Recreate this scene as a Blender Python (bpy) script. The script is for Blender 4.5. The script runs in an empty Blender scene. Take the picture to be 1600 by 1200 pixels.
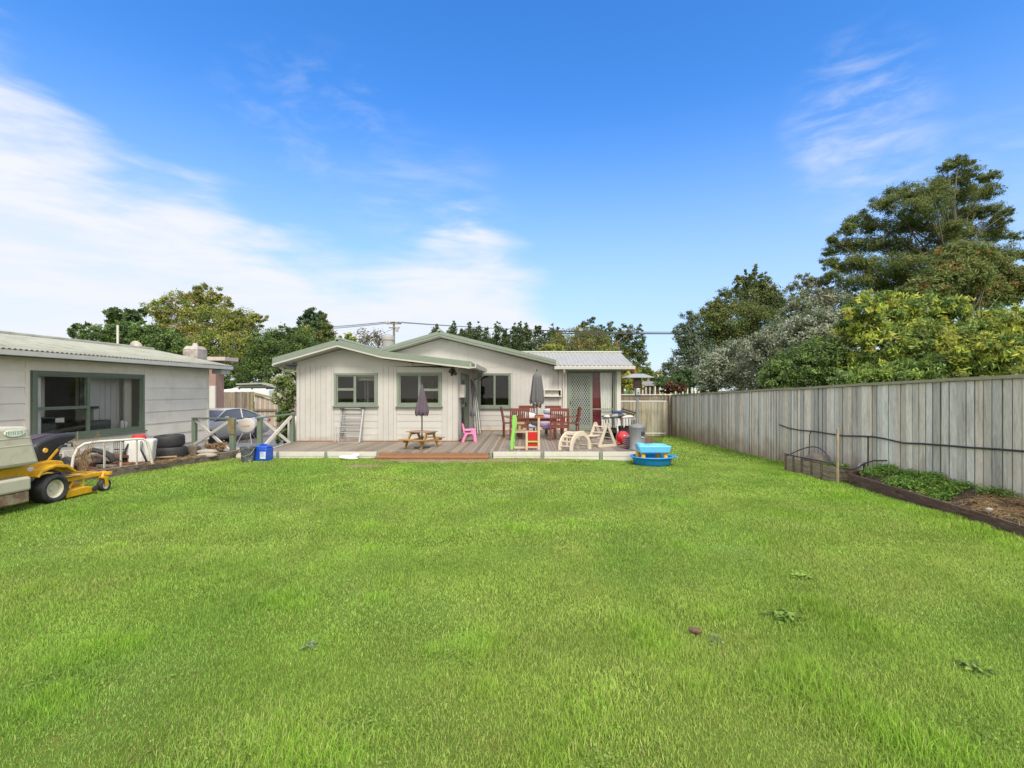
import bpy, bmesh, math, random
import numpy as np
from mathutils import Vector, Matrix
R = math.radians
sc = bpy.context.scene
COL = sc.collection
# ------------------------------------------------------------ camera
EYE = 1.65; F = 750.0; PX = 825.0; PY = 609.0      # horizon and vanishing point of the yard
cam = bpy.data.cameras.new('camera'); cam_ob = bpy.data.objects.new('camera', cam); COL.objects.link(cam_ob)
cam_ob.location = (0, 0, EYE); cam_ob.rotation_euler = (R(90), 0, 0)
cam.sensor_width = 36; cam.lens = 36 * F / 1600
cam.shift_x = -(PX - 800) / 1600; cam.shift_y = (PY - 600) / 1600
cam.clip_start = 0.05; cam.clip_end = 3000
sc.camera = cam_ob
# ------------------------------------------------------------ sun and sky
SUN_EL, SUN_AZ = R(50), R(163)          # azimuth clockwise from +Y: high, behind the camera, a little to the left
sun = bpy.data.lights.new('sun', 'SUN'); sun_ob = bpy.data.objects.new('sun', sun); COL.objects.link(sun_ob)
sd = Vector((math.sin(SUN_AZ) * math.cos(SUN_EL), math.cos(SUN_AZ) * math.cos(SUN_EL), math.sin(SUN_EL)))
sun_ob.rotation_euler = sd.to_track_quat('Z', 'Y').to_euler()
sun.energy = 1.8; sun.angle = R(18); sun.color = (1, .93, .82)
sc.view_settings.view_transform = 'Standard'; sc.view_settings.look = 'None'
sc.view_settings.exposure = 1.27; sc.view_settings.gamma = 1

def build_world():
    w = bpy.data.worlds.new('World'); sc.world = w; w.use_nodes = True
    nt = w.node_tree; N = nt.nodes; L = nt.links; N.clear()
    def nd(t, **k):
        n = N.new(t)
        for a, b in k.items(): setattr(n, a, b)
        return n
    def val(x, sock):
        if isinstance(x, (int, float)): sock.default_value = x
        else: L.new(x, sock)
    def m(op, a, b=0.0, c=0.0, clamp=False):
        n = nd('ShaderNodeMath', operation=op, use_clamp=clamp)
        val(a, n.inputs[0]); val(b, n.inputs[1]); val(c, n.inputs[2]); return n.outputs[0]
    def sstep(x, a, b):
        n = nd('ShaderNodeMapRange', interpolation_type='SMOOTHSTEP'); val(x, n.inputs[0])
        n.inputs[1].default_value = a; n.inputs[2].default_value = b; return n.outputs[0]
    sky = nd('ShaderNodeTexSky', sky_type='NISHITA', sun_disc=False)
    sky.sun_elevation = SUN_EL; sky.sun_rotation = SUN_AZ; sky.air_density = 1.0; sky.dust_density = 0.6; sky.ozone_density = 2.2
    hs = nd('ShaderNodeHueSaturation'); hs.inputs['Saturation'].default_value = SKY_SAT; hs.inputs['Value'].default_value = SKY_VAL
    hs.inputs['Hue'].default_value = SKY_HUE
    L.new(sky.outputs[0], hs.inputs['Color'])
    tc = nd('ShaderNodeTexCoord'); sp = nd('ShaderNodeSeparateXYZ'); L.new(tc.outputs['Generated'], sp.inputs[0])
    X, Y, Z = sp.outputs
    az = m('MULTIPLY', m('ARCTAN2', X, Y), 57.2958); el = m('MULTIPLY', m('ARCSINE', Z), 57.2958)
    cb = nd('ShaderNodeCombineXYZ'); L.new(az, cb.inputs[0]); L.new(el, cb.inputs[1])
    def noise(rot, scl, scale, det=6, rough=.55, dist=0.0, off=(0, 0, 0)):
        mp = nd('ShaderNodeMapping'); L.new(cb.outputs[0], mp.inputs[0])
        mp.inputs['Rotation'].default_value = (0, 0, R(rot)); mp.inputs['Scale'].default_value = scl; mp.inputs['Location'].default_value = off
        n = nd('ShaderNodeTexNoise'); L.new(mp.outputs[0], n.inputs['Vector'])
        n.inputs['Scale'].default_value = scale; n.inputs['Detail'].default_value = det
        n.inputs['Roughness'].default_value = rough; n.inputs['Distortion'].default_value = dist
        return n.outputs['Fac']
    # height of the cloud bank's upper edge against azimuth
    t = m('DIVIDE', m('ADD', az, 180), 360, clamp=True)
    cr = nd('ShaderNodeValToRGB'); L.new(t, cr.inputs[0]); cr.color_ramp.interpolation = 'LINEAR'
    pts = [(-180, 14), (-90, 30), (-55, 28), (-47.7, 25), (-42.8, 22), (-38.4, 20), (-34, 19), (-29.5, 16.6), (-24, 14.6), (-19.5, 13.5),
           (-15, 16.5), (-10, 18.8), (-5, 17.6), (-1.9, 15), (3.4, 9.5), (10, 3), (18, 1), (60, 3), (120, 16), (180, 14)]
    e = cr.color_ramp.elements
    while len(e) < len(pts): e.new(0.5)
    for i, (a, h) in enumerate(pts):
        e[i].position = (a + 180) / 360; e[i].color = (h / 40,) * 3 + (1,)
    top = m('MULTIPLY', cr.outputs[0], 40)
    n1 = noise(-28, (.35, 1.0, 1), .20, 7, .52, .3)
    n2 = noise(-35, (.2, 1.0, 1), .42, 9, .62, .3, (4, 2, 0))
    edge = m('ADD', m('SUBTRACT', top, el), m('MULTIPLY', m('SUBTRACT', n1, .5), 15))
    edge = m('ADD', edge, m('MULTIPLY', m('SUBTRACT', n2, .5), 7))
    bank = sstep(edge, -2.5, 6.0)
    body = m('ADD', m('MULTIPLY', sstep(n2, .3, .66), .36), .70, clamp=True)
    bank = m('MULTIPLY', bank, body)
    low = m('MULTIPLY', sstep(el, 32, 0), .84)                 # pale veil near the horizon
    def blob(a0, e0, ra, re, amp, nz, lo, hi):
        d = m('ADD', m('POWER', m('DIVIDE', m('SUBTRACT', az, a0), ra), 2), m('POWER', m('DIVIDE', m('SUBTRACT', el, e0), re), 2))
        g = sstep(d, 1.0, 0.0)
        return m('MULTIPLY', m('MULTIPLY', g, sstep(nz, lo, hi)), amp)
    n3 = noise(12, (.28, 1.0, 1), .5, 8, .58, .35, (9, 1, 0))
    n4 = noise(-30, (.4, 1.0, 1), .45, 8, .58, .3, (2, 7, 0))
    parts = [blob(34.5, 24, 8, 9.5, .40, n3, .38, .75), blob(35, 21, 7, 4, .22, n4, .35, .7), blob(-24, 27, 12, 8, .16, n4, .42, .75),
             blob(44, 18, 8, 6, .18, n3, .4, .75), blob(-12, 21, 12, 8, .2, n2, .4, .7)]
    # unseen broken overcast, added behind and above the camera to soften and neutralise the light
    back = sstep(m('ABSOLUTE', az), 62, 100); zen = sstep(el, 48, 66)
    over = m('MULTIPLY', m('MAXIMUM', back, zen), m('ADD', m('MULTIPLY', sstep(n1, .3, .6), .3), .68))
    s = bank
    for p in parts: s = m('ADD', s, p, clamp=True)
    mix = nd('ShaderNodeMixRGB'); L.new(s, mix.inputs[0]); veil = nd('ShaderNodeMixRGB'); L.new(low, veil.inputs[0]); L.new(hs.outputs[0], veil.inputs[1]); veil.inputs[2].default_value = VEIL; L.new(veil.outputs[0], mix.inputs[1]); mix.inputs[2].default_value = CLOUD
    mi2 = nd('ShaderNodeMixRGB'); L.new(over, mi2.inputs[0]); L.new(mix.outputs[0], mi2.inputs[1]); mi2.inputs[2].default_value = FILL_OVERCAST
    bg = nd('ShaderNodeBackground'); L.new(mi2.outputs[0], bg.inputs[0]); bg.inputs[1].default_value = SKY_STR
    out = nd('ShaderNodeOutputWorld'); L.new(bg.outputs[0], out.inputs[0])
SKY_SAT, SKY_VAL, SKY_HUE, SKY_STR = 1.36, 1.03, .508, .12
CLOUD = (3.1, 3.2, 3.42, 1); VEIL = (1.9, 2.4, 3.25, 1); FILL_OVERCAST = (6.3, 6.0, 5.5, 1)
build_world()

# ------------------------------------------------------------ helpers
def PXX(px, D): return (px - PX) * D / F
def PZZ(py, D): return EYE - (py - PY) * D / F
def zg(x, y):                                              # the ground's height: the yard falls a little to the back
    def ss(t): t = np.clip(t, 0, 1); return t * t * (3 - 2 * t)
    r = ss((x + .5) / 6.5) * np.clip((y - 5.5) / 15.5, 0, 1.3) * -.38
    l = ss((-x - 6.5) / 2.0) * ss((y - 12.0) / 7.5) * -.42
    b = ss((y - 18) / 8.0) * -.12 * ss((8 - abs(x + 1)) / 6)
    return r + l + b
def rnd(a, b): return random.uniform(a, b)
ORG = {}
def setp(o, label=None, cat=None, group=None, kind=None):
    if label: o['label'] = label
    if cat: o['category'] = cat
    if group: o['group'] = group
    if kind: o['kind'] = kind
    return o
def thing(name, label, cat, loc=(0, 0, 0), rz=0, group=None):
    o = bpy.data.objects.new(name, None); COL.objects.link(o); o.empty_display_size = .1
    o.location = loc; o.rotation_euler = (0, 0, rz); ORG[o.name] = Vector(loc) if rz == 0 else Vector((0, 0, 0))
    return setp(o, label, cat, group)
def place(o, x, y, z=None, rz=0):
    o.location = (x, y, float(zg(x, y)) if z is None else z); o.rotation_euler = (0, 0, rz); return o
def copy_tree(o, parent=None):
    c = o.copy(); COL.objects.link(c)
    if parent is not None: c.parent = parent
    for ch in list(o.children): copy_tree(ch, c)
    return c
class MB:
    def __init__(s, M=None): s.v = []; s.f = []; s.c = []; s.col = (1, 1, 1); s.M = M
    def add(s, vs, fs):
        b = len(s.v)
        if s.M is not None: vs = [tuple(s.M @ Vector(p)) for p in vs]
        s.v += [tuple(p) for p in vs]; s.f += [tuple(b + i for i in f) for f in fs]; s.c += [s.col] * len(fs); return s
    def box(s, x0, x1, y0, y1, z0, z1):
        return s.add([(x0, y0, z0), (x1, y0, z0), (x1, y1, z0), (x0, y1, z0), (x0, y0, z1), (x1, y0, z1), (x1, y1, z1), (x0, y1, z1)],
                     [(0, 3, 2, 1), (4, 5, 6, 7), (0, 1, 5, 4), (1, 2, 6, 5), (2, 3, 7, 6), (3, 0, 4, 7)])
    def hexa(s, p):   # 8 points ordered like a box
        return s.add(p, [(0, 3, 2, 1), (4, 5, 6, 7), (0, 1, 5, 4), (1, 2, 6, 5), (2, 3, 7, 6), (3, 0, 4, 7)])
    def bar(s, a, b, w, h, up=(0, 0, 1)):   # rectangular bar between two points
        a = Vector(a); b = Vector(b); d = (b - a).normalized(); u = Vector(up)
        sx = d.cross(u)
        if sx.length < 1e-4: sx = d.cross(Vector((1, 0, 0)))
        sx.normalize(); uz = sx.cross(d).normalized(); sx *= w / 2; uz *= h / 2
        return s.hexa([a - sx - uz, a + sx - uz, b + sx - uz, b - sx - uz, a - sx + uz, a + sx + uz, b + sx + uz, b - sx + uz])
    def tube(s, pts, r, n=8, cap=True):
        pts = [Vector(p) for p in pts]; rs = r if isinstance(r, (list, tuple)) else [r] * len(pts)
        vs = []; ref = None
        for i, p in enumerate(pts):
            d = (pts[min(i + 1, len(pts) - 1)] - pts[max(i - 1, 0)]).normalized()
            if ref is None:
                ref = d.cross(Vector((0, 0, 1)))
                if ref.length < 1e-3: ref = d.cross(Vector((1, 0, 0)))
            ref = (ref - d * ref.dot(d)).normalized(); o = d.cross(ref)
            for k in range(n):
                a = 2 * math.pi * k / n; vs.append(p + (ref * math.cos(a) + o * math.sin(a)) * rs[i])
        fs = [(i * n + k, i * n + (k + 1) % n, (i + 1) * n + (k + 1) % n, (i + 1) * n + k) for i in range(len(pts) - 1) for k in range(n)]
        if cap: fs += [tuple(range(n))[::-1], tuple((len(pts) - 1) * n + k for k in range(n))]
        return s.add(vs, fs)
    def cyl(s, x, y, z0, z1, r, n=16, r2=None): return s.tube([(x, y, z0), (x, y, z1)], [r, r if r2 is None else r2], n)
    def lathe(s, prof, n=24, c=(0, 0, 0), axis='z', sx=1, sy=1, wob=None):
        vs = []
        for j, (r, z) in enumerate(prof):
            for k in range(n):
                a = 2 * math.pi * k / n; q = r * (wob(a, j) if wob else 1)
                p = (q * math.cos(a) * sx, q * math.sin(a) * sy, z)
                if axis == 'x': p = (p[2], p[0], p[1])
                if axis == 'y': p = (p[0], p[2], p[1])
                vs.append((p[0] + c[0], p[1] + c[1], p[2] + c[2]))
        m_ = len(prof)
        fs = [(j * n + k, j * n + (k + 1) % n, (j + 1) * n + (k + 1) % n, (j + 1) * n + k) for j in range(m_ - 1) for k in range(n)]
        if prof[0][0] > 1e-4: fs.append(tuple(range(n))[::-1])
        if prof[-1][0] > 1e-4: fs.append(tuple((m_ - 1) * n + k for k in range(n)))
        return s.add(vs, fs)
    def prism(s, poly, y0, y1, plane='xz'):  # polygon extruded along the remaining axis
        n = len(poly)
        def P(p, t): return {'xz': (p[0], t, p[1]), 'yz': (t, p[0], p[1]), 'xy': (p[0], p[1], t)}[plane]
        vs = [P(p, y0) for p in poly] + [P(p, y1) for p in poly]
        return s.add(vs, [tuple(range(n)), tuple(range(2 * n - 1, n - 1, -1))] + [(i, i + n, (i + 1) % n + n, (i + 1) % n) for i in range(n)])
    def build(s, name, mat, parent=None, bev=0, smooth=False, sub=0):
        me = bpy.data.meshes.new(name)
        o0 = Vector((0, 0, 0))
        if parent is not None: o0 = ORG.get(parent.name, o0)
        me.from_pydata([(p[0] - o0[0], p[1] - o0[1], p[2] - o0[2]) for p in s.v], [], s.f); me.update()
        ca = me.color_attributes.new('Col', 'FLOAT_COLOR', 'CORNER')
        arr = np.ones((len(me.loops), 4), dtype=np.float32); i = 0
        for f, c in zip(s.f, s.c): arr[i:i + len(f), :3] = c; i += len(f)
        ca.data.foreach_set('color', arr.ravel())
        bm = bmesh.new(); bm.from_mesh(me)
        bmesh.ops.recalc_face_normals(bm, faces=bm.faces)
        bm.to_mesh(me); bm.free()
        me.materials.append(mat)
        o = bpy.data.objects.new(name, me); COL.objects.link(o)
        if parent is not None: o.parent = parent; ORG[o.name] = ORG.get(parent.name, Vector((0, 0, 0)))
        if bev:
            b = o.modifiers.new('bevel', 'BEVEL'); b.width = bev; b.segments = 2; b.limit_method = 'ANGLE'; b.angle_limit = R(40)
        if sub:
            u = o.modifiers.new('sub', 'SUBSURF'); u.levels = sub; u.render_levels = sub
        if smooth:
            for p in me.polygons: p.use_smooth = True
            if smooth != 'all':
                try: me.set_sharp_from_angle(angle=R(40))
                except Exception: pass
        return o
MATS = {}
def mat(name, col, rough=.6, var=.12, scale=6, bump=0.0, metal=0.0, stretch=(1, 1, 1), dirt=None, spec=.5, col2=None, bscale=None, coat=0, transl=0, det=5, stain=None):
    """principled surface: attribute tint x noise variation, optional second colour in patches"""
    if name in MATS: return MATS[name]
    m = bpy.data.materials.new(name); m.use_nodes = True; nt = m.node_tree; N = nt.nodes; L = nt.links
    p = N['Principled BSDF']
    tc = N.new('ShaderNodeTexCoord'); mp = N.new('ShaderNodeMapping'); L.new(tc.outputs['Object'], mp.inputs[0]); mp.inputs['Scale'].default_value = stretch
    nz = N.new('ShaderNodeTexNoise'); L.new(mp.outputs[0], nz.inputs['Vector']); nz.inputs['Scale'].default_value = scale; nz.inputs['Detail'].default_value = det
    nz.inputs['Roughness'].default_value = .65
    rp = N.new('ShaderNodeValToRGB'); L.new(nz.outputs['Fac'], rp.inputs[0])
    a = rp.color_ramp.elements
    a[0].position = .3; a[1].position = .7
    a[0].color = tuple(max(0, c * (1 - var)) for c in col) + (1,); a[1].color = tuple(c * (1 + var) for c in col) + (1,)
    src = rp.outputs[0]
    if stain:      # damp staining that creeps up from the ground, ragged edged
        sx = N.new('ShaderNodeSeparateXYZ'); L.new(tc.outputs['Object'], sx.inputs[0])
        n4 = N.new('ShaderNodeTexNoise'); n4.inputs['Scale'].default_value = 2.4; n4.inputs['Detail'].default_value = 6; L.new(tc.outputs['Object'], n4.inputs['Vector'])
        ad = N.new('ShaderNodeMath'); ad.operation = 'MULTIPLY_ADD'; L.new(n4.outputs['Fac'], ad.inputs[0]); ad.inputs[1].default_value = -.9; L.new(sx.outputs[2], ad.inputs[2])
        r4 = N.new('ShaderNodeMapRange'); L.new(ad.outputs[0], r4.inputs[0]); r4.inputs[1].default_value = stain[0]; r4.inputs[2].default_value = stain[1]; r4.inputs[3].default_value = .75; r4.inputs[4].default_value = 0
        m4 = N.new('ShaderNodeMixRGB'); L.new(r4.outputs[0], m4.inputs[0]); L.new(src, m4.inputs[1]); m4.inputs[2].default_value = tuple(stain[2]) + (1,); src = m4.outputs[0]
    if col2:
        n2 = N.new('ShaderNodeTexNoise'); L.new(mp.outputs[0], n2.inputs['Vector']); n2.inputs['Scale'].default_value = dirt[0]; n2.inputs['Detail'].default_value = 8
        n2.inputs['Roughness'].default_value = .7
        r2 = N.new('ShaderNodeMapRange'); L.new(n2.outputs['Fac'], r2.inputs[0]); r2.inputs[1].default_value = dirt[1]; r2.inputs[2].default_value = dirt[2]
        mx = N.new('ShaderNodeMixRGB'); L.new(r2.outputs[0], mx.inputs[0]); L.new(src, mx.inputs[1]); mx.inputs[2].default_value = tuple(col2) + (1,); src = mx.outputs[0]
    at = N.new('ShaderNodeAttribute'); at.attribute_name = 'Col'
    mu = N.new('ShaderNodeMixRGB'); mu.blend_type = 'MULTIPLY'; mu.inputs[0].default_value = 1; L.new(src, mu.inputs[1]); L.new(at.outputs['Color'], mu.inputs[2])
    L.new(mu.outputs[0], p.inputs['Base Color'])
    p.inputs['Roughness'].default_value = rough; p.inputs['Metallic'].default_value = metal
    p.inputs['Specular IOR Level'].default_value = spec
    if coat: p.inputs['Coat Weight'].default_value = coat
    if bump:
        b = N.new('ShaderNodeBump'); b.inputs['Strength'].default_value = bump; b.inputs['Distance'].default_value = .01
        if bscale:
            n3 = N.new('ShaderNodeTexNoise'); L.new(mp.outputs[0], n3.inputs['Vector']); n3.inputs['Scale'].default_value = bscale; n3.inputs['Detail'].default_value = 4
            L.new(n3.outputs['Fac'], b.inputs['Height'])
        else: L.new(nz.outputs['Fac'], b.inputs['Height'])
        L.new(b.outputs[0], p.inputs['Normal'])
    if transl:
        t = N.new('ShaderNodeBsdfTranslucent'); L.new(mu.outputs[0], t.inputs[0]); ms = N.new('ShaderNodeMixShader'); ms.inputs[0].default_value = transl
        L.new(p.outputs[0], ms.inputs[1]); L.new(t.outputs[0], ms.inputs[2]); L.new(ms.outputs[0], N['Material Output'].inputs[0])
    MATS[name] = m; return m
def glass_mat(name, tint=(.93, .94, .93), refl=1.0):
    m = bpy.data.materials.new(name); m.use_nodes = True; N = m.node_tree.nodes; L = m.node_tree.links
    N.remove(N['Principled BSDF'])
    t = N.new('ShaderNodeBsdfTransparent'); t.inputs[0].default_value = tint + (1,)
    g = N.new('ShaderNodeBsdfGlossy'); g.inputs['Roughness'].default_value = .02
    fr = N.new('ShaderNodeLayerWeight'); fr.inputs[0].default_value = .5
    pw5 = N.new('ShaderNodeMath'); pw5.operation = 'POWER'; L.new(fr.outputs['Facing'], pw5.inputs[0]); pw5.inputs[1].default_value = 3.2
    mu = N.new('ShaderNodeMath'); mu.operation = 'MULTIPLY_ADD'; L.new(pw5.outputs[0], mu.inputs[0]); mu.inputs[1].default_value = .8 * refl; mu.inputs[2].default_value = .022
    ms = N.new('ShaderNodeMixShader'); L.new(mu.outputs[0], ms.inputs[0]); L.new(t.outputs[0], ms.inputs[1]); L.new(g.outputs[0], ms.inputs[2])
    L.new(ms.outputs[0], N['Material Output'].inputs[0]); MATS[name] = m; return m
# palette
M_wall = mat('cream_board', (.43, .42, .395), .6, .04, 3, dirt=(1.3, .48, .72), col2=(.385, .375, .345), stain=(-.36, -.16, (.30, .27, .22)), bump=.05)
M_shed = mat('cream_weatherboard', (.72, .69, .60), .6, .05, 2.5, dirt=(1.6, .5, .72), col2=(.60, .575, .50), bump=.1)
M_white = mat('off_white_paint', (.50, .485, .44), .5, .06, 8)
M_gutter = mat('gutter_paint', (.40, .395, .36), .4, .05, 5)
M_green = mat('sage_green_paint', (.12, .155, .11), .5, .08, 8)
M_greenl = mat('sage_green_frame', (.165, .20, .16), .5, .08, 8)
M_roof = mat('green_roof_iron', (.25, .29, .235), .5, .1, 3)
M_zinc = mat('zincalume_roof', (.33, .325, .31), .5, .12, 4, metal=.1, dirt=(3, .5, .7), col2=(.30, .29, .26))
M_shedroof = mat('weathered_shed_roof', (.27, .28, .235), .75, .12, 3, dirt=(2.2, .5, .7), col2=(.17, .165, .13))
M_glass = glass_mat('window_glass')
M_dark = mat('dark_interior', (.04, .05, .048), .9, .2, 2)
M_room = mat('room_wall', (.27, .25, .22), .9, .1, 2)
M_deck = mat('deck_timber', (.200, .170, .138), .5, .25, 7, stretch=(12, 1, 12), bump=.2)
M_rust = mat('stained_timber', (.22, .105, .05), .6, .2, 6, stretch=(1, 8, 8))
M_fence = mat('weathered_paling', (.585, .558, .515), .85, .2, 9, stretch=(7, 7, .8), bump=.5, dirt=(1.3, .50, .72), col2=(.30, .285, .25), stain=(-.55, .0, (.30, .21, .13)))
M_fence2 = mat('brown_paling', (.20, .165, .125), .85, .3, 9, stretch=(7, 7, .5), bump=.4, dirt=(2.5, .5, .7), col2=(.10, .075, .05))
M_wood = mat('oiled_hardwood', (.145, .036, .022), .5, .22, 8, stretch=(4, 4, 4), bump=.1)
M_pine = mat('treated_pine', (.30, .17, .06), .55, .2, 8, bump=.1)
M_pale = mat('pale_ply', (.50, .44, .35), .5, .06, 8)
M_black = mat('black_rubber', (.022, .022, .024), .65, .3, 12, bump=.2)
M_plast = mat('black_plastic', (.03, .03, .032), .35, .15, 8)
M_metal = mat('galvanised_metal', (.36, .36, .35), .45, .1, 10, metal=.5)
M_alu = mat('bare_aluminium', (.36, .36, .36), .45, .06, 10, metal=.5)
M_pipe = mat('flaky_white_metal', (.50, .48, .42), .55, .15, 20, dirt=(14, .58, .66), col2=(.20, .12, .07))
M_soil = mat('dark_soil', (.055, .038, .026), .95, .5, 18, bump=1.0, bscale=40)
M_asph = mat('wet_asphalt', (.16, .16, .17), .32, .25, 6, bump=.3, bscale=90)
M_conc = mat('pale_concrete', (.42, .40, .36), .85, .12, 9, bump=.3, dirt=(4, .5, .7), col2=(.27, .26, .23))
M_sleeper = mat('old_timber_sleeper', (.135, .11, .085), .9, .35, 8, stretch=(5, .6, 5), bump=.6, dirt=(5, .5, .65), col2=(.05, .04, .03))
M_hgrey = mat('dull_grey_metal', (.26, .26, .25), .6, .1, 5)
# ------------------------------------------------------------ ground, driveway
def grid_sheet(name, xs, ys, zf, mat_, kind='structure', inside=None):
    nx, ny = len(xs), len(ys)
    vs = [(x, y, float(zf(x, y))) for y in ys for x in xs]
    fs = []
    for j in range(ny - 1):
        for i in range(nx - 1):
            if inside is None or inside((xs[i] + xs[i + 1]) / 2, (ys[j] + ys[j + 1]) / 2):
                fs.append((j * nx + i, j * nx + i + 1, (j + 1) * nx + i + 1, (j + 1) * nx + i))
    me = bpy.data.meshes.new(name); me.from_pydata(vs, [], fs); me.update()
    for p in me.polygons: p.use_smooth = True
    ca = me.color_attributes.new('Col', 'FLOAT_COLOR', 'CORNER'); ca.data.foreach_set('color', np.ones(len(me.loops) * 4, dtype=np.float32))
    me.materials.append(mat_); o = bpy.data.objects.new(name, me); COL.objects.link(o); o['kind'] = kind; return o
M_lawn = mat('lawn_ground', (.085, .13, .022), .95, .3, 1.4, bump=.6, bscale=30, dirt=(3.0, .55, .75), col2=(.12, .12, .03), spec=.05)
def far(a, b, step): return list(np.arange(a, b, step))
xs = [-800, -400, -200, -120, -80, -60] + far(-45, 45.1, .75) + [60, 80, 120, 200, 400, 800]
ys = [-60, -30, -15] + far(-8, 45.1, .75) + [50, 60, 75, 100, 140, 200, 300, 500, 900]
grid_sheet('ground', xs, ys, zg, M_lawn)
EDGE = [(-9.2, 5.6), (-8.15, 7.3), (-7.97, 8.8), (-7.72, 9.7), (-7.35, 10.95), (-7.12, 11.5), (-7.15, 11.95)]   # timber edge left of the lawn
def edge_x(y):
    return float(np.interp(y, [p[1] for p in EDGE], [p[0] for p in EDGE]))
def drive_in(x, y):
    if y > 26.8 or y < 12.1: return False
    if x > -6.95 and y > 13.9: return False
    if y < 13.9: return x < -6.6 - 0 * y and x > -11
    if y > 19.5: return x < -9.5 + 0 * y
    return x < -7.6 or y < 15
grid_sheet('driveway', far(-19, -6.5, .2), far(12, 27, .2), lambda x, y: zg(x, y) + .014, M_asph, inside=drive_in)

# ------------------------------------------------------------ walls
def front(y0): return Matrix(((1, 0, 0, 0), (0, -1, 0, y0), (0, 0, 1, 0), (0, 0, 0, 1)))       # (u, out, up)
def side(x0, s=1): return Matrix(((0, s, 0, x0), (1, 0, 0, 0), (0, 0, 1, 0), (0, 0, 0, 1)))
def wall(mb, us, v0, top, openings, w0, w1):
    us = sorted(set(us + [o[0] for o in openings] + [o[1] for o in openings]))
    for a, b in zip(us, us[1:]):
        if b - a < .002: continue
        cur = [(v0, None)]; segs = []
        ops = sorted([o for o in openings if o[0] < (a + b) / 2 < o[1]], key=lambda o: o[2]); lo = v0
        for o in ops:
            if o[2] > lo: segs.append((lo, o[2], o[2]))
            lo = max(lo, o[3])
        segs.append((lo, top(a), top(b)))
        for l, ta, tb in segs:
            if ta - l < .005 and tb - l < .005: continue
            mb.hexa([(a, w0, l), (b, w0, l), (b, w1, l), (a, w1, l), (a, w0, ta), (b, w0, tb), (b, w1, tb), (a, w1, ta)])
def frange(a, b, s):
    r = []; x = a
    while x < b - 1e-6: r.append(x); x += s
    return r + [b]
def grooved(mb, u0, u1, v0, top, openings, w0=0, w1=.016, pitch=.15, gap=.006):
    for a in frange(u0, u1, pitch)[:-1]:
        b = min(a + pitch, u1) - gap
        if b - a < .02: continue
        ops = openings
        g = rnd(.97, 1.03); mb.col = (g, g, g)
        wall(mb, [a, b], v0, top, [(max(o[0], a), min(o[1], b), o[2], o[3]) for o in ops if o[0] < b and o[1] > a], w0, w1)
    mb.col = (1, 1, 1)
def laps(mb, u0, u1, v0, v1, pitch, holes=(), w=.0, t=.022):
    v = v0
    while v < v1 - .01:
        vt = min(v + pitch, v1); g = rnd(.96, 1.03); mb.col = (g, g, g)
        cuts = sorted(set([u0, u1] + [min(max(x, u0), u1) for h in holes for x in h[:2]]))
        for a, b in zip(cuts, cuts[1:]):
            m_ = (a + b) / 2; lo, hi = v, vt
            for h in holes:
                if h[0] < m_ < h[1]:
                    if h[2] < hi and h[3] > lo:
                        if h[2] <= lo and h[3] >= hi: lo = hi
                        elif h[2] > lo: hi = h[2]
                        else: lo = h[3]
            if hi - lo > .01:
                def ww(z): return w + t * (1 - (z - v) / pitch) + .004
                mb.hexa([(a, w - .01, lo), (b, w - .01, lo), (b, ww(lo), lo), (a, ww(lo), lo), (a, w - .01, hi), (b, w - .01, hi), (b, ww(hi), hi), (a, ww(hi), hi)])
        v = vt
    mb.col = (1, 1, 1)
def window(par, M, u0, u1, v0, v1, layout, fm=None, sill=True, w=.02, fr=.06):
    """layout: list of (ua, ub, va, vb) panes in fractions; frame around, sashes between"""
    fm = fm or M_greenl
    f = MB(M); W, Hh = u1 - u0, v1 - v0
    f.box(u0, u0 + fr, -.05, w + .02, v0, v1); f.box(u1 - fr, u1, -.05, w + .02, v0, v1)
    f.box(u0 + fr, u1 - fr, -.05, w + .017, v1 - fr, v1); f.box(u0 + fr, u1 - fr, -.05, w + .017, v0, v0 + fr)
    iu0, iu1, iv0, iv1 = u0 + fr, u1 - fr, v0 + fr, v1 - fr
    fo = None; gl = []
    for (a, b, c, d) in layout:
        pa, pb = iu0 + a * (iu1 - iu0), iu0 + b * (iu1 - iu0); pc, pd = iv0 + c * (iv1 - iv0), iv0 + d * (iv1 - iv0)
        k = .035
        f.box(pa + .001, pa + k, -.03, w, pc + .001, pd - .001); f.box(pb - k, pb - .001, -.03, w, pc + .001, pd - .001)
        f.box(pa + k, pb - k, -.03, w - .003, pc + .001, pc + k); f.box(pa + k, pb - k, -.03, w - .003, pd - k, pd - .001)
        gl.append((pa + k, pb - k, pc + k, pd - k))
    fo = f.build('window', fm, par, bev=.003)
    for (a, b, c, d) in gl:
        MB(M).box(a - .004, b + .004, -.012, -.006, c - .004, d + .004).build('pane', M_glass, fo)
    if sill:
        MB(M).box(u0 - .04, u1 + .04, -.01, w + .07, v0 - .035, v0 - .002).build('sill', fm, fo, bev=.004)
    return fo

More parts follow.
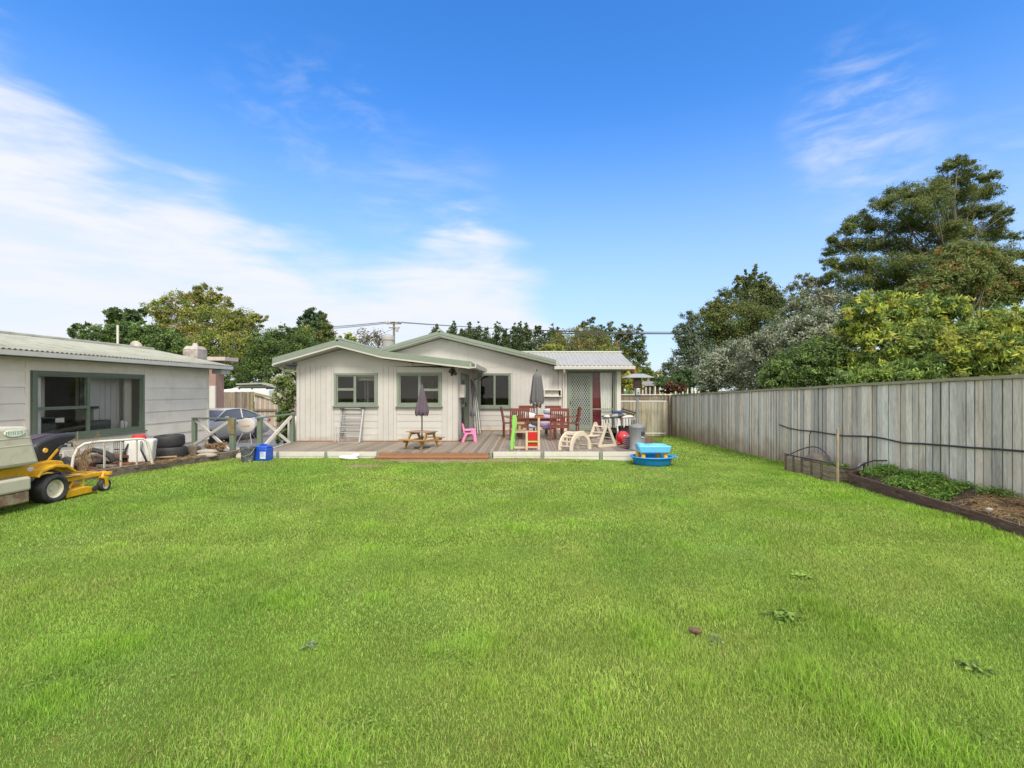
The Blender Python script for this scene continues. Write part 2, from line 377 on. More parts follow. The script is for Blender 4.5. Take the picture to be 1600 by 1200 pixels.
# ------------------------------------------------------------ the house
YW, YM = 13.9, 17.44                      # front planes of the wing and of the main wall
WX0, WX1 = -6.67, -2.04; MX1 = .98; EX1 = 3.34
DZ = .15                                   # deck level
house = thing('house', 'long low cream board house with sage green gable edges behind the deck', 'house', (-2, YW, 0))
def zpoly(pts):
    xs_ = [p[0] for p in pts]; zs_ = [p[1] for p in pts]
    return lambda x: float(np.interp(x, xs_, zs_))
WR = [(-7.15, 2.52), (-5.34, 3.04), (-4.09, 2.72), (-1.57, 2.42)]         # wing roof edge line (top)
MR = [(-5.30, 3.08), (-3.15, 3.71), (1.0, 2.69)]
wtop = zpoly([(x, z - .2) for x, z in WR]); mtop = zpoly([(x, z - .2) for x, z in MR])
def pw(px): return PXX(px, YW)
def qw(py): return PZZ(py, YW)
W1 = (pw(523), pw(590), qw(634), qw(583)); W2 = (pw(621), pw(690), qw(634.5), qw(582))
zt = qw(572)
g = MB(front(YW)); grooved(g, WX0 + .08, pw(522), DZ, lambda u: zt, []); grooved(g, pw(591), pw(620), DZ, lambda u: zt, [])
grooved(g, pw(691), WX1 - .03, DZ, lambda u: zt, [])
wall(g, [pw(522), pw(591)], W1[3] + .0, lambda u: zt, [], 0, .014); wall(g, [pw(620), pw(691)], W2[3], lambda u: zt, [], 0, .014)
g.build('wall', M_wall, house)
g = MB(front(YW)); laps(g, W1[0] - .01, W1[1] + .01, DZ, W1[2] - .035, .197, t=.009); laps(g, W2[0] - .01, W2[1] + .01, DZ, W2[2] - .035, .197, t=.009)
g.build('weatherboards', M_wall, house)
g = MB(front(YW)); wall(g, [WX0, -5.34, -4.09, WX1], zt, wtop, [], 0, .024)
wall(g, [WX0, -5.34, -4.09, WX1], DZ - .25, wtop, [W1, W2], -.09, -.001)
g.box(WX0 - .02, WX0 + .07, .0, .026, DZ, zt - .001)
g.build('gable_panel', M_wall, house)
# return wall with the louvred door, far side wall and rear rooms
g = MB(side(WX1)); DR = (14.45, 16.35, DZ + .02, 2.17)
wall(g, [YW, YM], DZ - .2, lambda u: 2.38, [DR], -.09, 0)
grooved(g, YW + .02, YM, DZ, lambda u: 2.36, [DR], 0, .014)
g.M = side(WX0, -1); wall(g, [YW + .002, 24.0], -.5, lambda u: 2.4, [], -.09, 0); grooved(g, YW, 24.0, 0, lambda u: 2.36, [], 0, .014)
g.build('side_wall', M_wall, house)
def slab(mb, y0, y1, pts, t, over=0):
    n = len(pts); vs = [(x, y0, z) for x, z in pts] + [(x, y0, z - t) for x, z in pts] + [(x, y1, z) for x, z in pts] + [(x, y1, z - t) for x, z in pts]
    fs = []
    for i in range(n - 1):
        fs += [(i, i + 1, 2 * n + i + 1, 2 * n + i), (n + i, 3 * n + i, 3 * n + i + 1, n + i + 1), (i, n + i, n + i + 1, i + 1), (2 * n + i, 2 * n + i + 1, 3 * n + i + 1, 3 * n + i)]
    fs += [(0, 2 * n, 3 * n, n), (n - 1, 2 * n - 1, 4 * n - 1, 3 * n - 1)]
    mb.add(vs, fs)
YF = 13.42
g = MB(); slab(g, YF + .03, YM + .2, [p for p in WR[1:]], .05); slab(g, YF + .03, 24.3, WR[:2], .05)
rf = g.build('roof', M_roof, house)
g = MB(); slab(g, YF, YF + .03, [(x, z + .02) for x, z in WR], .155)                 # barge boards
g.build('barge_board', M_greenl, rf)
g = MB(); slab(g, YF + .004, YF + .026, [(x, z - .135) for x, z in WR], .05); g.build('barge_trim', M_gutter, rf)
g = MB(); slab(g, YF + .026, YW - .0, [(x, z - .17) for x, z in WR], .012); g.build('soffit', M_wall, rf)
# eave gutter on the right of the wing, running back, with its bent downpipe
gu = MB(); gu.prism([(-1.62, 2.26), (-1.46, 2.26), (-1.44, 2.38), (-1.47, 2.38), (-1.49, 2.29), (-1.6, 2.29), (-1.6, 2.38), (-1.62, 2.38)], YF - .02, 16.9)
gu.build('gutter', M_gutter, house)
MB().tube([(-1.54, 16.3, 2.27), (-1.54, 16.3, 2.18), (-1.62, 16.9, 2.12), (-1.9, 17.3, 2.02), (-1.93, 17.36, 1.9), (-1.93, 17.36, DZ + .05)], .036, 10).build('downpipe', M_gutter, house, smooth=True)
gl_ = MB(); gl_.tube([(-7.15, 13.5, 2.36), (-7.15, 24, 2.36)], .06, 8); gl_.tube([(-7.12, 13.75, 2.31), (-7.0, 13.8, 2.2), (-6.75, 13.84, 2.2)], .035, 8)
gl_.build('gutter', M_gutter, house, smooth=True)
# main gable wall
def pm(px): return PXX(px, YM)
def qm(py): return PZZ(py, YM)
W3 = (pm(747), pm(798.5), qm(637), qm(583)); zt2 = qm(573)
SL = (pm(886.5), pm(963), DZ + .02, qm(579))
g = MB(front(YM)); grooved(g, WX1, W3[0], DZ, lambda u: zt2, []); grooved(g, pm(801), MX1 + .14, DZ, lambda u: min(zt2, mtop(u) + .1), [])
wall(g, [W3[0], pm(801)], W3[3], lambda u: zt2, [], 0, .013); laps(g, W3[0], pm(801), DZ, W3[2] - .035, .19, t=.010)
g.build('wall', M_wall, house)
g = MB(front(YM)); grooved(g, -5.2, MX1, zt2 + .012, lambda u: max(zt2 + .013, mtop(u)), [], pitch=.6, gap=.003)
wall(g, [-5.2, -3.15, MX1 - .1], DZ - .5, mtop, [W3, SL], -.09, -.001); wall(g, [MX1 - .1, EX1], DZ - .5, lambda u: 2.46, [SL], -.09, -.001)
g.box(WX1, MX1, .0, .022, zt2 - .006, zt2 + .012)
g.build('gable_panel', M_wall, house)
g = MB(front(YM)); g.box(MX1 + .14, SL[0] - .01, 0, .03, DZ, 2.45); g.box(SL[1] + .01, EX1 + .03, 0, .035, DZ, 2.45); g.box(SL[0] - .01, SL[1] + .01, 0, .025, SL[3] + .01, 2.45)
g.build('door_surround', M_white, house)
g = MB(side(EX1)); wall(g, [YM, 22], -.5, lambda u: 2.5, [], -.09, 0); grooved(g, YM, 22, 0, lambda u: 2.45, [], 0, .014)
g.M = None; g.prism([(YM - .001, 2.4), (22, 2.4), (19.5, 3.05)], EX1 - .09, EX1, 'yz')
g.build('side_wall', M_wall, house)
YG = 17.0
g = MB(); slab(g, YG + .03, 26.3, MR, .05); mrf = g.build('roof', M_roof, house)
g = MB(); slab(g, YG, YG + .03, [(x, z + .02) for x, z in MR], .11); g.build('barge_board', M_greenl, mrf)
g = MB(); slab(g, YG + .012, YG + .026, [(x, z - .09) for x, z in MR], .075); g.build('barge_trim', M_greenl, mrf)
g = MB(); slab(g, YG + .026, YM, [(x, z - .16) for x, z in MR], .012); g.build('soffit', M_wall, mrf)
MB().box(-5.42, -5.28, YG - .02, 24, 2.93, 3.06).build('gutter', M_greenl, house)
MB().tube([(-3.15, YG, 3.745), (-3.15, 26.3, 3.745)], .07, 8).build('ridge_cap', M_roof, mrf, smooth=True)
MB().tube([(-5.34, YF, 3.07), (-5.34, 24.3, 3.07)], .06, 8).build('ridge_cap', M_roof, rf, smooth=True)
# corrugated roof of the extension
def corr(mb, xa, xb, y0f, y1, zf, amp=.019, pitch=.15, thick=False):
    n = int((xb - xa) / (pitch / 6)); vs = []; fs = []
    for i in range(n + 1):
        x = xa + (xb - xa) * i / n; a = amp * math.cos(2 * math.pi * (x - xa) / pitch); ya = y0f(x)
        vs += [(x, ya, zf(ya) + a), (x, y1, zf(y1) + a), (x, ya, zf(ya) + a - .004), (x, y1, zf(y1) + a - .004)]
    for i in range(n):
        b = 4 * i; fs += [(b, b + 4, b + 5, b + 1), (b + 2, b + 3, b + 7, b + 6), (b, b + 2, b + 6, b + 4)]
    mb.add(vs, fs)
def ez(y): return 2.50 + (y - YG) * .264
g = MB(); corr(g, -.95, 3.77, lambda x: YG if x > 1 else YG + (1 - x) / 1.95 * 2.5, 19.5, ez)
g.add([(3.77, 19.5, 3.16), (-.95, 19.5, 3.16), (-.95, 23, 2.5), (3.77, 23, 2.5)], [(0, 1, 2, 3)])
er = g.build('roof', M_zinc, house)
MB().tube([(-.9, 19.5, 3.17), (3.8, 19.5, 3.17)], .055, 8).build('ridge_cap', M_roof, er, smooth=True)
g = MB(); g.prism([(YG + .04, 2.46), (19.5, 3.12), (23, 2.46), (23, 2.36), (19.5, 3.0), (YG + .04, 2.36)], 3.72, 3.75, 'yz'); g.build('barge_board', M_gutter, er)
g = MB(); g.prism([(YG - .02, 2.48), (YG - .11, 2.48), (YG - .11, 2.37), (YG - .02, 2.37)], .93, 3.78, 'yz'); g.build('gutter', M_gutter, house, bev=.01)
MB().box(.95, 3.74, YG + .0, YG + .03, 2.33, 2.479).build('fascia', M_greenl, er)
MB().box(.95, 3.72, YG + .03, YM, 2.34, 2.355).build('soffit', M_wall, er)
MB().tube([(1.28, YG - .07, 2.38), (1.28, YG - .02, 2.28), (1.28, YM - .08, 2.18), (1.28, YM - .08, DZ)], .04, 10).build('downpipe', M_white, house, smooth=True)
# windows
window(house, front(YW), *W1, [(0, .47, .5, 1), (0, .47, 0, .5), (.47, 1, 0, 1)])
window(house, front(YW), *W2, [(0, .5, 0, 1), (.5, 1, .48, 1), (.5, 1, 0, .48)])
window(house, front(YM), *W3, [(0, .5, 0, 1), (.5, 1, 0, 1)])
# sliding door: frame, screened leaf, glazed leaf, curtain
f = MB(front(YM)); u0, u1, v0, v1 = SL; mid = pm(925)
f.box(u0, u0 + .07, -.06, .045, v0, v1); f.box(u1 - .07, u1, -.06, .045, v0, v1); f.box(u0 + .07, u1 - .07, -.06, .04, v1 - .07, v1); f.box(u0 + .07, u1 - .07, -.06, .06, v0, v0 + .05)
sd_ = f.build('sliding_door', M_greenl, house, bev=.004)
f = MB(front(YM)); a, b = u0 + .072, mid; f.box(a, a + .075, 0, .04, v0 + .06, v1 - .08); f.box(b - .075, b, 0, .04, v0 + .06, v1 - .08)
f.box(a + .075, b - .075, .002, .037, v1 - .19, v1 - .081); f.box(a + .075, b - .075, .002, .037, v0 + .061, v0 + .2); f.box(a + .075, b - .075, .004, .034, 0.95, 1.0)
f.col = (.2, .2, .2); f.box(a + .02, a + .05, .04, .06, 1.1, 1.25); f.col = (1, 1, 1)
sl = f.build('screen_leaf', M_greenl, sd_)
f = MB(front(YM)); ga, gb, gc, gd = a + .075, b - .075, v0 + .2, v1 - .19; st = .085
def clipseg(p, q):
    (x0, y0), (x1, y1) = p, q; t0, t1 = 0, 1; dx, dy = x1 - x0, y1 - y0
    for pp, qq in ((-dx, x0 - ga), (dx, gb - x0), (-dy, y0 - gc), (dy, gd - y0)):
        if pp < 0: t0 = max(t0, qq / pp)
        elif pp > 0: t1 = min(t1, qq / pp)
    return None if t0 >= t1 else ((x0 + t0 * dx, y0 + t0 * dy), (x0 + t1 * dx, y0 + t1 * dy))
hh = gd - gc
for k in range(-20, 30):
    for sgn in (1, -1):
        x = ga + k * st; sg = clipseg((x, gc), (x + sgn * hh * .6, gd))
        if sg: f.bar((sg[0][0], .02 + .003 * sgn, sg[0][1]), (sg[1][0], .02 + .003 * sgn, sg[1][1]), .016, .004, (0, 1, 0))
f.build('diamond_grille', mat('grille_paint', (.34, .38, .33), .5, .05, 5), sl)
MB(front(YM)).box(ga, gb, .004, .008, gc, gd).build('pane', M_glass, sl)
f = MB(front(YM)); a2 = mid - .03; f.box(a2, a2 + .05, -.045, -.008, v0 + .06, v1 - .08); f.box(u1 - .12, u1 - .071, -.045, -.008, v0 + .06, v1 - .08)
f.box(a2 + .05, u1 - .12, -.042, -.01, .93, .97)
gl2 = f.build('glazed_leaf', M_greenl, sd_); MB(front(YM)).box(a2 + .05, u1 - .12, -.03, -.026, v0 + .06, v1 - .08).build('pane', M_glass, gl2)
M_curt = mat('pale_curtain', (.66, .66, .64), .9, .05, 8); M_red = mat('dark_red_blind', (.18, .018, .03), .8, .2, 5)
def drape(mb, M, u0, u1, v0, v1, w, folds=7, amp=.03, pull=0):
    n = folds * 8; vs = []; fs = []
    for j, v in enumerate((v0, (v0 + v1) / 2, v1)):
        for i in range(n + 1):
            t = i / n; vs.append((u0 + (u1 - u0) * t + pull * (1 - j / 2) * (1 - t), w + amp * math.sin(t * folds * 2 * math.pi), v))
    for j in range(2):
        for i in range(n): q = j * (n + 1) + i; fs.append((q, q + 1, q + n + 2, q + n + 1))
    b = MB(M); b.add(vs, fs); return b
drape(None, front(YM), pm(938), pm(957), .22, 2.28, -.13, 5, .02, pull=.06).build('curtain', M_curt, gl2, smooth='all')
f = MB(front(YM))
for k in range(26): f.box(a2 + .05, u1 - .09, -.24, -.20, .2 + k * .08, .265 + k * .08)
f.build('blind', M_red, gl2)
# louvred door on the return wall, folded open, and its frame
f = MB(side(WX1)); f.box(DR[0], DR[0] + .06, -.05, .03, DZ, DR[3]); f.box(DR[1] - .06, DR[1], -.05, .03, DZ, DR[3]); f.box(DR[0] + .06, DR[1] - .06, -.05, .028, DR[3] - .06, DR[3])
ld = f.build('louvred_door', M_green, house)
f = MB(side(WX1)); a, b = DR[0] + .065, 15.38
f.box(a, a + .08, -.01, .025, DZ + .03, DR[3] - .07); f.box(b - .08, b, -.01, .025, DZ + .03, DR[3] - .07)
f.box(a + .08, b - .08, -.008, .022, DZ + .03, DZ + .2); f.box(a + .08, b - .08, -.008, .022, 1.1, 1.2); f.box(a + .08, b - .08, -.008, .022, DR[3] - .2, DR[3] - .07)
z = DZ + .21
while z < 2.0:
    if not 1.07 < z < 1.2: f.hexa([(a + .08, -.005, z), (b - .08, -.005, z), (b - .08, 0, z + .01), (a + .08, 0, z + .01), (a + .08, .015, z + .02), (b - .08, .015, z + .02), (b - .08, .02, z + .03), (a + .08, .02, z + .03)])
    z += .045
f.build('louvred_leaf', M_greenl, ld)
f = MB(side(WX1)); f.box(15.4, 16.28, -.02, .02, DZ + .03, DR[3] - .07); f.col = (.15, .15, .15); f.box(15.45, 15.5, .02, .055, 1.1, 1.25)
f.build('door_leaf', M_green, ld)
# interiors seen through the panes
g = MB(); g.box(WX0 + .1, WX1 - .1, 16.6, 16.65, 0, 2.4); g.box(-4.9, -4.85, 14.6, 16.6, 0, 2.4); g.build('interior_wall', M_room, house)
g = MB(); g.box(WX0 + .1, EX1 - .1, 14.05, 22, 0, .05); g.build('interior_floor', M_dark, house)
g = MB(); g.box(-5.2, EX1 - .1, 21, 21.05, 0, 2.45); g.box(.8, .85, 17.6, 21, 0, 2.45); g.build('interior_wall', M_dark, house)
g = MB(); g.box(WX0 + .05, WX1 - .05, 13.98, 17.4, 2.30, 2.34); g.box(-5.1, EX1 - .1, 17.55, 21, 2.40, 2.43); g.build('ceiling', M_room, house)
g = MB(); g.box(pw(580), pw(588), 16.54, 16.59, 1.3, 1.85); g.build('wall_picture', M_dark, house)
g = MB(); g.box(pw(570), pw(573), 16.5, 16.59, 0.1, 2.2); g.build('door_jamb', M_white, house); MB().box(pw(545), pw(548), 15.2, 15.3, 0.1, 2.2).build('door_jamb', M_white, house)
g = MB(); MB().box(pw(640), pw(652), 16.3, 16.55, 0, 2.1).build('interior_door', M_pine, house); g.box(W2[0], W2[1], YW + .15, YW + .75, 1.05, 1.1); g.build('kitchen_bench', M_pine, house)
drape(None, front(YW), W1[0] + .62, W1[1] - .03, 1.92, 2.1, -.12, 1, .004).build('blind', M_room, house)
M_blue = mat('navy_cloth', (.03, .06, .16), .8, .3, 6)
g = MB(); g.box(pm(905), pm(922), 17.9, 18.3, .3, 1.45); g.lathe([(.02, 1.4), (.2, 1.42), (.22, 1.5), (.02, 1.6)], 12, (pm(912), 18.1, 0)); g.build('draped_chair', M_blue, house, bev=.05)
g = MB(); g.box(pm(928), pm(934), 17.75, 17.95, .2, .9); g.build('white_bundle', M_curt, house, bev=.04)
# fittings of the house
f = MB(front(YM)); a, b, c, d = pm(849.5), pm(877.5), qm(620), qm(608.5)
f.box(a, b, .016, .15, d - .035, d); f.box(a, b, .016, .15, c, c + .035); f.box(a, a + .04, .016, .148, c + .035, d - .035); f.box(b - .04, b, .016, .148, c + .035, d - .035)
f.box(a + .04, b - .04, .016, .03, c + .035, d - .035); f.box((a + b) / 2 - .05, (a + b) / 2 + .05, .03, .05, c + .08, c + .095)
f.build('clothesline_box', M_white, house, bev=.004)
f = MB(side(WX1)); f.box(14.07, 14.42, .015, .17, 1.42, 1.80); f.build('meter_box', M_white, house, bev=.012)
MB(front(YM)).box(pm(695), pm(699), .02, .06, qm(537.5), qm(536)).build('vent_hood', M_white, house)
MB(front(YW)).box(pw(671) - .001, pw(675), .015, .09, qw(575), qw(570)).build('door_chime', M_white, house) if False else None
f = MB(); f.tube([(-2.17, YF + .36, 2.31), (-2.17, YF + .36, 2.22)], .03, 8)
f.tube([(-2.17, 13.78, 2.24), (-2.2, 13.6, 2.16)], [.035, .055], 10); f.tube([(-2.14, 13.78, 2.22), (-2.06, 13.62, 2.10)], [.035, .055], 10); f.tube([(-2.16, 13.8, 2.2), (-2.17, 13.66, 2.07)], [.02, .04], 10)
f.build('security_light', M_plast, house, smooth=True)
f = MB(); f.lathe([(.01, 0), (.035, .01), (.045, .05), (.01, .07)], 10, (pw(643.5), YW - .06, zt + .02)); f.tube([(pw(643.5), YW, zt + .08), (pw(643.5), YW - .06, zt + .06)], .012, 6); f.build('wall_light', M_white, house, smooth=True)
f = MB(); f.box(WX0 - .02, WX1 + .02, YW - .03, YW, DZ - .0, DZ + .03); f.box(WX1, MX1 + .2, YM - .035, YM, DZ, DZ + .03); f.box(WX1 - .0, WX1 + .03, YW, YM, DZ, DZ + .03)
f.build('base_trim', M_rust, house)
f = MB(); f.lathe([(.24, 3.2), (.24, 3.75), (.27, 3.77), (.25, 3.9), (.12, 4.0), (.01, 4.03)], 16, (PXX(607, 20.5), 20.5, 0)); f.build('flue', M_hgrey, house, smooth=True)

# ------------------------------------------------------------ deck
deck = thing('deck', 'low brown timber deck with pale edge boards in front of the house', 'deck', (-1, 11.6, 0))
g = MB(); x = -6.95
DF = 11.6
def deck_back(x): return YW if x < WX1 else YM
def deck_front(x):
    if x < -6.4: return 11.6 + (-6.4 - x) / .35 * 2.0
    return DF
def deck_front_r(x): return deck_front(x) if x < 3.05 else 11.6 + (x - 3.05) * 3.2
while x < 3.5:
    a, b = deck_front_r(x), deck_back(x)
    g1 = rnd(.68, 1.22); t = rnd(-.06, .08); g.col = (g1 * (1 + t), g1, g1 * (1 - t))
    if b - a > .05:
        cut = rnd(a, b)
        for p, q in ((a, cut - .002), (cut + .002, b)):
            if q - p > .05: g.box(x, x + .088, p, q, DZ - .03, DZ)
    x += .094
g.build('deck_boards', M_deck, deck)
SX0, SX1 = PXX(593, DF), PXX(764, DF)
for a, b in ((-6.4, PXX(433, DF)), (PXX(437, DF) , PXX(508, DF)), (PXX(512, DF), SX0 - .06), (SX1 + .1, PXX(845, DF)), (PXX(850, DF), PXX(936, DF)), (PXX(941, DF), 3.05)):
    g = MB(); g.box(a + .005, b - .005, DF - .04, DF - .003, .045, .155); g.box(a + .005, b - .005, DF - .035, DF - .002, -.06, .04); g.build('edge_board', M_white, deck, bev=.004)
for xx in (PXX(435, DF), PXX(510, DF), SX0 - .03, SX1 + .05, PXX(847.5, DF), PXX(938.5, DF)):
    MB().box(xx - .035, xx + .035, DF - .05, DF - .004, -.08, .135).build('edge_post', M_greenl, deck, bev=.006)
g = MB(); g.box(SX0, SX1, DF - .03, DF - .002, .0, .12); g.box(SX0 - .03, SX1 + .02, DF - .3, DF - .031, .03, .065); g.box(SX0 - .02, SX1 + .01, DF - .29, DF - .26, -.05, .028)
g.build('step', M_rust, deck, bev=.004)
g = MB(); g.bar((-6.43, DF - .02, .06), (-6.83, 13.88, .06), .03, .19); g.build('edge_board', M_white, deck); g = MB(); g.bar((3.08, DF, .0), (3.52, 13.1, .0), .03, .24); g.build('edge_board', M_white, deck)
MB().box(-6.3, 3.0, DF + .01, YM - .1, -.35, DZ - .04).build('deck_base', M_dark, deck) if False else None

# ------------------------------------------------------------ shed on the left
shed = thing('shed', 'cream weatherboard shed with corrugated roof and wide green window at the left', 'shed', (-11, 12, 0))
SY0, SY1, SXW = 4.5, 16.5, -11.0
WS = (10.62, 13.72, .50, 2.08)
g = MB(side(SXW)); wall(g, [SY0, SY1], -.3, lambda u: 2.42, [WS], -.1, -.011)
laps(g, SY0, SY1, -.05, 2.36, .352, holes=[(WS[0] - .1, WS[1] + .05, WS[2] - .09, 2.4)])
wall(g, [WS[0] - .1, WS[1] + .05], WS[3], lambda u: 2.36, [], -.01, .012)
g.build('wall', M_shed, shed)
for q in ((SY1 - .06, SY1 + .02, -.05), (WS[0] - .14, WS[0] - .06, WS[2] - .1), (WS[1] + .02, WS[1] + .055, WS[2])): MB(side(SXW)).box(q[0], q[1], -.01, .032, q[2], 2.36).build('cover_board', M_shed, shed)
g = MB(); g.add([(SXW, SY1, -.5), (-15.6, SY1, -.5), (-15.6, SY1, 2.4), (-13.3, SY1, 3.0), (SXW, SY1, 2.4)], [(0, 1, 2, 3, 4)]); g.build('end_wall', M_shed, shed)
window(shed, side(SXW), WS[0], WS[1], WS[2], WS[3], [(0, .44, .45, 1), (0, .44, 0, .45), (.44, 1, 0, 1)], fm=M_green, fr=.09, w=.03)
def sz(x): return 2.50 + (-10.5 - x) * .205
g = MB(Matrix(((0, 1, 0, 0), (1, 0, 0, 0), (0, 0, 1, 0), (0, 0, 0, 1))))
def corr2(mb, ya, yb, x0, x1, pitch=.11, amp=.014):
    n = int((yb - ya) / (pitch / 6)); vs = []; fs = []
    for i in range(n + 1):
        y = ya + (yb - ya) * i / n; a = amp * math.cos(2 * math.pi * (y - ya) / pitch)
        for x in (x0, (x0 + x1) / 2, x1): vs.append((x, y, sz(x) + a))
        vs.append((x0, y, sz(x0) + a - .012))
    for i in range(n):
        b = 4 * i; fs += [(b, b + 1, b + 5, b + 4), (b + 1, b + 2, b + 6, b + 5), (b, b + 4, b + 7, b + 3)]
    mb.add(vs, fs)
g = MB(); corr2(g, SY0, 17.0, -10.45, -13.3); sr = g.build('roof', M_shedroof, shed, smooth='all')
g = MB(); g.add([(-13.3, SY0, sz(-13.3)), (-13.3, 17, sz(-13.3)), (-16.1, 17, sz(-10.5)), (-16.1, SY0, sz(-10.5))], [(0, 1, 2, 3)]); g.build('roof_back', M_shedroof, sr)
g = MB(); g.tube([(-13.3, SY0, sz(-13.3) + .01), (-13.3, 17.03, sz(-13.3) + .01)], .06, 8); g.build('ridge_cap', M_shedroof, sr, smooth=True)
g = MB(); g.prism([(-10.60, 2.36), (-10.46, 2.36), (-10.43, 2.46), (-10.45, 2.46), (-10.48, 2.38), (-10.58, 2.38), (-10.58, 2.46), (-10.60, 2.46)], SY0, 17.02); g.build('gutter', mat('white_gutter', (.75, .74, .70), .4, .04, 5), shed)
g = MB(); g.box(-10.63, -10.602, SY0, 17.0, 2.33, 2.47); g.box(-10.99, -10.631, SY0, 17.0, 2.37, 2.385); g.build('fascia', M_green, shed)
g = MB(); g.add([(-10.6, 17.0, 2.46), (-10.6, 17.03, 2.46), (-13.3, 17.03, sz(-13.3) - .02), (-13.3, 17.0, sz(-13.3) - .02), (-10.6, 17.0, 2.36), (-10.6, 17.03, 2.36), (-13.3, 17.03, sz(-13.3) - .14), (-13.3, 17.0, sz(-13.3) - .14)], [(0, 1, 2, 3), (4, 7, 6, 5), (0, 4, 5, 1), (1, 5, 6, 2), (3, 7, 4, 0)])
g.box(-10.9, -10.55, 16.55, 17.0, 2.2, 2.34); g.build('barge_board', M_gutter, sr)
# inside of the shed
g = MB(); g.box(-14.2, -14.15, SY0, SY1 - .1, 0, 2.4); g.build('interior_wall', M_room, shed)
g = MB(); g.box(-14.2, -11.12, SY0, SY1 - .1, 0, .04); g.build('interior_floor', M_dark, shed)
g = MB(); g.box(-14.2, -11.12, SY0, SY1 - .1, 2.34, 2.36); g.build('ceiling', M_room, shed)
drape(None, side(SXW), 10.78, 11.0, .6, 1.98, -.16, 2, .02).build('curtain', M_curt, shed, smooth='all')
MB().box(-12.2, -11.3, 10.9, 11.5, .04, 1.0).build('workbench', M_dark, shed, bev=.02); MB().box(-11.7, -11.2, 12.3, 12.9, .04, .85).build('cabinet', M_dark, shed, bev=.02)
g = MB(); g.box(-11.35, -11.3, 11.05, 11.7, .86, .97); g.tube([(-11.33, 11.38, .86), (-11.33, 11.38, .6)], .03, 8); g.build('white_board', M_curt, shed); g = MB(); g.lathe([(.05, .6), (.06, .8), (.02, .86), (.02, .9)], 10, (-11.2, 10.95, 0))
g.build('bottle', M_curt, shed); g = MB(); g.lathe([(.04, .6), (.045, .75), (.02, .8)], 10, (-11.25, 13.3, 0)); g.build('bottle', M_curt, shed); g = MB(); g.lathe([(.04, .6), (.045, .72), (.02, .76)], 10, (-11.25, 13.42, 0)); g.build('bottle', M_curt, shed)
g = MB(); g.box(-11.3, -11.25, 13.4, 13.62, .6, 2.0); g.build('lining_board', M_white, shed)
g = MB(); 
for k in range(9): g.box(-11.9, -11.42 - .012 * (k % 2), 12.62 + k * .088, 12.62 + k * .088 + .082, .3, 2.2)
g.build('wardrobe', mat('grey_lining', (.42, .41, .41), .8, .1, 2), shed)
MB().box(-11.75, -11.5, 11.02, 11.42, .3, 2.2).build('tall_panel', mat('grey_lining', (.42, .41, .41)), shed)
MB().box(-11.40, -11.37, 12.18, 12.72, 1.15, 1.98).build('leaning_frame', M_dark, shed)
MB().box(-11.36, -11.355, 12.30, 12.72, 1.22, 1.98).build('frame_panel', mat('grey_lining', (.42, .41, .41)), shed)
# things on the shed roof
dish = thing('satellite_dish', 'grey satellite dish standing on the shed roof ridge', 'satellite dish', (PXX(213, 16.4), 16.4, sz(-13.3) - .3))
b = MB(); c = Vector((PXX(214, 16.4), 16.4, PZZ(543, 16.4)))
prof = [(r * .235, .03 * r * r) for r in (0.001, .3, .6, .85, 1)]
b.lathe(prof, 20, (0, 0, 0), 'y'); bb = MB(Matrix.Translation(c) @ Matrix.Rotation(R(12), 4, 'X')); bb.lathe([(a, -z) for a, z in prof] , 20, (0, 0, 0), 'y'); bb.build('dish', M_conc, dish, smooth='all')
MB().tube([c + Vector((0, .05, 0)), c + Vector((0, .12, -.1)), c + Vector((0, .12, -.35))], .02, 6).build('mast', M_metal, dish)
mast = MB().tube([(PXX(184, 15.7), 15.7, sz(-13.3) - .3), (PXX(184, 15.7), 15.7, PZZ(508, 15.7))], .032, 8).build('vent_pipe', M_white)
setp(mast, 'thin white vent pipe rising from the shed roof ridge', 'pipe')
ch = thing('chimney', 'squat weathered concrete chimney behind the end of the shed roof', 'chimney', (-12, 17.6, -.4))
b = MB(); cx, cy = PXX(305, 17.6), 17.6; b.box(cx - .27, cx + .27, cy - .27, cy + .27, -.4, 3.1); b.hexa([(cx - .28, cy - .28, 3.1), (cx + .28, cy - .28, 3.1), (cx + .28, cy + .28, 3.1), (cx - .28, cy + .28, 3.1), (cx - .2, cy - .2, 3.24), (cx + .2, cy - .2, 3.24), (cx + .2, cy + .2, 3.24), (cx - .2, cy + .2, 3.24)])
b.build('stack', mat('stained_render', (.36, .33, .30), .9, .2, 5, bump=.3, dirt=(4, .45, .7), col2=(.2, .17, .15)), ch, bev=.02); MB().cyl(cx, cy, 3.24, 3.36, .1, 10, .07).build('chimney_pot', M_conc, ch)
# neighbour's brown building behind the shed
nb = thing('outbuilding', 'pink brown outbuilding with flat pale roof edge behind the shed', 'building', (-16, 22, -.5))
b = MB(); b.box(-22, PXX(337, 22), 22, 22.6, -.5, 2.97); b.build('wall', mat('pink_brown_plaster', (.27, .17, .14), .85, .1, 4), nb)
MB().box(-22.3, PXX(358, 22), 21.7, 22.7, 2.975, 3.14).build('roof', mat('pale_pink_fascia', (.42, .36, .34), .7, .1, 4), nb)
MB().box(-22, PXX(338, 22) , 21.9, 21.995, -.4, 1.83).build('lower_cladding', M_white, nb)
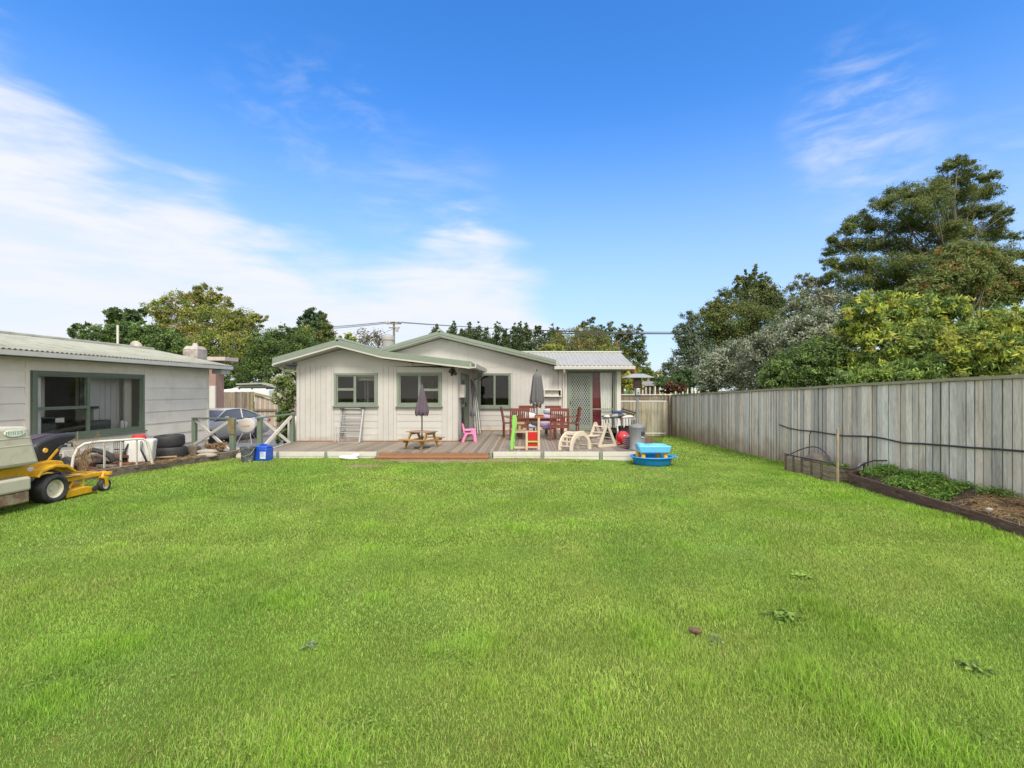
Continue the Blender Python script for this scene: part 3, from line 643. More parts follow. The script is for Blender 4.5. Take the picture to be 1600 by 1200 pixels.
# house far right beyond the fences
fh = thing('bungalow', 'distant brown bungalow with grey roof beyond the back fence', 'house', (PXX(1012, 45), 45, -.5))
b = MB(); x0, x1 = PXX(1009, 45), PXX(1033, 45); b.box(x0 + .1, x1 - .2, 45, 50, -.5, PZZ(602, 45)); b.build('wall', mat('brick_brown', (.22, .13, .09), .9, .2, 8), fh)
b = MB(); z0, z1 = PZZ(603, 45), PZZ(595, 45); b.add([(x0 - .2, 44.5, z0), (x1 + .2, 44.5, z0), (x1 - .3, 47.5, z1), (x0 - .1, 47.5, z1), (x0 - .2, 50.5, z0), (x1 + .2, 50.5, z0)], [(0, 1, 2, 3), (3, 2, 5, 4), (0, 3, 4), (1, 5, 2)]); b.build('roof', mat('grey_tile', (.2, .19, .19), .9, .15, 6), fh)
b = MB(); b.box(x0 + .7, x0 + .85, 44.9, 44.99, -.5, z0); b.build('porch_post', M_white, fh)
b = MB(); b.box(x0 + .25, x0 + .6, 44.95, 44.995, .2, 1.5); b.build('window', M_dark, fh)

# ------------------------------------------------------------ fences
def palings(mb, p0, p1, zb, ztop, pitch=.15, wid=.128, t=.02, out=(-1, 0), tint=(.70, 1.16), ragged=.0, warm=.07):
    p0 = Vector(p0); p1 = Vector(p1); L_ = (p1 - p0).length; d = (p1 - p0) / L_; n = Vector(out); s = 0
    while s < L_ - .02:
        w = wid * rnd(.9, 1.03) if ragged >= 0 else wid; a = p0 + d * s; b = p0 + d * min(s + w, L_)
        g_ = rnd(*tint); h = rnd(-warm, warm); mb.col = (g_ * (1 + h), g_, g_ * (1 - h))
        za0, za1 = zb(a), ztop(a); zb0, zb1 = zb(b), ztop(b); r_ = rnd(-ragged, ragged) if ragged else 0; k = rnd(0, .012); tw = rnd(-.006, .006)
        A, B = a + n * (k + tw), b + n * (k - tw); A2, B2 = A + n * t, B + n * t
        mb.hexa([(A.x, A.y, za0), (B.x, B.y, zb0), (B2.x, B2.y, zb0), (A2.x, A2.y, za0), (A.x, A.y, za1 + r_), (B.x, B.y, zb1 + r_), (B2.x, B2.y, zb1 + r_), (A2.x, A2.y, za1 + r_)])
        mb.c[-3] = mb.c[-1] = tuple(v * .38 for v in mb.col); s += w + rnd(.007, .014)  # side faces coloured darker, painting in the shade between palings
    mb.col = (1, 1, 1)
FX = 6.3
def ftop(y): return 1.995 - .0275 * y
fence = thing('paling_fence', 'long weathered grey paling fence with timber capping along the right side of the lawn', 'fence', (FX, 12, 0))
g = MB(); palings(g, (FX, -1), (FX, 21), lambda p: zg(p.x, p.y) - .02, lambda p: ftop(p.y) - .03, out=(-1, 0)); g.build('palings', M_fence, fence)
g = MB()
ys_ = list(range(-1, 22))
wv = [rnd(-.008, .008) for _ in ys_]
for (a, b), (c, d) in zip(zip(ys_, ys_[1:]), zip(wv, wv[1:])): g.bar((FX - .01, a + .002, ftop(a) - .005 + c), (FX - .01, b - .002, ftop(b) - .005 + d), .11, .045)
g.build('capping', mat('mossy_capping', (.27, .25, .19), .9, .2, 9, stretch=(4, .6, 4), bump=.3), fence)
g = MB()
for zo in (.3, 1.0, 1.55):
    g.bar((FX + .045, -1, ftop(-1) - 1.85 + zo), (FX + .045, 21, ftop(21) - 1.85 + zo), .05, .09)
g.build('rail', M_fence2, fence)
for y in frange(0, 20, 2.4): MB().box(FX + .075, FX + .17, y, y + .1, -.4, ftop(y) - .05).build('post', M_fence2, fence)
# end fence at the back right with a wire mesh gate frame in front
bf = thing('back_fence', 'short paling fence with green stains and brown top board closing the side yard', 'fence', (5, 21, -.35))
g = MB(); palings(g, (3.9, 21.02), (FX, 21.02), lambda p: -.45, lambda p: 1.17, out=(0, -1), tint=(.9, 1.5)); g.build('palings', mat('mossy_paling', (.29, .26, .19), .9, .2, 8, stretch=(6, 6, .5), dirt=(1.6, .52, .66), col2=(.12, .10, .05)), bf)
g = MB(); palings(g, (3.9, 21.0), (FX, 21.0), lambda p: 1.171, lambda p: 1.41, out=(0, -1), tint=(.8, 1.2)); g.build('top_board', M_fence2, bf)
MB().box(3.9, FX + .02, 20.93, 21.06, 1.415, 1.455).build('capping', M_fence, bf)
MB().box(FX - .17, FX - .06, 20.86, 20.97, -.5, 1.4).build('post', M_fence2, bf)
mg = thing('mesh_gate', 'galvanised wire mesh gate in front of the stained back fence', 'gate', (5, 20.6, -.35))
a, b, c, d = PXX(968, 20.6), PXX(1041, 20.6), PZZ(677, 20.6), PZZ(627, 20.6)
g = MB()
for p, q in (((a, c), (b, c)), ((a, d), (b, d)), ((a, c), (a, d)), ((b, c), (b, d)), ((PXX(989, 20.6), c), (PXX(989, 20.6), d))): g.tube([(p[0], 20.6, p[1]), (q[0], 20.6, q[1])], .022, 8)
g.build('frame', M_metal, mg, smooth=True)
g = MB()
for x in frange(a, b, .1): g.box(x - .0022, x + .0022, 20.598, 20.602, c, d)
for z in frange(c, d, .1): g.box(a, b, 20.596, 20.598, z - .0022, z + .0022)
g.build('wire_mesh', M_metal, mg)
# picket line beyond it
pk = thing('picket_fence', 'rough brown stick fence standing beyond the back fence at the right', 'fence', (10, 30, -.5))
g = MB(); x = PXX(985, 30)
while x < PXX(1105, 30): g.col = (rnd(.7, 1.4),) * 3; g.box(x, x + .07, 30, 30.03, -.5, PZZ(607, 30) + rnd(-.15, .15)); x += rnd(.2, .34)
g.col = (1, 1, 1); g.box(PXX(985, 30), PXX(1105, 30), 30.031, 30.06, 1.1, 1.2); g.build('pickets', M_fence, pk)
# brown fence and gate behind the car
lf = thing('brown_fence', 'dark brown paling fence behind the parked car', 'fence', (-15, 27, -.5))
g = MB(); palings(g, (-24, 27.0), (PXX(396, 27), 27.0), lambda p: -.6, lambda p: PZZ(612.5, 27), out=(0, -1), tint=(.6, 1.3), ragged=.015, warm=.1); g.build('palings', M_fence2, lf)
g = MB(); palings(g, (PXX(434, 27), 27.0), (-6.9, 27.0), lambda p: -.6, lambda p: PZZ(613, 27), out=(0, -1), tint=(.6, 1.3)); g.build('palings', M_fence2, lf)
MB().box(PXX(394, 27), PXX(397.5, 27), 26.85, 26.97, -.6, PZZ(612, 27)).build('post', mat('mossy_post', (.25, .22, .1), .9, .2, 6), lf)
tg = thing('timber_gate', 'pale slatted timber gate with a diagonal brace beside the brown fence', 'gate', (-15, 26.9, -.5))
xa, xb = PXX(398, 26.9), PXX(433, 26.9)
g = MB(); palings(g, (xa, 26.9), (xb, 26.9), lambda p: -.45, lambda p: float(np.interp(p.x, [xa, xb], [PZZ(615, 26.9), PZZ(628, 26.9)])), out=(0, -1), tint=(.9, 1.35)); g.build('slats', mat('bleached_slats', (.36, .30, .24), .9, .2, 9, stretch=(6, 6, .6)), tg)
g = MB(); zz = [PZZ(p, 26.8) for p in (640.5, 667)]
for z in zz: g.box(xa, xb, 26.80, 26.86, z - .05, z + .05)
g.build('rail', M_fence2, tg)
MB().bar((xa, 26.78, PZZ(614.5, 26.8)), (xb + .2, 26.78, PZZ(624, 26.8)), .04, .12).build('brace', mat('mossy_post', (.25, .22, .1)), tg)
# green garage beyond the fence and a white van roof with rack
ga = thing('garage', 'pale green garage with low gabled roof beyond the brown fence', 'garage', (-18, 36, -.5))
b = MB(); D = 36; pts = [(PXX(362, D), PZZ(607, D)), (PXX(378, D), PZZ(601, D)), (PXX(412, D), PZZ(600, D)), (PXX(452, D), PZZ(609, D)), (PXX(452, D), -.5), (PXX(362, D), -.5)]
b.prism(pts, 36, 41); b.build('wall', mat('pale_green_board', (.36, .40, .31), .7, .08, 3), ga)
b = MB(); b.bar((PXX(374, D), 35.8, PZZ(600.5, D)), (PXX(413, D), 35.8, PZZ(599, D)), .5, .1); b.bar((PXX(413, D), 35.8, PZZ(599, D)), (PXX(456, D), 35.8, PZZ(609.5, D)), .5, .12); b.build('roof', M_zinc, ga)
van = thing('van', 'white van with a roof rack showing over the brown fence', 'van', (-15, 30.5, -.5))
D = 30.5; a, b_ = PXX(332, D), PXX(420, D)
b = MB(); b.prism([(a, .0), (b_, .0), (b_, PZZ(609, D)), (b_ - .15, PZZ(607, D)), (a + 1.3, PZZ(607, D)), (a + .2, PZZ(610, D)), (a - .6, PZZ(616, D))], D, D + 1.8); b.build('body', mat('white_car_paint', (.62, .64, .68), .3, .03, 3, coat=.4), van, bev=.05)
b = MB()
for px in (374, 394, 417): b.box(PXX(px, D) - .05, PXX(px, D) + .05, D - .02, D + 1.8, PZZ(608, D), PZZ(605.5, D))
b.tube([(PXX(374, D), D + .05, PZZ(605.5, D)), (PXX(419, D), D + .05, PZZ(605.5, D))], .03, 6); b.build('roof_rack', M_plast, van)
for y in (): pass
b = MB(); b.prism([(a - .3, .2), (b_ - .6, .2), (b_ - .6, .9), (a - .1, .9)], D - .01, D); b.build('window', M_dark, van)
for px in (345, 405): MB().lathe([(.02, -.1), (.34, -.1), (.34, .1), (.02, .1)], 20, (PXX(px, D), D, -.15), 'y').build('wheel', M_black, van)
# utility pole and wires
up = thing('utility_pole', 'timber utility pole with crossarms rising behind the house roof', 'utility pole', (PXX(615.5, 60), 60, -.5))
x, zt_ = PXX(615.5, 60), PZZ(502.5, 60)
MB().cyl(x, 60, -.5, zt_, .17, 10, .13).build('pole', M_fence2, up, smooth=True)
MB().box(x - .95, x + .95, 59.82, 59.93, zt_ - .35, zt_ - .22).build('crossarm', M_fence2, up)
MB().box(x - .6, x + .75, 59.80, 59.92, zt_ - .85, zt_ - .73).build('crossarm', M_fence2, up)
b = MB()
for dx in (-.9, -.5, .5, .9): b.cyl(x + dx, 59.87, zt_ - .22, zt_ - .02, .055, 8)
b.build('insulator', M_white, up)
b = MB(); b.tube([(x + .42, 59.9, zt_ - .75), (x + .42, 59.9, zt_ - 1.25)], .18, 8); b.build('transformer', M_metal, up)
def wire(name, a, b, sag, r, label, grp):
    pts = [Vector(a).lerp(Vector(b), t / 24) - Vector((0, 0, sag * 4 * (t / 24) * (1 - t / 24))) for t in range(25)]
    o = MB().tube(pts, r, 5).build(name, M_plast); setp(o, label, 'cable', grp); return o
Z0 = zt_ - .05
for k, dx in enumerate((-.9, -.5, .5, .9)):
    wire('overhead_wire', (x + dx, 59.87, Z0), (-52 + dx, 70, 10.5 - .2 * k), .55, .022, 'overhead wire strung from the utility pole to the left over the trees', 'wires left of the pole')
    wire('overhead_wire', (x + dx, 59.87, Z0), (26 + dx, 57 + .1 * k, 8.6 - .1 * k), .5, .022, 'overhead wire strung from the utility pole to the right over the house', 'wires right of the pole')
wire('overhead_cable', (4, 57.3, 8.38), (44, 57.3, 8.42), .06, .07, 'thick bundled overhead cable crossing open sky between the tall trees', None)
wire('stay_wire', (x, 60, zt_ - .9), (x - 9, 58, 5.6), .1, .02, 'slack service wire dropping to the left from the utility pole', None)
# ------------------------------------------------------------ vegetation
rng = np.random.default_rng(7)
def mesh_np(name, V, quads, colors, mat_, parent=None, tris=None):
    """V (n,3); quads (m,4) and/or tris (k,3); colors per vertex (n,3)"""
    me = bpy.data.meshes.new(name)
    nq = 0 if quads is None else len(quads); nt_ = 0 if tris is None else len(tris)
    o0 = np.array(ORG.get(parent.name, Vector((0, 0, 0)))) if parent is not None else np.zeros(3)
    me.vertices.add(len(V)); me.vertices.foreach_set('co', (V - o0).astype(np.float32).ravel())
    loops = np.concatenate([a.ravel() for a in ([quads] if nq else []) + ([tris] if nt_ else [])]).astype(np.int32)
    me.loops.add(len(loops)); me.loops.foreach_set('vertex_index', loops)
    start = np.concatenate([np.arange(nq) * 4, nq * 4 + np.arange(nt_) * 3]).astype(np.int32)
    tot = np.concatenate([np.full(nq, 4), np.full(nt_, 3)]).astype(np.int32)
    me.polygons.add(nq + nt_); me.polygons.foreach_set('loop_start', start); me.polygons.foreach_set('loop_total', tot)
    me.update(calc_edges=True)
    ca = me.color_attributes.new('Col', 'FLOAT_COLOR', 'POINT')
    c = np.ones((len(V), 4), dtype=np.float32); c[:, :3] = colors; ca.data.foreach_set('color', c.ravel())
    me.materials.append(mat_); o = bpy.data.objects.new(name, me); COL.objects.link(o)
    if parent is not None: o.parent = parent; ORG[o.name] = Vector(o0)
    return o
M_leaf = mat('leaves', (2.35, 2.35, 2.25), .6, .06, 3, transl=.36, spec=.25)
M_bark = mat('bark', (.075, .062, .048), .9, .3, 6, stretch=(3, 3, .7), bump=.5)
M_pbark = mat('pale_bark', (.17, .155, .13), .9, .25, 6, stretch=(3, 3, .7), bump=.4)
def unit(v): return v / np.maximum(np.linalg.norm(v, axis=1, keepdims=True), 1e-6)
def crown(parent, clumps, n, size, cols, sub=.30, flat=.8, aspect=2.0, shell=.55, up=.35, droop=0.0, name='crown', per=60, edge=1.0):
    cl = np.array(clumps, float); vol = cl[:, 3] * cl[:, 5] + cl[:, 4] * cl[:, 5] + cl[:, 3] * cl[:, 4]; p = vol / vol.sum()
    k = max(6, n // per); ci = rng.choice(len(cl), k, p=p)
    d = unit(rng.normal(size=(k, 3))); rad = shell + (1.05 - shell) * rng.random(k) ** .6
    cen = cl[ci, :3] + d * cl[ci, 3:6] * rad[:, None]
    rs = cl[ci, 3:6].min(axis=1) * sub * rng.uniform(.6, 1.35, k)
    palette = np.array([c[:3] for c in cols]); w = np.array([c[3] if len(c) > 3 else 1 for c in cols], float); w /= w.sum()
    pc = palette[rng.choice(len(cols), k, p=w)] * rng.uniform(.75, 1.25, (k, 1))
    li = rng.integers(0, k, n)
    off = rng.normal(size=(n, 3)) * .55; off[:, 2] *= flat
    pos = cen[li] + off * rs[li][:, None]
    nrm = unit(d[li] * .5 + rng.normal(size=(n, 3)) * .75 + np.array([0, 0, up]))
    t = unit(np.cross(nrm, rng.normal(size=(n, 3)))); t[:, 2] -= droop; t = unit(t)
    s = np.cross(nrm, t); L_ = size * rng.uniform(.6, 1.35, n)[:, None]; W_ = L_ / aspect
    V = np.stack([pos - t * L_ * .5, pos + s * W_ * .5 - t * L_ * .08, pos + t * L_ * .5, pos - s * W_ * .5 - t * L_ * .08], axis=1).reshape(-1, 3)
    c = pc[li] * rng.uniform(.75, 1.25, (n, 1)); c = np.repeat(np.clip(c, 0, .9), 4, axis=0)
    return mesh_np(name, V, np.arange(n * 4).reshape(-1, 4), c, M_leaf, parent), cen
def branches(parent, base, top, r, targets, mat_=None, n=14, name='trunk', lean=.25, seg=6):
    b = MB(); base = Vector(base); top = Vector(top); k = 7; pts = []
    for i in range(k + 1):
        t = i / k; q = base.lerp(top, t); j = r * .6 * (0 if i == 0 else 1); pts.append(q + Vector((rnd(-j, j), rnd(-j, j), 0)))
    rr = [r * (1.25 if i == 0 else 1 - .95 * i / k) for i in range(k + 1)]; b.tube(pts, rr, 9)
    tg_ = list(targets); random.shuffle(tg_)
    for t in tg_[:n]:
        t = Vector(t); h = (t.z - base.z) / max(.1, top.z - base.z); s = max(.18, min(.92, h - rnd(.1, .3))); i = s * k; i0 = int(min(i, k - 1)); f = i - i0
        a = pts[i0].lerp(pts[i0 + 1], f); ra = rr[i0] * (1 - f) + rr[i0 + 1] * f
        m_ = a.lerp(t, .5) + Vector((0, 0, -(t - a).length * .08))
        rb = min(ra * .42, .012 + .012 * (t - a).length); b.tube([a, m_, t], [rb, rb * .65, rb * .25], seg)
    return b.build(name, mat_ or M_bark, parent, smooth='all')
def tree(name, label, cat, D, cl, n, size, cols, group=None, r=.16, nb=16, bark=None, dy=.75, trunk=None, jy=.5, **kw):
    """cl: crown masses (px, py, rpx, rpy) read at distance D"""
    C = []
    for (px, py, a, b) in cl:
        k = D / F; y = D + rnd(-jy, jy) * a * k
        C.append((PXX(px, y), y, PZZ(py, y), a * k, (a + b) / 2 * k * dy, b * k))
    tx = trunk if trunk else sum(c[0] * c[3] for c in C) / sum(c[3] for c in C)
    kw.setdefault('up', .35)
    zt = max(c[2] for c in C); zb = min(-.3, float(zg(max(-20, min(20, tx)), min(D, 40)))) - .05
    t = thing(name, label, cat, (tx, D, zb), 0, group)
    o, cen = crown(t, C, n, size, cols, **kw)
    cm = max(C, key=lambda c: c[2]); tx2 = cm[0]; zt = cm[2] - cm[5] * .6
    branches(t, (tx, D, zb), (tx2, D, zt), r, [tuple(c) for c in cen], bark, n=nb)
    return t
G_DK = (.030, .050, .018); G_MD = (.055, .085, .022); G_OL = (.105, .115, .028); G_YL = (.10, .115, .025); G_BR = (.16, .10, .035); G_LT = (.10, .15, .04)
# left, behind the shed and the car
tree('spreading_tree', 'small dark tree with flat spreading top left behind the shed vent pipe', 'tree', 36, [(190, 491, 24, 8), (172, 486, 9, 5), (205, 500, 20, 9), (185, 503, 14, 8), (128, 511, 11, 7), (118, 522, 9, 9), (225, 490, 6, 6)], 6000, .26, [G_DK, G_MD, (.04, .06, .03)], sub=.4, nb=20, r=.14)
tree('bushy_tree', 'rounded mid green tree just above the shed roof, below the spreading tree', 'tree', 33, [(150, 528, 26, 17), (195, 524, 32, 20), (232, 532, 30, 22), (265, 545, 30, 25)], 26000, .16, [G_MD, (.06, .10, .03), G_DK])
tree('autumn_tree', 'tallest tree at the left, yellowing olive crown above the shed chimney', 'tree', 42, [(322, 458, 24, 16), (345, 474, 18, 14), (290, 478, 38, 20), (243, 484, 22, 14), (330, 505, 52, 25), (380, 505, 26, 20), (270, 515, 36, 20), (350, 545, 55, 35), (408, 500, 10, 10), (300, 560, 45, 30), (385, 560, 32, 35)], 70000, .17,
     [G_OL, (.12, .13, .03), (.09, .105, .022), (.09, .11, .025), G_MD, (.12, .095, .035), (.14, .15, .04)], r=.35, nb=40, sub=.28, shell=.45)
tree('dark_hedge_tree', 'dense dark evergreen above the brown fence, left of the house', 'tree', 38, [(412, 548, 24, 30), (442, 545, 30, 32), (425, 585, 45, 28), (468, 555, 26, 36), (345, 590, 40, 22), (500, 570, 30, 30), (440, 520, 12, 12)], 50000, .16, [G_DK, (.04, .065, .02), G_MD], r=.25, nb=12, sub=.25)
tree('tall_evergreen', 'tall dark evergreen with rounded top, left of the wing roof peak', 'tree', 52, [(490, 492, 14, 10), (484, 505, 17, 14), (498, 508, 14, 14), (488, 530, 24, 22)], 9000, .26, [G_DK, (.035, .06, .03)], r=.22)
tree('conical_tree', 'brownish green cone shaped tree between the tall evergreen and the wing roof', 'tree', 46, [(508, 500, 5, 9), (508, 514, 10, 12), (509, 530, 15, 14), (509, 548, 20, 16)], 8000, .2, [(.085, .08, .03), (.07, .075, .025), G_MD], r=.18, sub=.35)
tree('leafy_tree', 'mid green tree in front of the tall evergreen above the wing eave', 'tree', 44, [(472, 525, 18, 16), (462, 540, 20, 18)], 7000, .22, [G_MD, G_OL], r=.18)
tree('yellow_tree', 'small yellow green tree just behind the wing roof', 'tree', 58, [(540, 533, 18, 10), (552, 543, 14, 10), (532, 545, 14, 12)], 4000, .3, [G_YL, (.14, .17, .03)], r=.15)
for px, w in ((570, 13), (592, 12)):
    D = 56; tx = PXX(px, D); t = thing('bare_tree', 'thin nearly bare tree between the wing roof and the utility pole', 'tree', (tx, D, -.5), 0, 'bare trees by the pole')
    b = MB(); b.tube([(tx, D, -.5), (tx + rnd(-.2, .2), D, 5), (tx + rnd(-.3, .3), D, PZZ(522, D))], [.14, .09, .03], 6)
    for _ in range(34):
        z0 = rnd(3.5, 7); a = rnd(0, 6.28); l = rnd(.5, 1.3); b.tube([(tx, D, z0), (tx + math.cos(a) * l * .6, D + math.sin(a) * l * .6, z0 + l * .7), (tx + math.cos(a) * l, D + math.sin(a) * l, z0 + l * 1.3)], [.04, .025, .012], 4)
    b.build('trunk', M_bark, t); k = D / F
    crown(t, [(tx, D, PZZ(530, D), w * k, w * k, 14 * k)], 420, .28, [(.11, .10, .09), (.10, .09, .06)], sub=.5, shell=.2, per=8)
# shelter belt of slim trees behind the main roof
pop = [(683, 506, 10), (672, 521, 8), (709, 503, 9), (722, 512, 8), (733, 502, 9), (747, 502, 9), (761, 510, 9), (777, 502, 10), (789, 513, 7), (803, 505, 8), (813, 503, 7), (822, 502, 8), (841, 508, 13), (863, 505, 11), (872, 512, 8)]
for i, (px, py, w) in enumerate(pop):
    D = 88 + rnd(-3, 3); h = 575 - py
    tree('shelterbelt_tree', 'slim dark tree in the row behind the main roof', 'tree', D, [(px, py + 6, w * .4, 7), (px + rnd(-2, 2), py + h * .25, w * .9, h * .15), (px + rnd(-2, 2), py + h * .45, w * 1.2, h * .17), (px, py + h * .68, w * 1.25, h * .2)], 4200, .34, [G_DK, (.04, .06, .03), (.05, .06, .025)],
         group='row of shelterbelt trees behind the house', r=.2, nb=8, sub=.42, shell=.3, per=30)
tree('broad_tree', 'broad rounded brown green tree above the corrugated extension roof', 'tree', 62, [(905, 535, 48, 20), (880, 552, 40, 20), (935, 548, 35, 22), (905, 565, 70, 25)], 34000, .2, [(.085, .085, .03), (.07, .075, .03), G_MD, (.12, .10, .04)], r=.35)
tree('yellowish_tree', 'low yellow green tree just above the extension ridge', 'tree', 56, [(862, 546, 18, 9), (950, 549, 14, 8), (845, 552, 12, 6)], 3500, .28, [G_YL, G_OL], r=.15)
for i, (px, py, w) in enumerate([(906, 505, 12), (928, 494, 13), (955, 501, 15), (972, 508, 12), (985, 507, 12), (1000, 509, 9), (915, 500, 9), (942, 508, 9)]):
    D = 76 + rnd(-3, 3); h = 610 - py
    tree('poplar_tree', 'tall loose leaved tree standing behind the extension roof at its right', 'tree', D, [(px, py + 8, w * .6, 9), (px, py + h * .25, w, h * .14), (px + rnd(-2, 2), py + h * .45, w * 1.05, h * .14), (px, py + h * .65, w, h * .15), (px, py + h * .85, w, h * .12)], 3400, .36, [G_DK, (.05, .065, .025), (.08, .085, .03)],
         group='tall trees behind the extension', r=.22, nb=12, sub=.38, shell=.35, per=30)
tree('autumn_shrub', 'orange and yellow leaved shrub beside the extension corner', 'shrub', 31, [(978, 577, 15, 8), (972, 568, 8, 5)], 3000, .16, [(.19, .085, .02), (.16, .09, .02), (.11, .08, .025)], r=.06)
tree('yellow_shrub', 'bright yellow green shrub under the orange one beside the extension corner', 'shrub', 29, [(980, 590, 20, 10), (985, 600, 20, 10)], 4000, .15, [(.155, .15, .025), (.12, .13, .025), (.08, .10, .02)], r=.06)
tree('hillside_tree', 'rounded green tree behind the patio heater top', 'tree', 62, [(1000, 580, 17, 14), (1012, 592, 15, 14), (992, 592, 15, 16)], 6000, .3, [G_MD, (.075, .10, .03), G_OL], r=.2)
tree('bronze_tree', 'small bronze green tree above the distant bungalow', 'tree', 66, [(1026, 590, 12, 9), (1035, 596, 12, 9), (1020, 602, 12, 6)], 3500, .3, [(.16, .14, .06), G_OL], r=.15)
# right, beyond the fence
tree('sparse_tree', 'loose blue green tree at the left edge of the big trees on the right', 'tree', 40, [(1078, 500, 14, 14), (1070, 525, 18, 18), (1074, 550, 20, 20), (1060, 575, 22, 16), (1042, 578, 10, 12), (1075, 590, 30, 22), (1095, 560, 22, 30)], 24000, .17, [(.055, .07, .05), (.045, .065, .035), (.07, .085, .06)], r=.2, nb=36, sub=.33, shell=.3)
tree('dark_bush', 'dark green bush under the sparse tree beside the distant bungalow', 'bush', 37, [(1052, 598, 26, 12), (1075, 592, 24, 14)], 7000, .2, [G_DK, (.035, .06, .025)], r=.1)
tree('red_shrub', 'dull red brown shrub just over the corner of the fences', 'shrub', 27, [(1055, 605, 18, 7), (1042, 610, 10, 5)], 2600, .14, [(.06, .028, .018), (.06, .035, .02)], r=.05)
tree('dark_conifer', 'large dark pine with tall rounded crown in the middle of the right hand trees', 'tree', 44, [(1180, 424, 5, 10), (1166, 430, 5, 10), (1194, 434, 6, 11), (1152, 440, 6, 10), (1176, 440, 14, 14), (1195, 452, 17, 18), (1160, 450, 18, 18), (1212, 462, 7, 12), (1185, 470, 38, 26), (1210, 480, 18, 22), (1135, 470, 18, 18), (1118, 488, 22, 16), (1150, 500, 40, 30), (1195, 510, 34, 30), (1110, 510, 28, 24), (1120, 540, 36, 28), (1165, 545, 45, 34)], 90000, .165,
     [(.045, .062, .02), (.06, .078, .024), (.04, .056, .022), (.078, .085, .03)], r=.35, nb=30, sub=.3, shell=.45, bark=M_pbark)
tree('feathery_tree', 'thin grey green feathery tree between the dark pine and the big pine', 'tree', 33, [(1262, 438, 20, 12), (1245, 455, 18, 14), (1285, 450, 26, 18), (1270, 475, 36, 20), (1315, 470, 34, 20), (1240, 490, 22, 20), (1300, 500, 50, 20)], 16000, .17, [(.10, .115, .08), (.08, .095, .055), (.12, .12, .09)], r=.16, nb=40, sub=.35, shell=.3, bark=M_pbark)
SILV = [(.115, .13, .095), (.085, .10, .068), (.15, .16, .13), (.055, .07, .04)]
tree('silver_shrub', 'lowest grey leaved shrub behind the fence, first from the back corner', 'shrub', 19.5, [(1120, 582, 30, 26), (1150, 560, 34, 32), (1175, 590, 40, 30), (1105, 600, 18, 14)], 26000, .085, SILV, r=.07, nb=10, aspect=1.6)
tree('silver_shrub', 'middle silver grey shrub rising over the fence below the dark pine', 'shrub', 17.5, [(1195, 548, 34, 30), (1225, 530, 36, 34), (1200, 580, 50, 40), (1235, 575, 40, 40)], 26000, .085, SILV, r=.08, nb=10, aspect=1.6)
tree('silver_shrub', 'tallest silver grey shrub, left of the yellow green tree', 'shrub', 16, [(1275, 510, 34, 26), (1310, 520, 34, 30), (1255, 535, 36, 34), (1300, 560, 40, 36)], 24000, .085, SILV, r=.08, nb=10, aspect=1.6)
tree('dark_shrub', 'dark small leaved green shrub against the fence below the silver shrubs', 'shrub', 13.5, [(1245, 575, 40, 30), (1285, 560, 36, 34), (1215, 592, 28, 20), (1310, 585, 40, 28)], 24000, .075, [(.05, .08, .025), (.035, .055, .02), (.08, .12, .035)], r=.07, nb=8)
YG_ = [(.15, .175, .03), (.115, .15, .028), (.18, .19, .04), (.07, .105, .028), (.045, .075, .02), (.10, .12, .035)]
tree('loquat_tree', 'yellow green broad leaved tree behind the fence right of the silver shrubs', 'tree', 13, [(1368, 470, 26, 18), (1350, 490, 30, 22), (1400, 485, 40, 26), (1345, 515, 34, 24), (1445, 490, 44, 26), (1490, 490, 28, 24), (1375, 540, 46, 34), (1440, 540, 50, 36), (1490, 545, 40, 36), (1350, 580, 40, 26)], 34000, .145, YG_, r=.12, nb=40, aspect=3.2, sub=.3, droop=.5, shell=.4)
tree('loquat_tree', 'yellow green broad leaved tree at the right edge of the picture behind the fence', 'tree', 11, [(1560, 505, 44, 26), (1610, 520, 50, 36), (1530, 540, 44, 40), (1590, 565, 60, 34), (1660, 530, 60, 50), (1520, 580, 40, 22)], 32000, .125, YG_, r=.12, nb=36, aspect=3.2, sub=.3, droop=.5, shell=.4)
tree('green_shrub', 'lower mid green shrub under the yellow green trees along the fence top', 'shrub', 11.5, [(1420, 590, 60, 26), (1350, 595, 50, 22), (1480, 585, 50, 30)], 16000, .1, [(.07, .11, .03), (.05, .08, .025), (.10, .14, .03)], r=.07, nb=14, aspect=2.4)
PINE = [(.050, .067, .020), (.062, .078, .023), (.038, .056, .017), (.078, .086, .028)]
pine_cl = [(1500, 252, 22, 9), (1478, 262, 14, 8), (1475, 285, 20, 12), (1510, 275, 28, 13), (1545, 277, 18, 8), (1555, 268, 8, 6), (1535, 300, 30, 13), (1500, 305, 30, 16), (1455, 300, 34, 16), (1410, 300, 26, 12), (1385, 318, 24, 14), (1440, 325, 42, 16), (1500, 335, 42, 16), (1550, 330, 22, 12), (1565, 345, 16, 10),
           (1575, 330, 10, 7), (1340, 342, 18, 12), (1360, 352, 26, 14), (1420, 352, 42, 16), (1480, 362, 42, 16), (1540, 365, 34, 16), (1585, 368, 14, 9), (1325, 358, 14, 10), (1300, 375, 16, 10), (1295, 392, 14, 8), (1325, 385, 28, 14), (1380, 382, 42, 16), (1440, 392, 42, 16), (1500, 395, 40, 18), (1555, 398, 30, 16),
           (1300, 412, 20, 10), (1340, 412, 34, 14), (1400, 415, 46, 16), (1460, 425, 46, 18), (1300, 430, 16, 8), (1345, 438, 36, 14), (1400, 448, 46, 18), (1590, 400, 16, 10), (1580, 430, 20, 12)]
tree('tall_pine', 'huge open crowned pine towering over the right end of the fence', 'tree', 33, pine_cl, 165000, .18, PINE, r=.5, nb=54, sub=.42, flat=.7, shell=.05, per=55, aspect=4.5, dy=1.0, trunk=PXX(1475, 33), jy=1.2, bark=M_bark, up=.6)
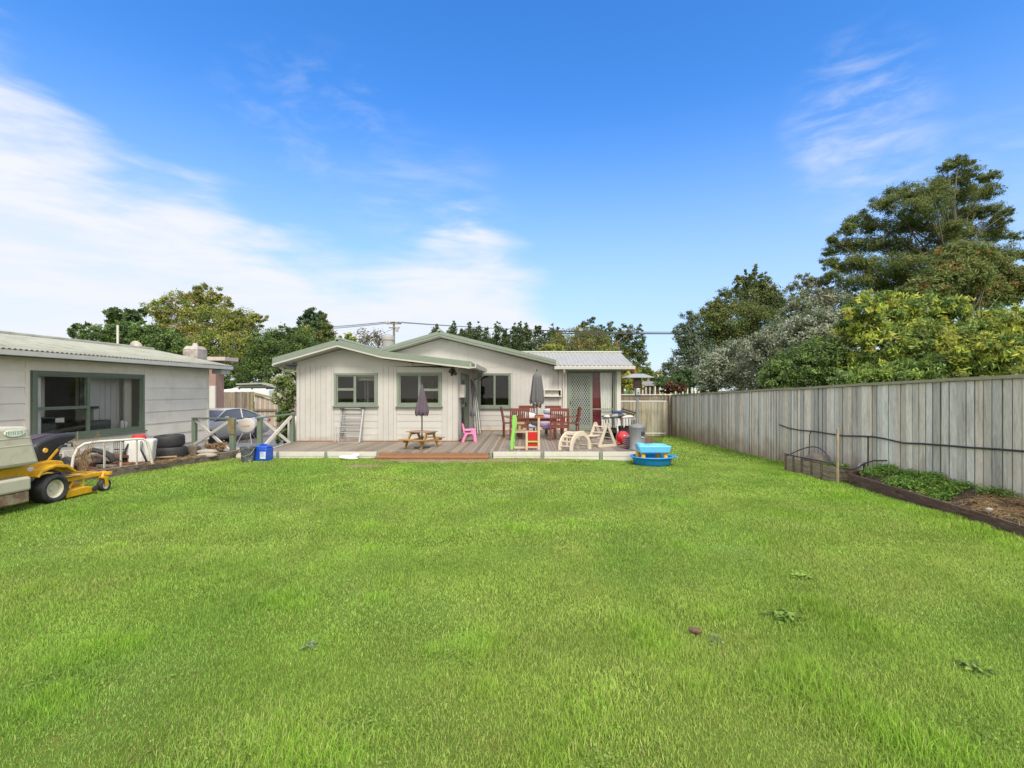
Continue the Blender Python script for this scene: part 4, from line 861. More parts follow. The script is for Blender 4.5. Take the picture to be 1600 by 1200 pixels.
tree('macrocarpa_tree', 'olive and rusty brown conifer in front of the huge pine at the right', 'tree', 27, [(1500, 395, 30, 16), (1480, 410, 26, 16), (1530, 400, 24, 18), (1500, 430, 46, 24), (1550, 425, 34, 24), (1520, 460, 56, 24), (1570, 455, 34, 22), (1450, 455, 40, 18), (1600, 440, 26, 22)], 64000, .18,
     [(.075, .09, .028), (.065, .09, .025), (.09, .095, .03), (.07, .085, .03), (.065, .08, .03), (.06, .08, .025), (.12, .075, .03), (.055, .075, .022)], r=.3, nb=46, sub=.3, shell=.4, aspect=3, bark=M_pbark)
# shrub at the house's left corner, and the gas bottle behind it
tree('corner_shrub', 'pale leaved flowering shrub climbing beside the left corner of the house', 'shrub', 15.4, [(452, 585, 12, 10), (438, 598, 14, 12), (456, 608, 9, 14), (436, 620, 12, 12), (452, 632, 12, 12)], 3600, .085, [(.10, .125, .04), (.08, .11, .03), (.20, .20, .15), (.055, .085, .022)], r=.05, nb=16, sub=.4, shell=.3, per=20)
tree('dark_corner_shrub', 'small dark green shrub at the foot of the pale shrub by the house corner', 'shrub', 15.2, [(446, 650, 12, 14), (450, 672, 13, 16), (443, 685, 12, 8)], 4200, .07, [(.04, .07, .02), (.06, .10, .025)], r=.03, nb=8)

# ------------------------------------------------------------ lawn grass
class VN:   # smooth value noise
    def __init__(s, seed, cell): s.t = np.random.default_rng(seed).random((64, 64)); s.c = cell
    def __call__(s, x, y):
        u = x / s.c + 1000; v = y / s.c + 1000; i = np.floor(u).astype(int); j = np.floor(v).astype(int); f = u - i; g = v - j
        f = f * f * (3 - 2 * f); g = g * g * (3 - 2 * g); T = s.t
        return (T[i % 64, j % 64] * (1 - f) + T[(i + 1) % 64, j % 64] * f) * (1 - g) + (T[i % 64, (j + 1) % 64] * (1 - f) + T[(i + 1) % 64, (j + 1) % 64] * f) * g
n_a, n_b, n_c, n_d, n_e = VN(1, 2.3), VN(2, .7), VN(3, .22), VN(4, 1.1), VN(5, .45)
EX_ = np.array([p[0] for p in EDGE]); EY_ = np.array([p[1] for p in EDGE])
BED = [(5.86, 8.75), (5.50, 5.2), (5.35, 3.4)]          # line of the bed's edging board
def zgv(x, y):
    def ss(t): t = np.clip(t, 0, 1); return t * t * (3 - 2 * t)
    r = ss((x + .5) / 6.5) * np.clip((y - 5.5) / 15.5, 0, 1.3) * -.38
    l = ss((-x - 6.5) / 2.0) * ss((y - 12.0) / 7.5) * -.42
    return r + l + ss((y - 18) / 8.0) * -.12 * ss((8 - abs(x + 1)) / 6)
def in_lawn(x, y):
    ok = x > np.interp(y, EY_, EX_) + .03
    ok &= ~((y > DF - .04) & (x < 3.05 + np.maximum(0, y - DF) / 3.2) & (x > -7.2))
    bx = np.interp(y, [3.4, 5.2, 8.75], [5.35, 5.50, 5.86]); ok &= ~((y < 8.8) & (x > bx - .02))
    ok &= x < FX - .04; ok &= ~((x > 5.62) & (y > 9.02) & (y < 10.55))
    ok &= (y < 11.9) | (x > 0); return ok
def bare(x, y):   # worn earth by the step and a few thin spots
    b = np.exp(-(((x + 1.9) / 1.7) ** 2 + ((y - 11.15) / .38) ** 2)) * 1.3 + np.exp(-(((x + 3.6) / .45) ** 2 + ((y - 10.35) / .22) ** 2)) * 1.15 + np.exp(-(((x - 1.2) / .5) ** 2 + ((y - 11.1) / .2) ** 2)) + .8 * np.exp(-(((x - .2) / .5) ** 2 + ((y - 11.2) / .25) ** 2))
    return b * (.35 + 1.1 * n_c(x, y))
def blades(y0, y1, dens, h, w, hv=.4, lean=.75):
    # rows of equal depth, widening with the field of view
    yy = np.linspace(y0, y1, 60); xl = -1.16 * yy - .4; xr = np.minimum(1.10 * yy + .4, FX); area = np.trapezoid(xr - xl, yy) if hasattr(np, 'trapezoid') else np.trapz(xr - xl, yy); n = int(area * dens)
    wd = (xr - xl); p = wd / wd.sum(); k = rng.choice(60, n, p=p); y = yy[k] + rng.uniform(-.5, .5, n) * (yy[1] - yy[0]); x = np.interp(y, yy, xl) + rng.random(n) * np.interp(y, yy, wd)
    keep = in_lawn(x, y) & (rng.random(n) > np.clip(bare(x, y) - .1, 0, .97)); return x[keep], y[keep], h, w, lean
_tr = random.Random(5)
TUFTS = [(_tr.uniform(-1, 1) * ty_ * 1.05, ty_, _tr.uniform(.05, .16) * (1 + ty_ * .06)) for ty_ in [2.1 + 8.5 * _tr.random() ** 1.4 for _ in range(60)]]
def blade_mesh(x, y, h, w, lean, extra_h=None, col_bias=None):
    n = len(x); z = zgv(x, y) - .004
    A, B, C_, D_, E_ = n_a(x, y), n_b(x, y), n_c(x, y), n_d(x, y), n_e(x, y)
    hh = h * rng.uniform(.45, 1.25, n) * (.68 + .66 * B) * (.75 + .5 * C_)
    # longer growth along the fence, the bed and a few tufts
    d = np.exp(-((FX - x) / .35) ** 2) + .9 * np.exp(-((x - np.interp(y, [3.4, 8.75, 9.5], [5.3, 5.8, 5.6]) + .25) / .35) ** 2) * (y < 11)
    tufts = [(-2.75, 2.95, .22), (-1.1, 2.25, .2), (.3, 2.4, .25), (1.6, 2.6, .3), (4.9, 7.6, .5), (-.3, 3.1, .2), (2.3, 3.3, .25), (5.3, 6.2, .4)] + TUFTS
    for tx, ty, tr in tufts: d = d + .9 * np.exp(-(((x - tx) / tr) ** 2 + ((y - ty) / tr) ** 2))
    hh = hh * (1 + 1.1 * np.clip(d, 0, 1.2))
    if extra_h is not None: hh = hh * extra_h
    az = rng.uniform(0, 2 * np.pi, n) + 1.2 * (B - .5); ln = rng.uniform(.15, 1, n) * lean
    dx, dy = np.cos(az), np.sin(az); ww = w * rng.uniform(.6, 1.3, n)
    fa = az + np.pi / 2 + rng.uniform(-.8, .8, n); sx, sy = np.cos(fa) * ww / 2, np.sin(fa) * ww / 2
    b = np.stack([x, y, z], 1); s = np.stack([sx, sy, 0 * sx], 1)
    m_ = b + np.stack([dx * hh * ln * .35, dy * hh * ln * .35, hh * .55], 1); t = b + np.stack([dx * hh * ln * 1.1, dy * hh * ln * 1.1, hh * (1 - .35 * ln)], 1)
    V = np.stack([b - s, b + s, m_ + s * .8, m_ - s * .8, t], 1).reshape(-1, 3)
    i = np.arange(n) * 5; Q = np.stack([i, i + 1, i + 2, i + 3], 1); T = np.stack([i + 3, i + 2, i + 4], 1)
    base = np.array([.160, .248, .044]); yel = np.array([.226, .278, .068]); dark = np.array([.112, .211, .036]); cool = np.array([.150, .236, .066]); dry = np.array([.32, .29, .13]); vivid = np.array([.145, .270, .016])
    c = base[None] * np.ones((n, 1)); k1 = np.clip((A - .45) * 2.2 + (E_ - .5) * .9, 0, 1)[:, None]; c = c * (1 - k1 * .6) + yel * k1 * .6
    k2 = np.clip((D_ - .55) * 2.4, 0, 1)[:, None]; c = c * (1 - k2 * .6) + dark * k2 * .6
    k3 = np.clip((.4 - B) * 2.5, 0, 1)[:, None]; c = c * (1 - k3 * .5) + cool * k3 * .5
    k4 = np.clip(d, 0, 1)[:, None]; c = c * (1 - k4 * .45) + vivid * k4 * .45
    r = rng.random(n); pd = .03 + .10 * np.clip(E_ * 1.6 - .7, 0, 1) + .25 * np.clip(bare(x, y), 0, 1)
    isd = (r < pd)[:, None]; c = np.where(isd, dry * rng.uniform(.6, 1.1, (n, 1)), c)
    c = c * rng.uniform(.6, 1.4, (n, 1)) * (.86 + .28 * n_e(x + 9, y))[:, None] * GRASS
    cv = np.repeat(c, 5, axis=0); return V, Q, T, cv
GRASS = 1.82
M_grass = mat('grass_blades', (1, 1, 1), .6, .03, 2, transl=.45, spec=.15)
zones = [(1.75, 3.2, 22000, .029, .0028), (3.2, 5.0, 15000, .029, .0037), (5.0, 7.5, 7500, .029, .0056), (7.5, 11.9, 3600, .029, .0095), (11.9, 21, 900, .036, .020)]
Vs, Qs, Ts, Cs = [], [], [], []; o_ = 0
for z_ in zones:
    x, y, h, w, ln = blades(*z_); V, Q, T, c = blade_mesh(x, y, h, w, ln); Vs.append(V); Qs.append(Q + o_); Ts.append(T + o_); Cs.append(c); o_ += len(V)
lawn = mesh_np('grass', np.concatenate(Vs), np.concatenate(Qs), np.concatenate(Cs), M_grass, None, np.concatenate(Ts))
setp(lawn, 'bright green mown lawn grass with yellowish and worn patches', 'grass', None, 'stuff')
# ------------------------------------------------------------ beds and edging
def wob(x, y, s=1.0): return float(n_b(np.array([x * s]), np.array([y * s]))[0])
def bedz(x, y):
    e = float(np.interp(y, [3.4, 5.2, 8.75], [5.35, 5.50, 5.86])); t = min(1, max(0, (x - e) / (FX - e)))
    fade = min(1, max(0, (8.95 - y) / .5))
    return (.10 + .24 * min(1, t * 1.25) + .10 * (wob(x, y, 2.2) - .5) + .04 * (wob(x, y, 6) - .5)) * fade - .05
def bed_in(x, y): return x > float(np.interp(y, [3.4, 5.2, 8.75], [5.35, 5.50, 5.86])) - .02
bs = grid_sheet('bed_soil', far(5.2, 6.36, .06), far(3.2, 9.05, .06), bedz, M_soil, 'stuff', inside=bed_in)
setp(bs, 'dark crumbly soil heaped against the right fence in the edged bed', 'soil')
be = thing('bed_edging', 'dark stained plank edging along the raised garden bed at the right', 'edging', (5.7, 7, 0))
MD = mat('dark_plank', (.085, .05, .04), .8, .3, 7, stretch=(4, .6, 4), bump=.4, dirt=(4, .55, .7), col2=(.17, .13, .10))
for (a, b) in zip(BED[::1], BED[1:]):
    MB().bar((a[0], a[1] - .003, .03), (b[0], b[1] + .003, .045), .04, .19).build('plank', MD, be, bev=.004)
MB().bar((5.88, 8.75, .05), (6.25, 8.95, .05), .04, .2).build('plank', MD, be)
def scatter_leaves(name, n, pts, size, cols, mat_=None, up=1.2, hz=.03, aspect=1.5):
    i = rng.integers(0, len(pts), n); P = np.array(pts)[i] + rng.normal(size=(n, 3)) * np.array([.05, .05, hz])
    nrm = unit(rng.normal(size=(n, 3)) * .6 + np.array([0, 0, up])); t = unit(np.cross(nrm, rng.normal(size=(n, 3)))); s = np.cross(nrm, t)
    L_ = size * rng.uniform(.5, 1.4, n)[:, None]; W_ = L_ / aspect
    V = np.stack([P - t * L_ * .5, P + s * W_ * .5, P + t * L_ * .5, P - s * W_ * .5], 1).reshape(-1, 3)
    pal = np.array(cols); c = np.repeat(pal[rng.integers(0, len(pal), n)] * rng.uniform(.7, 1.3, (n, 1)), 4, 0)
    return mesh_np(name, V, np.arange(4 * n).reshape(-1, 4), c, mat_ or M_leaf)
pts = []
while len(pts) < 900:
    x, y = rnd(5.5, 6.28), rnd(4.6, 8.85)
    if not bed_in(x - .12, y): continue
    w = wob(x, y, 1.1); 
    if (y > 6.5 and w > .38 and wob(x, y, 4) > .28) or (y <= 6.5 and w > .36 and wob(x, y, 4) > .42): pts.append((x, y, bedz(x, y) + .03))
o = scatter_leaves('bed_weeds', 15000, pts, .032, [(.075, .14, .025), (.095, .16, .03), (.055, .11, .02), (.11, .17, .045)]); setp(o, 'low bright green weeds spreading over the garden bed by the fence', 'weeds', kind='stuff')
def straw(name, spots, n, L0, cols, r=.0022, flat=.25):
    V = []; Q = []; C = []; 
    for i in range(n):
        x, y, z, s = random.choice(spots); p = Vector((x + random.gauss(0, s), y + random.gauss(0, s), z)); a = rnd(0, 6.28); l = L0 * rnd(.4, 1.2); k = rnd(0, flat)
        d = Vector((math.cos(a), math.sin(a), k)); q = p + d * l * .5 + Vector((0, 0, l * .12)); e = p + d * l + Vector((0, 0, -l * k * .5)); sd2 = Vector((-d.y, d.x, .5)).normalized() * r
        b = len(V); V += [p - sd2, p + sd2, q + sd2, q - sd2, e + sd2 * .5, e - sd2 * .5]; Q += [(b, b + 1, b + 2, b + 3), (b + 3, b + 2, b + 4, b + 5)]
        c = random.choice(cols); g_ = rnd(.7, 1.3); C += [tuple(v * g_ for v in c)] * 6
    return mesh_np(name, np.array([tuple(v) for v in V]), np.array(Q), np.array(C), M_leaf)
sp_ = []
for _ in range(160):
    x, y = rnd(5.55, 6.25), rnd(4.2, 7.2)
    if bed_in(x - .12, y) and (y < 6.4 or wob(x, y, 1.6) > .6): sp_.append((x, y, bedz(x, y) + .02, .07))
o = straw('dry_straw', sp_, 3200, .16, [(.18, .125, .065), (.14, .09, .05), (.21, .16, .09)]); setp(o, 'dry pale straw and dead stalks lying on the near end of the garden bed', 'straw', kind='stuff')
st = MB(Matrix.Translation((5.72, 5.95, bedz(5.72, 5.95) + .05))); st.lathe([(.001, -.04), (.032, -.025), (.042, 0), (.03, .022), (.001, .03)], 9, wob=lambda a, j: 1 + .15 * math.sin(3 * a + j)); setp(st.build('stone', M_conc, smooth='all'), 'pale rounded stone half buried in the straw of the garden bed', 'stone')
# planter box by the fence
pl = thing('planter_box', 'weathered plank planter box with dark stakes against the right fence', 'planter', (5.9, 9.8, -.1))
P0, P1, P2, P3 = (5.66, 10.5), (5.82, 9.08), (6.22, 9.12), (6.22, 10.5)
MP = mat('planter_planks', (.25, .21, .15), .9, .25, 8, stretch=(5, 1.2, 8), bump=.5, dirt=(3, .5, .7), col2=(.10, .085, .06))
for k in range(3):
    for a, b in ((P0, P1), (P1, P2)):
        z = -.08 + k * .105; MB().bar((a[0], a[1], z), (b[0], b[1], z), .025, .098).build('plank', MP, pl, bev=.003)
for t in (0.0, .18, .36, .56, .76):
    x, y = P0[0] + (P1[0] - P0[0]) * t - .025, P0[1] + (P1[1] - P0[1]) * t
    MB().box(x - .012, x + .012, y - .02, y + .02, -.2, .23).build('stake', M_sleeper, pl)
b = MB(); b.prism([P0, P1, P2, P3], .05, .12, 'xy'); b.build('soil', M_soil, pl)
b = MB(Matrix.Translation((5.98, 9.95, .12))); b.lathe([(.001, .22), (.1, .2), (.17, .12), (.2, 0)], 14, sx=1, sy=1.5, wob=lambda a, j: 1 + .1 * math.sin(4 * a + 2 * j)); b.build('soil_mound', mat('dry_compost', (.17, .14, .12), .95, .3, 20, bump=1), pl, smooth='all')
def tube_thing(name, label, cat, pts, r, m, group=None):
    o = MB().tube(pts, r, 8).build(name, m, smooth=True); return setp(o, label, cat, group)
hp = [(5.66, 10.5, .2)] + [(5.66 + .3 * math.sin(t * math.pi) * .5 + .14 * t, 10.5 - 1.38 * t, .2 + .28 * math.sin(t * math.pi)) for t in [i / 14 for i in range(1, 14)]] + [(5.82, 9.1, .22)]
tube_thing('hoop', 'thin black plastic hoop arching over the planter box', 'hoop', hp, .011, M_plast)
tube_thing('irrigation_pipe', 'black pipe lying along the top edge of the planter box', 'pipe', [(5.64, 10.55, .245), (5.68, 10.1, .24), (5.76, 9.5, .245), (5.83, 9.1, .22), (6.0, 8.95, .14)], .013, M_plast)
o = MB().box(5.765, 5.798, 8.945, 8.98, -.2, .93).build('garden_stake', mat('weathered_stake', (.33, .27, .17), .8, .2, 8), bev=.003); setp(o, 'upright pale timber stake in front of the planter box', 'stake')
hose_z = [(11.95, .775), (11.5, .73), (11.0, .72), (10.5, .75), (10.0, .745), (9.5, .74), (9.0, .775), (8.7, .80), (8.4, .79), (8.0, .77), (7.6, .80), (7.2, .81), (6.8, .835), (6.4, .86), (6.0, .88), (5.6, .89)]
tube_thing('fence_hose', 'black irrigation hose clipped along the face of the right fence', 'hose', [(FX - .045, y, z + rnd(-.008, .008)) for y, z in hose_z], .014, M_plast)
tube_thing('drop_hose', 'thin hose dropping from the fence hose above the far end of the planter', 'hose', [(FX - .04, 10.62, .74), (FX - .05, 10.66, .65), (FX - .03, 10.7, .4), (FX - .05, 10.68, .2)], .008, M_plast)
tube_thing('branch_hose', 'black hose looping from the planter stake up to the tap post', 'hose', [(5.8, 8.97, .2), (5.95, 8.85, .19), (6.05, 8.8, .22), (6.12, 8.75, .3), (6.2, 8.6, .38), (6.24, 8.35, .42)], .012, M_plast)
tp = thing('garden_tap', 'dark metal pipe tap against the fence between the planter and the bed', 'tap', (6.2, 8.8, 0))
b = MB(); b.tube([(6.2, 8.85, -.1), (6.2, 8.85, .28)], .022, 8); b.tube([(6.22, 8.78, .8), (6.22, 8.78, .2), (6.2, 8.85, .2)], .013, 8); b.build('pipe', M_plast, tp, smooth=True)
b = MB(); b.tube([(6.2, 8.85, .28), (6.12, 8.85, .28), (6.1, 8.85, .23)], .018, 8); b.box(6.17, 6.23, 8.84, 8.86, .31, .32); b.build('tap_head', M_metal, tp)
o = scatter_leaves('planter_weeds', 900, [(rnd(5.85, 6.15), rnd(9.15, 9.6), .17) for _ in range(40)], .035, [(.07, .13, .025), (.11, .16, .04)]); setp(o, 'small green weeds growing in the near end of the planter box', 'weeds', kind='stuff')

# left bed between shed and lawn
def lbz(x, y): return float(zg(x, y)) * .5 + .12 + .05 * (wob(x, y, 2) - .5)
o = grid_sheet('shed_bed_soil', far(-11.2, -6.9, .12), far(5.5, 12.1, .12), lbz, mat('littered_soil', (.10, .075, .05), .95, .5, 14, bump=1, bscale=30, dirt=(6, .5, .65), col2=(.20, .14, .08)), 'stuff', inside=lambda x, y: x < edge_x(y) and not (y > 11.6 and x < -9.5))
setp(o, 'littered brown soil strip between the shed wall and the lawn', 'soil')
ed = thing('timber_edging', 'old mossy timber sleepers edging the junk strip beside the shed', 'edging', (-7.6, 9.5, 0))
for a, b in zip(EDGE[1:], EDGE[2:]):
    MB().bar((a[0] - .02, a[1] + .004, .075), (b[0] - .02, b[1] - .004, .075 + rnd(-.01, .015)), .09, .19).build('sleeper', M_sleeper, ed, bev=.012)
o = straw('leaf_litter', [(rnd(-8.4, -7.5), rnd(9.6, 11.4), .15, .12) for _ in range(50)] + [(rnd(-10, -8), rnd(8, 10), .15, .2) for _ in range(30)], 2600, .13, [(.15, .095, .04), (.11, .065, .03), (.06, .04, .025)], r=.004); setp(o, 'brown dead leaves and twigs strewn along the timber edging', 'leaf litter', kind='stuff')

# ------------------------------------------------------------ railings at the deck entry
def rail_panel(label, p0, p1, z0, z1, zb0, zb1):
    t = thing('cross_braced_rail', label, 'railing', (p0[0], p0[1], zb0))
    for (p, zb, z) in ((p0, zb0, z0), (p1, zb1, z1)):
        MB().box(p[0] - .055, p[0] + .055, p[1] - .055, p[1] + .055, zb, z).build('post', M_green, t, bev=.006)
    a, b = Vector((p0[0], p0[1], z0)), Vector((p1[0], p1[1], z1)); d = (b - a).normalized()
    MB().bar(a - d * .1 + Vector((0, 0, .022)), b + d * .06 + Vector((0, 0, .022)), .12, .04).build('top_rail', M_green, t, bev=.005)
    n = Vector((d.y, -d.x, 0)); lo = .12
    MB().bar(a + d * .06 + Vector((0, 0, -.03)) + n * .0, Vector((p1[0], p1[1], zb1 + lo)) - d * .06, .035, .085, n.cross(d)).build('brace', M_white, t, bev=.004)
    MB().bar(Vector((p0[0], p0[1], zb0 + lo)) + d * .06 + n * .038, b - d * .06 + Vector((0, 0, -.03)) + n * .038, .035, .085, n.cross(d)).build('brace', M_white, t, bev=.004)
    return t
rail_panel('green and white cross braced railing beside the shed, left of the path', (-9.9, 14.25), (-7.38, 12.0), .79, .9, -.1, -.05)
rail_panel('green and white cross braced railing against the left corner of the house', (-7.15, 12.8), (-6.80, 13.84), .88, .93, -.02, -.02)
o = MB().box(-7.46, -7.30, 11.925, 11.94, .55, .93).build('post_plate', mat('rusty_plate', (.16, .13, .06), .8, .3, 9)); setp(o, 'old mossy timber block fixed to the front railing post', 'block')
pa = MB(); pa.prism([(-7.3, 11.75), (-6.5, 11.75), (-6.62, 12.7), (-7.1, 12.75), (-8.2, 13.4), (-8.6, 13.0), (-7.4, 12.2)], -.02, .05, 'xy'); o = pa.build('concrete_path', M_conc, bev=.01); o['kind'] = 'structure'
for (x, y, r_, lab) in ((-7.28, 11.72, .16, 'broken pale concrete lump at the foot of the railing post'), (-6.97, 11.65, .11, 'small pale concrete lump left of the dark bucket')):
    b = MB(Matrix.Translation((x, y, .02))); b.lathe([(.001, .1), (r_ * .7, .08), (r_, .02), (r_ * .9, -.08)], 8, wob=lambda a, j: 1 + .18 * math.sin(3 * a + j + r_ * 20)); setp(b.build('concrete_lump', M_conc), lab, 'rubble')
gb = thing('gas_bottle', 'white upright gas bottle behind the railing at the house corner', 'gas bottle', (-6.98, 14.35, -.1))
b = MB(); b.lathe([(.17, -.1), (.19, -.05), (.19, .72), (.15, .84), (.05, .89), (.03, .96)], 20, (-6.98, 14.35, 0)); b.build('tank', M_white, gb, smooth='all')
b = MB(); b.lathe([(.09, .85), (.09, .97), (.1, .98)], 14, (-6.98, 14.35, 0)); b.build('collar', M_metal, gb, smooth=True)
# white oval disc on legs near the car
od = thing('oval_disc', 'pale oval disc with faint orange marks on thin metal legs beside the car', 'disc', (-10.7, 18.2, -.4))
b = MB(Matrix.Translation((PXX(385, 18.2), 18.2, PZZ(664.5, 18.2)))); b.lathe([(.001, -.05), (.25, -.045), (.33, -.02), (.34, .02), (.3, .05), (.001, .06)], 28, sx=1.0, sy=.82, axis='y'); b.build('disc', M_white, od, smooth=True)
b = MB(Matrix.Translation((PXX(385, 18.2), 18.2 - .056, PZZ(665, 18.2)))); b.prism([(-.17, 0), (-.05, .035), (.02, .05), (.17, .01), (.08, -.03), (-.04, -.045)], -.006, .0); b.build('marking', mat('faded_orange', (.60, .33, .20), .7, .1, 5), od)
b = MB(); cx, cz = PXX(385, 18.2), PZZ(664, 18.2)
for s in (-1, 1): b.tube([(cx + s * .1, 18.25, cz - .2), (cx + s * .28, 18.05, -.38)], .012, 6); b.tube([(cx + s * .1, 18.25, cz - .2), (cx + s * .2, 18.6, -.38)], .012, 6)
b.tube([(cx - .28, 18.05, -.37), (cx + .28, 18.05, -.37)], .012, 6); b.build('legs', M_metal, od)
MB().box(cx - .52, cx - .34, 18.15, 18.25, cz + .02, cz + .14).build('grip', M_metal, od, bev=.02)

# ------------------------------------------------------------ junk beside the shed
def tyre(label, x, y, z, r=.29, w=.25, rz=0, tilt=0):
    t = MB(Matrix.Translation((x, y, z + w / 2)) @ Matrix.Rotation(tilt, 4, 'X'))
    t.lathe([(r * .62, -w * .36), (r * .72, -w * .5), (r * .93, -w * .46), (r, -w * .3), (r * .985, -w * .1), (r, 0), (r * .985, w * .1), (r, w * .3), (r * .93, w * .46), (r * .72, w * .5), (r * .62, w * .36), (r * .60, 0), (r * .62, -w * .36)], 32)
    o = t.build('tyre', M_black, smooth=True); return setp(o, label, 'tyre', 'tyres stacked by the shed')
tyre('lower black tyre of the two stacked beside the white tank', -7.97, 10.75, .13)
tyre('upper black tyre of the two stacked beside the white tank', -8.05, 10.78, .385, tilt=.05)
tk = thing('spray_tank', 'white plastic knapsack tank with red cap and black straps', 'tank', (-8.1, 10.1, .12))
b = MB(Matrix.Translation((-8.06, 10.0, .12)) @ Matrix.Rotation(R(20), 4, 'Z')); b.hexa([(-.2, -.1, 0), (.2, -.1, 0), (.2, .12, 0), (-.2, .12, 0), (-.26, -.13, .5), (.26, -.13, .5), (.26, .13, .5), (-.26, .13, .5)]); b.build('tank', mat('white_plastic', (.62, .62, .60), .4, .05, 5), tk, bev=.04)
b = MB(); b.lathe([(.12, 0), (.125, .02), (.11, .09), (.08, .10), (.001, .10)], 18, (-8.12, 10.02, .61)); b.build('cap', mat('bright_red_plastic', (.60, .02, .02), .35, .05, 5, coat=.2), tk, smooth=True)
for s in (-1, 1): MB().tube([(-8.06 + s * .12, 9.86, .6), (-8.04 + s * .16, 9.78, .42), (-8.04 + s * .24, 9.8, .22), (-8.04 + s * .22, 9.85, .13)], .018, 6).build('strap', M_plast, tk, smooth=True)
bd = thing('headboard', 'flaky white tubular bed end standing in the junk by the shed', 'headboard', (-8.6, 8.9, .1))
A_, B_ = Vector((PXX(112, 8.75), 8.75, 0)), Vector((PXX(238, 9.75), 9.75, 0))
zt0 = .67
def bp(t, z): p = A_.lerp(B_, t); return (p.x, p.y, z)
b = MB(); b.tube([bp(.0, .2), bp(.02, .42), bp(.07, .58), bp(.15, zt0 - .02), bp(.3, zt0), bp(.8, zt0), bp(.88, zt0 - .01), bp(.93, .6), bp(.965, .42), bp(1, .14)], .024, 10); b.build('frame_tube', M_pipe, bd, smooth=True)
for t, zb in ((.38, .16), (.585, .16), (.79, .16)):
    MB().bar(bp(t, zb), bp(t, zt0 - .02), .035, .014, (0, 0, 1)).build('slat', M_pipe, bd)
tube_thing('drain_pipe', 'thick black corrugated pipe curving over the rubbish under the shed window', 'pipe', [(PXX(p, 9.5), 9.5, PZZ(q, 9.5)) for p, q in ((131, 712), (136, 706), (145, 703), (155, 705), (165, 708), (173, 713), (177, 721))], [.05, .05, .05, .05, .055, .055, .05], M_black)
b = MB(); a, c = Vector((PXX(98, 9.2), 9.2, .38)), Vector((PXX(170, 10.0), 10.0, .36)); b.bar(a, c, .03, .2); pn = b.build('perforated_panel', M_pipe, bev=.004); setp(pn, 'long pale metal panel leaning in the rubbish under the shed window', 'panel')
wc = thing('wire_crate', 'pale wire fronted crate standing against the shed wall', 'crate', (-9.3, 10.6, .12))
x0, x1, yy_ = PXX(172, 10.6), PXX(213, 10.9), 10.7; z0, z1 = .14, .50
b = MB(); b.box(x0, x1, yy_ + .3, yy_ + .33, z0, z1); b.box(x1 - .03, x1, yy_, yy_ + .3, z0, z1); b.build('panel', M_pipe, wc)
b = MB(); b.bar((x0, yy_, z0), (x1, yy_, z0), .02, .02); b.bar((x0, yy_, z1), (x1, yy_, z1), .03, .03); b.bar((x0, yy_, (z0 + z1) / 2), (x1, yy_, (z0 + z1) / 2), .02, .02)
for k in range(9): b.bar((x0 + (x1 - x0) * k / 8, yy_, z0), (x0 + (x1 - x0) * k / 8, yy_, z1), .007, .007)
b.build('wire_front', M_plast, wc)
offs = [('dark brown timber offcut lying flat behind the bed frame slats', -8.75, 9.15, .2, .8, .16, .1, 20, (.07, .03, .02)), ('reddish board lying low between the bed frame and tank', -8.35, 9.65, .16, .75, .12, .03, 5, (.20, .07, .04)),
        ('grey weathered board end resting on the sleepers', -8.3, 9.35, .17, .6, .1, .04, -8, (.2, .17, .14)), ('brown board lying at the shed side of the junk strip', -9.2, 9.3, .17, 1.1, .14, .03, 50, (.10, .06, .04)), ('pale stick lying across the leaf litter', -8.0, 10.35, .19, .7, .04, .03, 30, (.3, .24, .14))]
M_off = mat('timber_offcut', (1, 1, 1), .85, .2, 9, bump=.3)
for lab, x, y, z, l, w, h, a, c in offs:
    b = MB(Matrix.Translation((x, y, z)) @ Matrix.Rotation(R(a), 4, 'Z')); b.col = c; b.box(-l / 2, l / 2, -w / 2, w / 2, -h / 2, h / 2); setp(b.build('timber_offcut', M_off, bev=.004), lab, 'board', 'timber offcuts by the shed')
_jr = random.Random(11)
for i in range(16):
    y_j = _jr.uniform(8.2, 10.4); x_j = edge_x(y_j) - _jr.uniform(.25, 1.3); c_ = _jr.choice([(.05, .035, .025), (.08, .05, .03), (.16, .14, .12), (.03, .03, .03), (.12, .06, .035)])
    b = MB(Matrix.Translation((x_j, y_j, .19 + _jr.uniform(0, .10))) @ Matrix.Rotation(_jr.uniform(0, 3), 4, 'Z') @ Matrix.Rotation(_jr.uniform(-.5, .5), 4, 'Y')); b.col = c_; l_, w_, h_ = _jr.uniform(.15, .38), _jr.uniform(.03, .09), _jr.uniform(.01, .05)
    b.box(-l_, l_, -w_, w_, -h_, h_); setp(b.build('broken_board', M_off, bev=.004), 'short broken board lying in the rubbish strip beside the shed', 'board', 'broken boards in the rubbish strip')
dsk = MB()
for i in range(30):
    a = _jr.uniform(0, 6.28); x_j = PXX(_jr.uniform(120, 135), 8.9); l_ = _jr.uniform(.3, .75); dsk.tube([(x_j, 8.9, .15), (x_j + .08 * math.cos(a), 8.9 + .08 * math.sin(a), .15 + l_ * .6), (x_j + .2 * math.cos(a), 8.9 + .2 * math.sin(a), .15 + l_)], .004, 4)
setp(dsk.build('dead_stalks', mat('dry_stem', (.28, .19, .10), .9, .2, 9)), 'thin dry weed stalks standing at the mower end of the white tubular bed end', 'weed')
jm = thing('scrap_engine', 'dark greasy engine scrap behind the bed frame by the mower', 'scrap', (-8.6, 8.7, .12))
b = MB(); b.box(-8.9, -8.5, 8.65, 8.95, .13, .36); b.lathe([(.02, 0), (.13, .01), (.13, .08), (.02, .09)], 14, (-8.45, 8.75, .3), 'y'); b.build('block', M_black, jm, bev=.03)
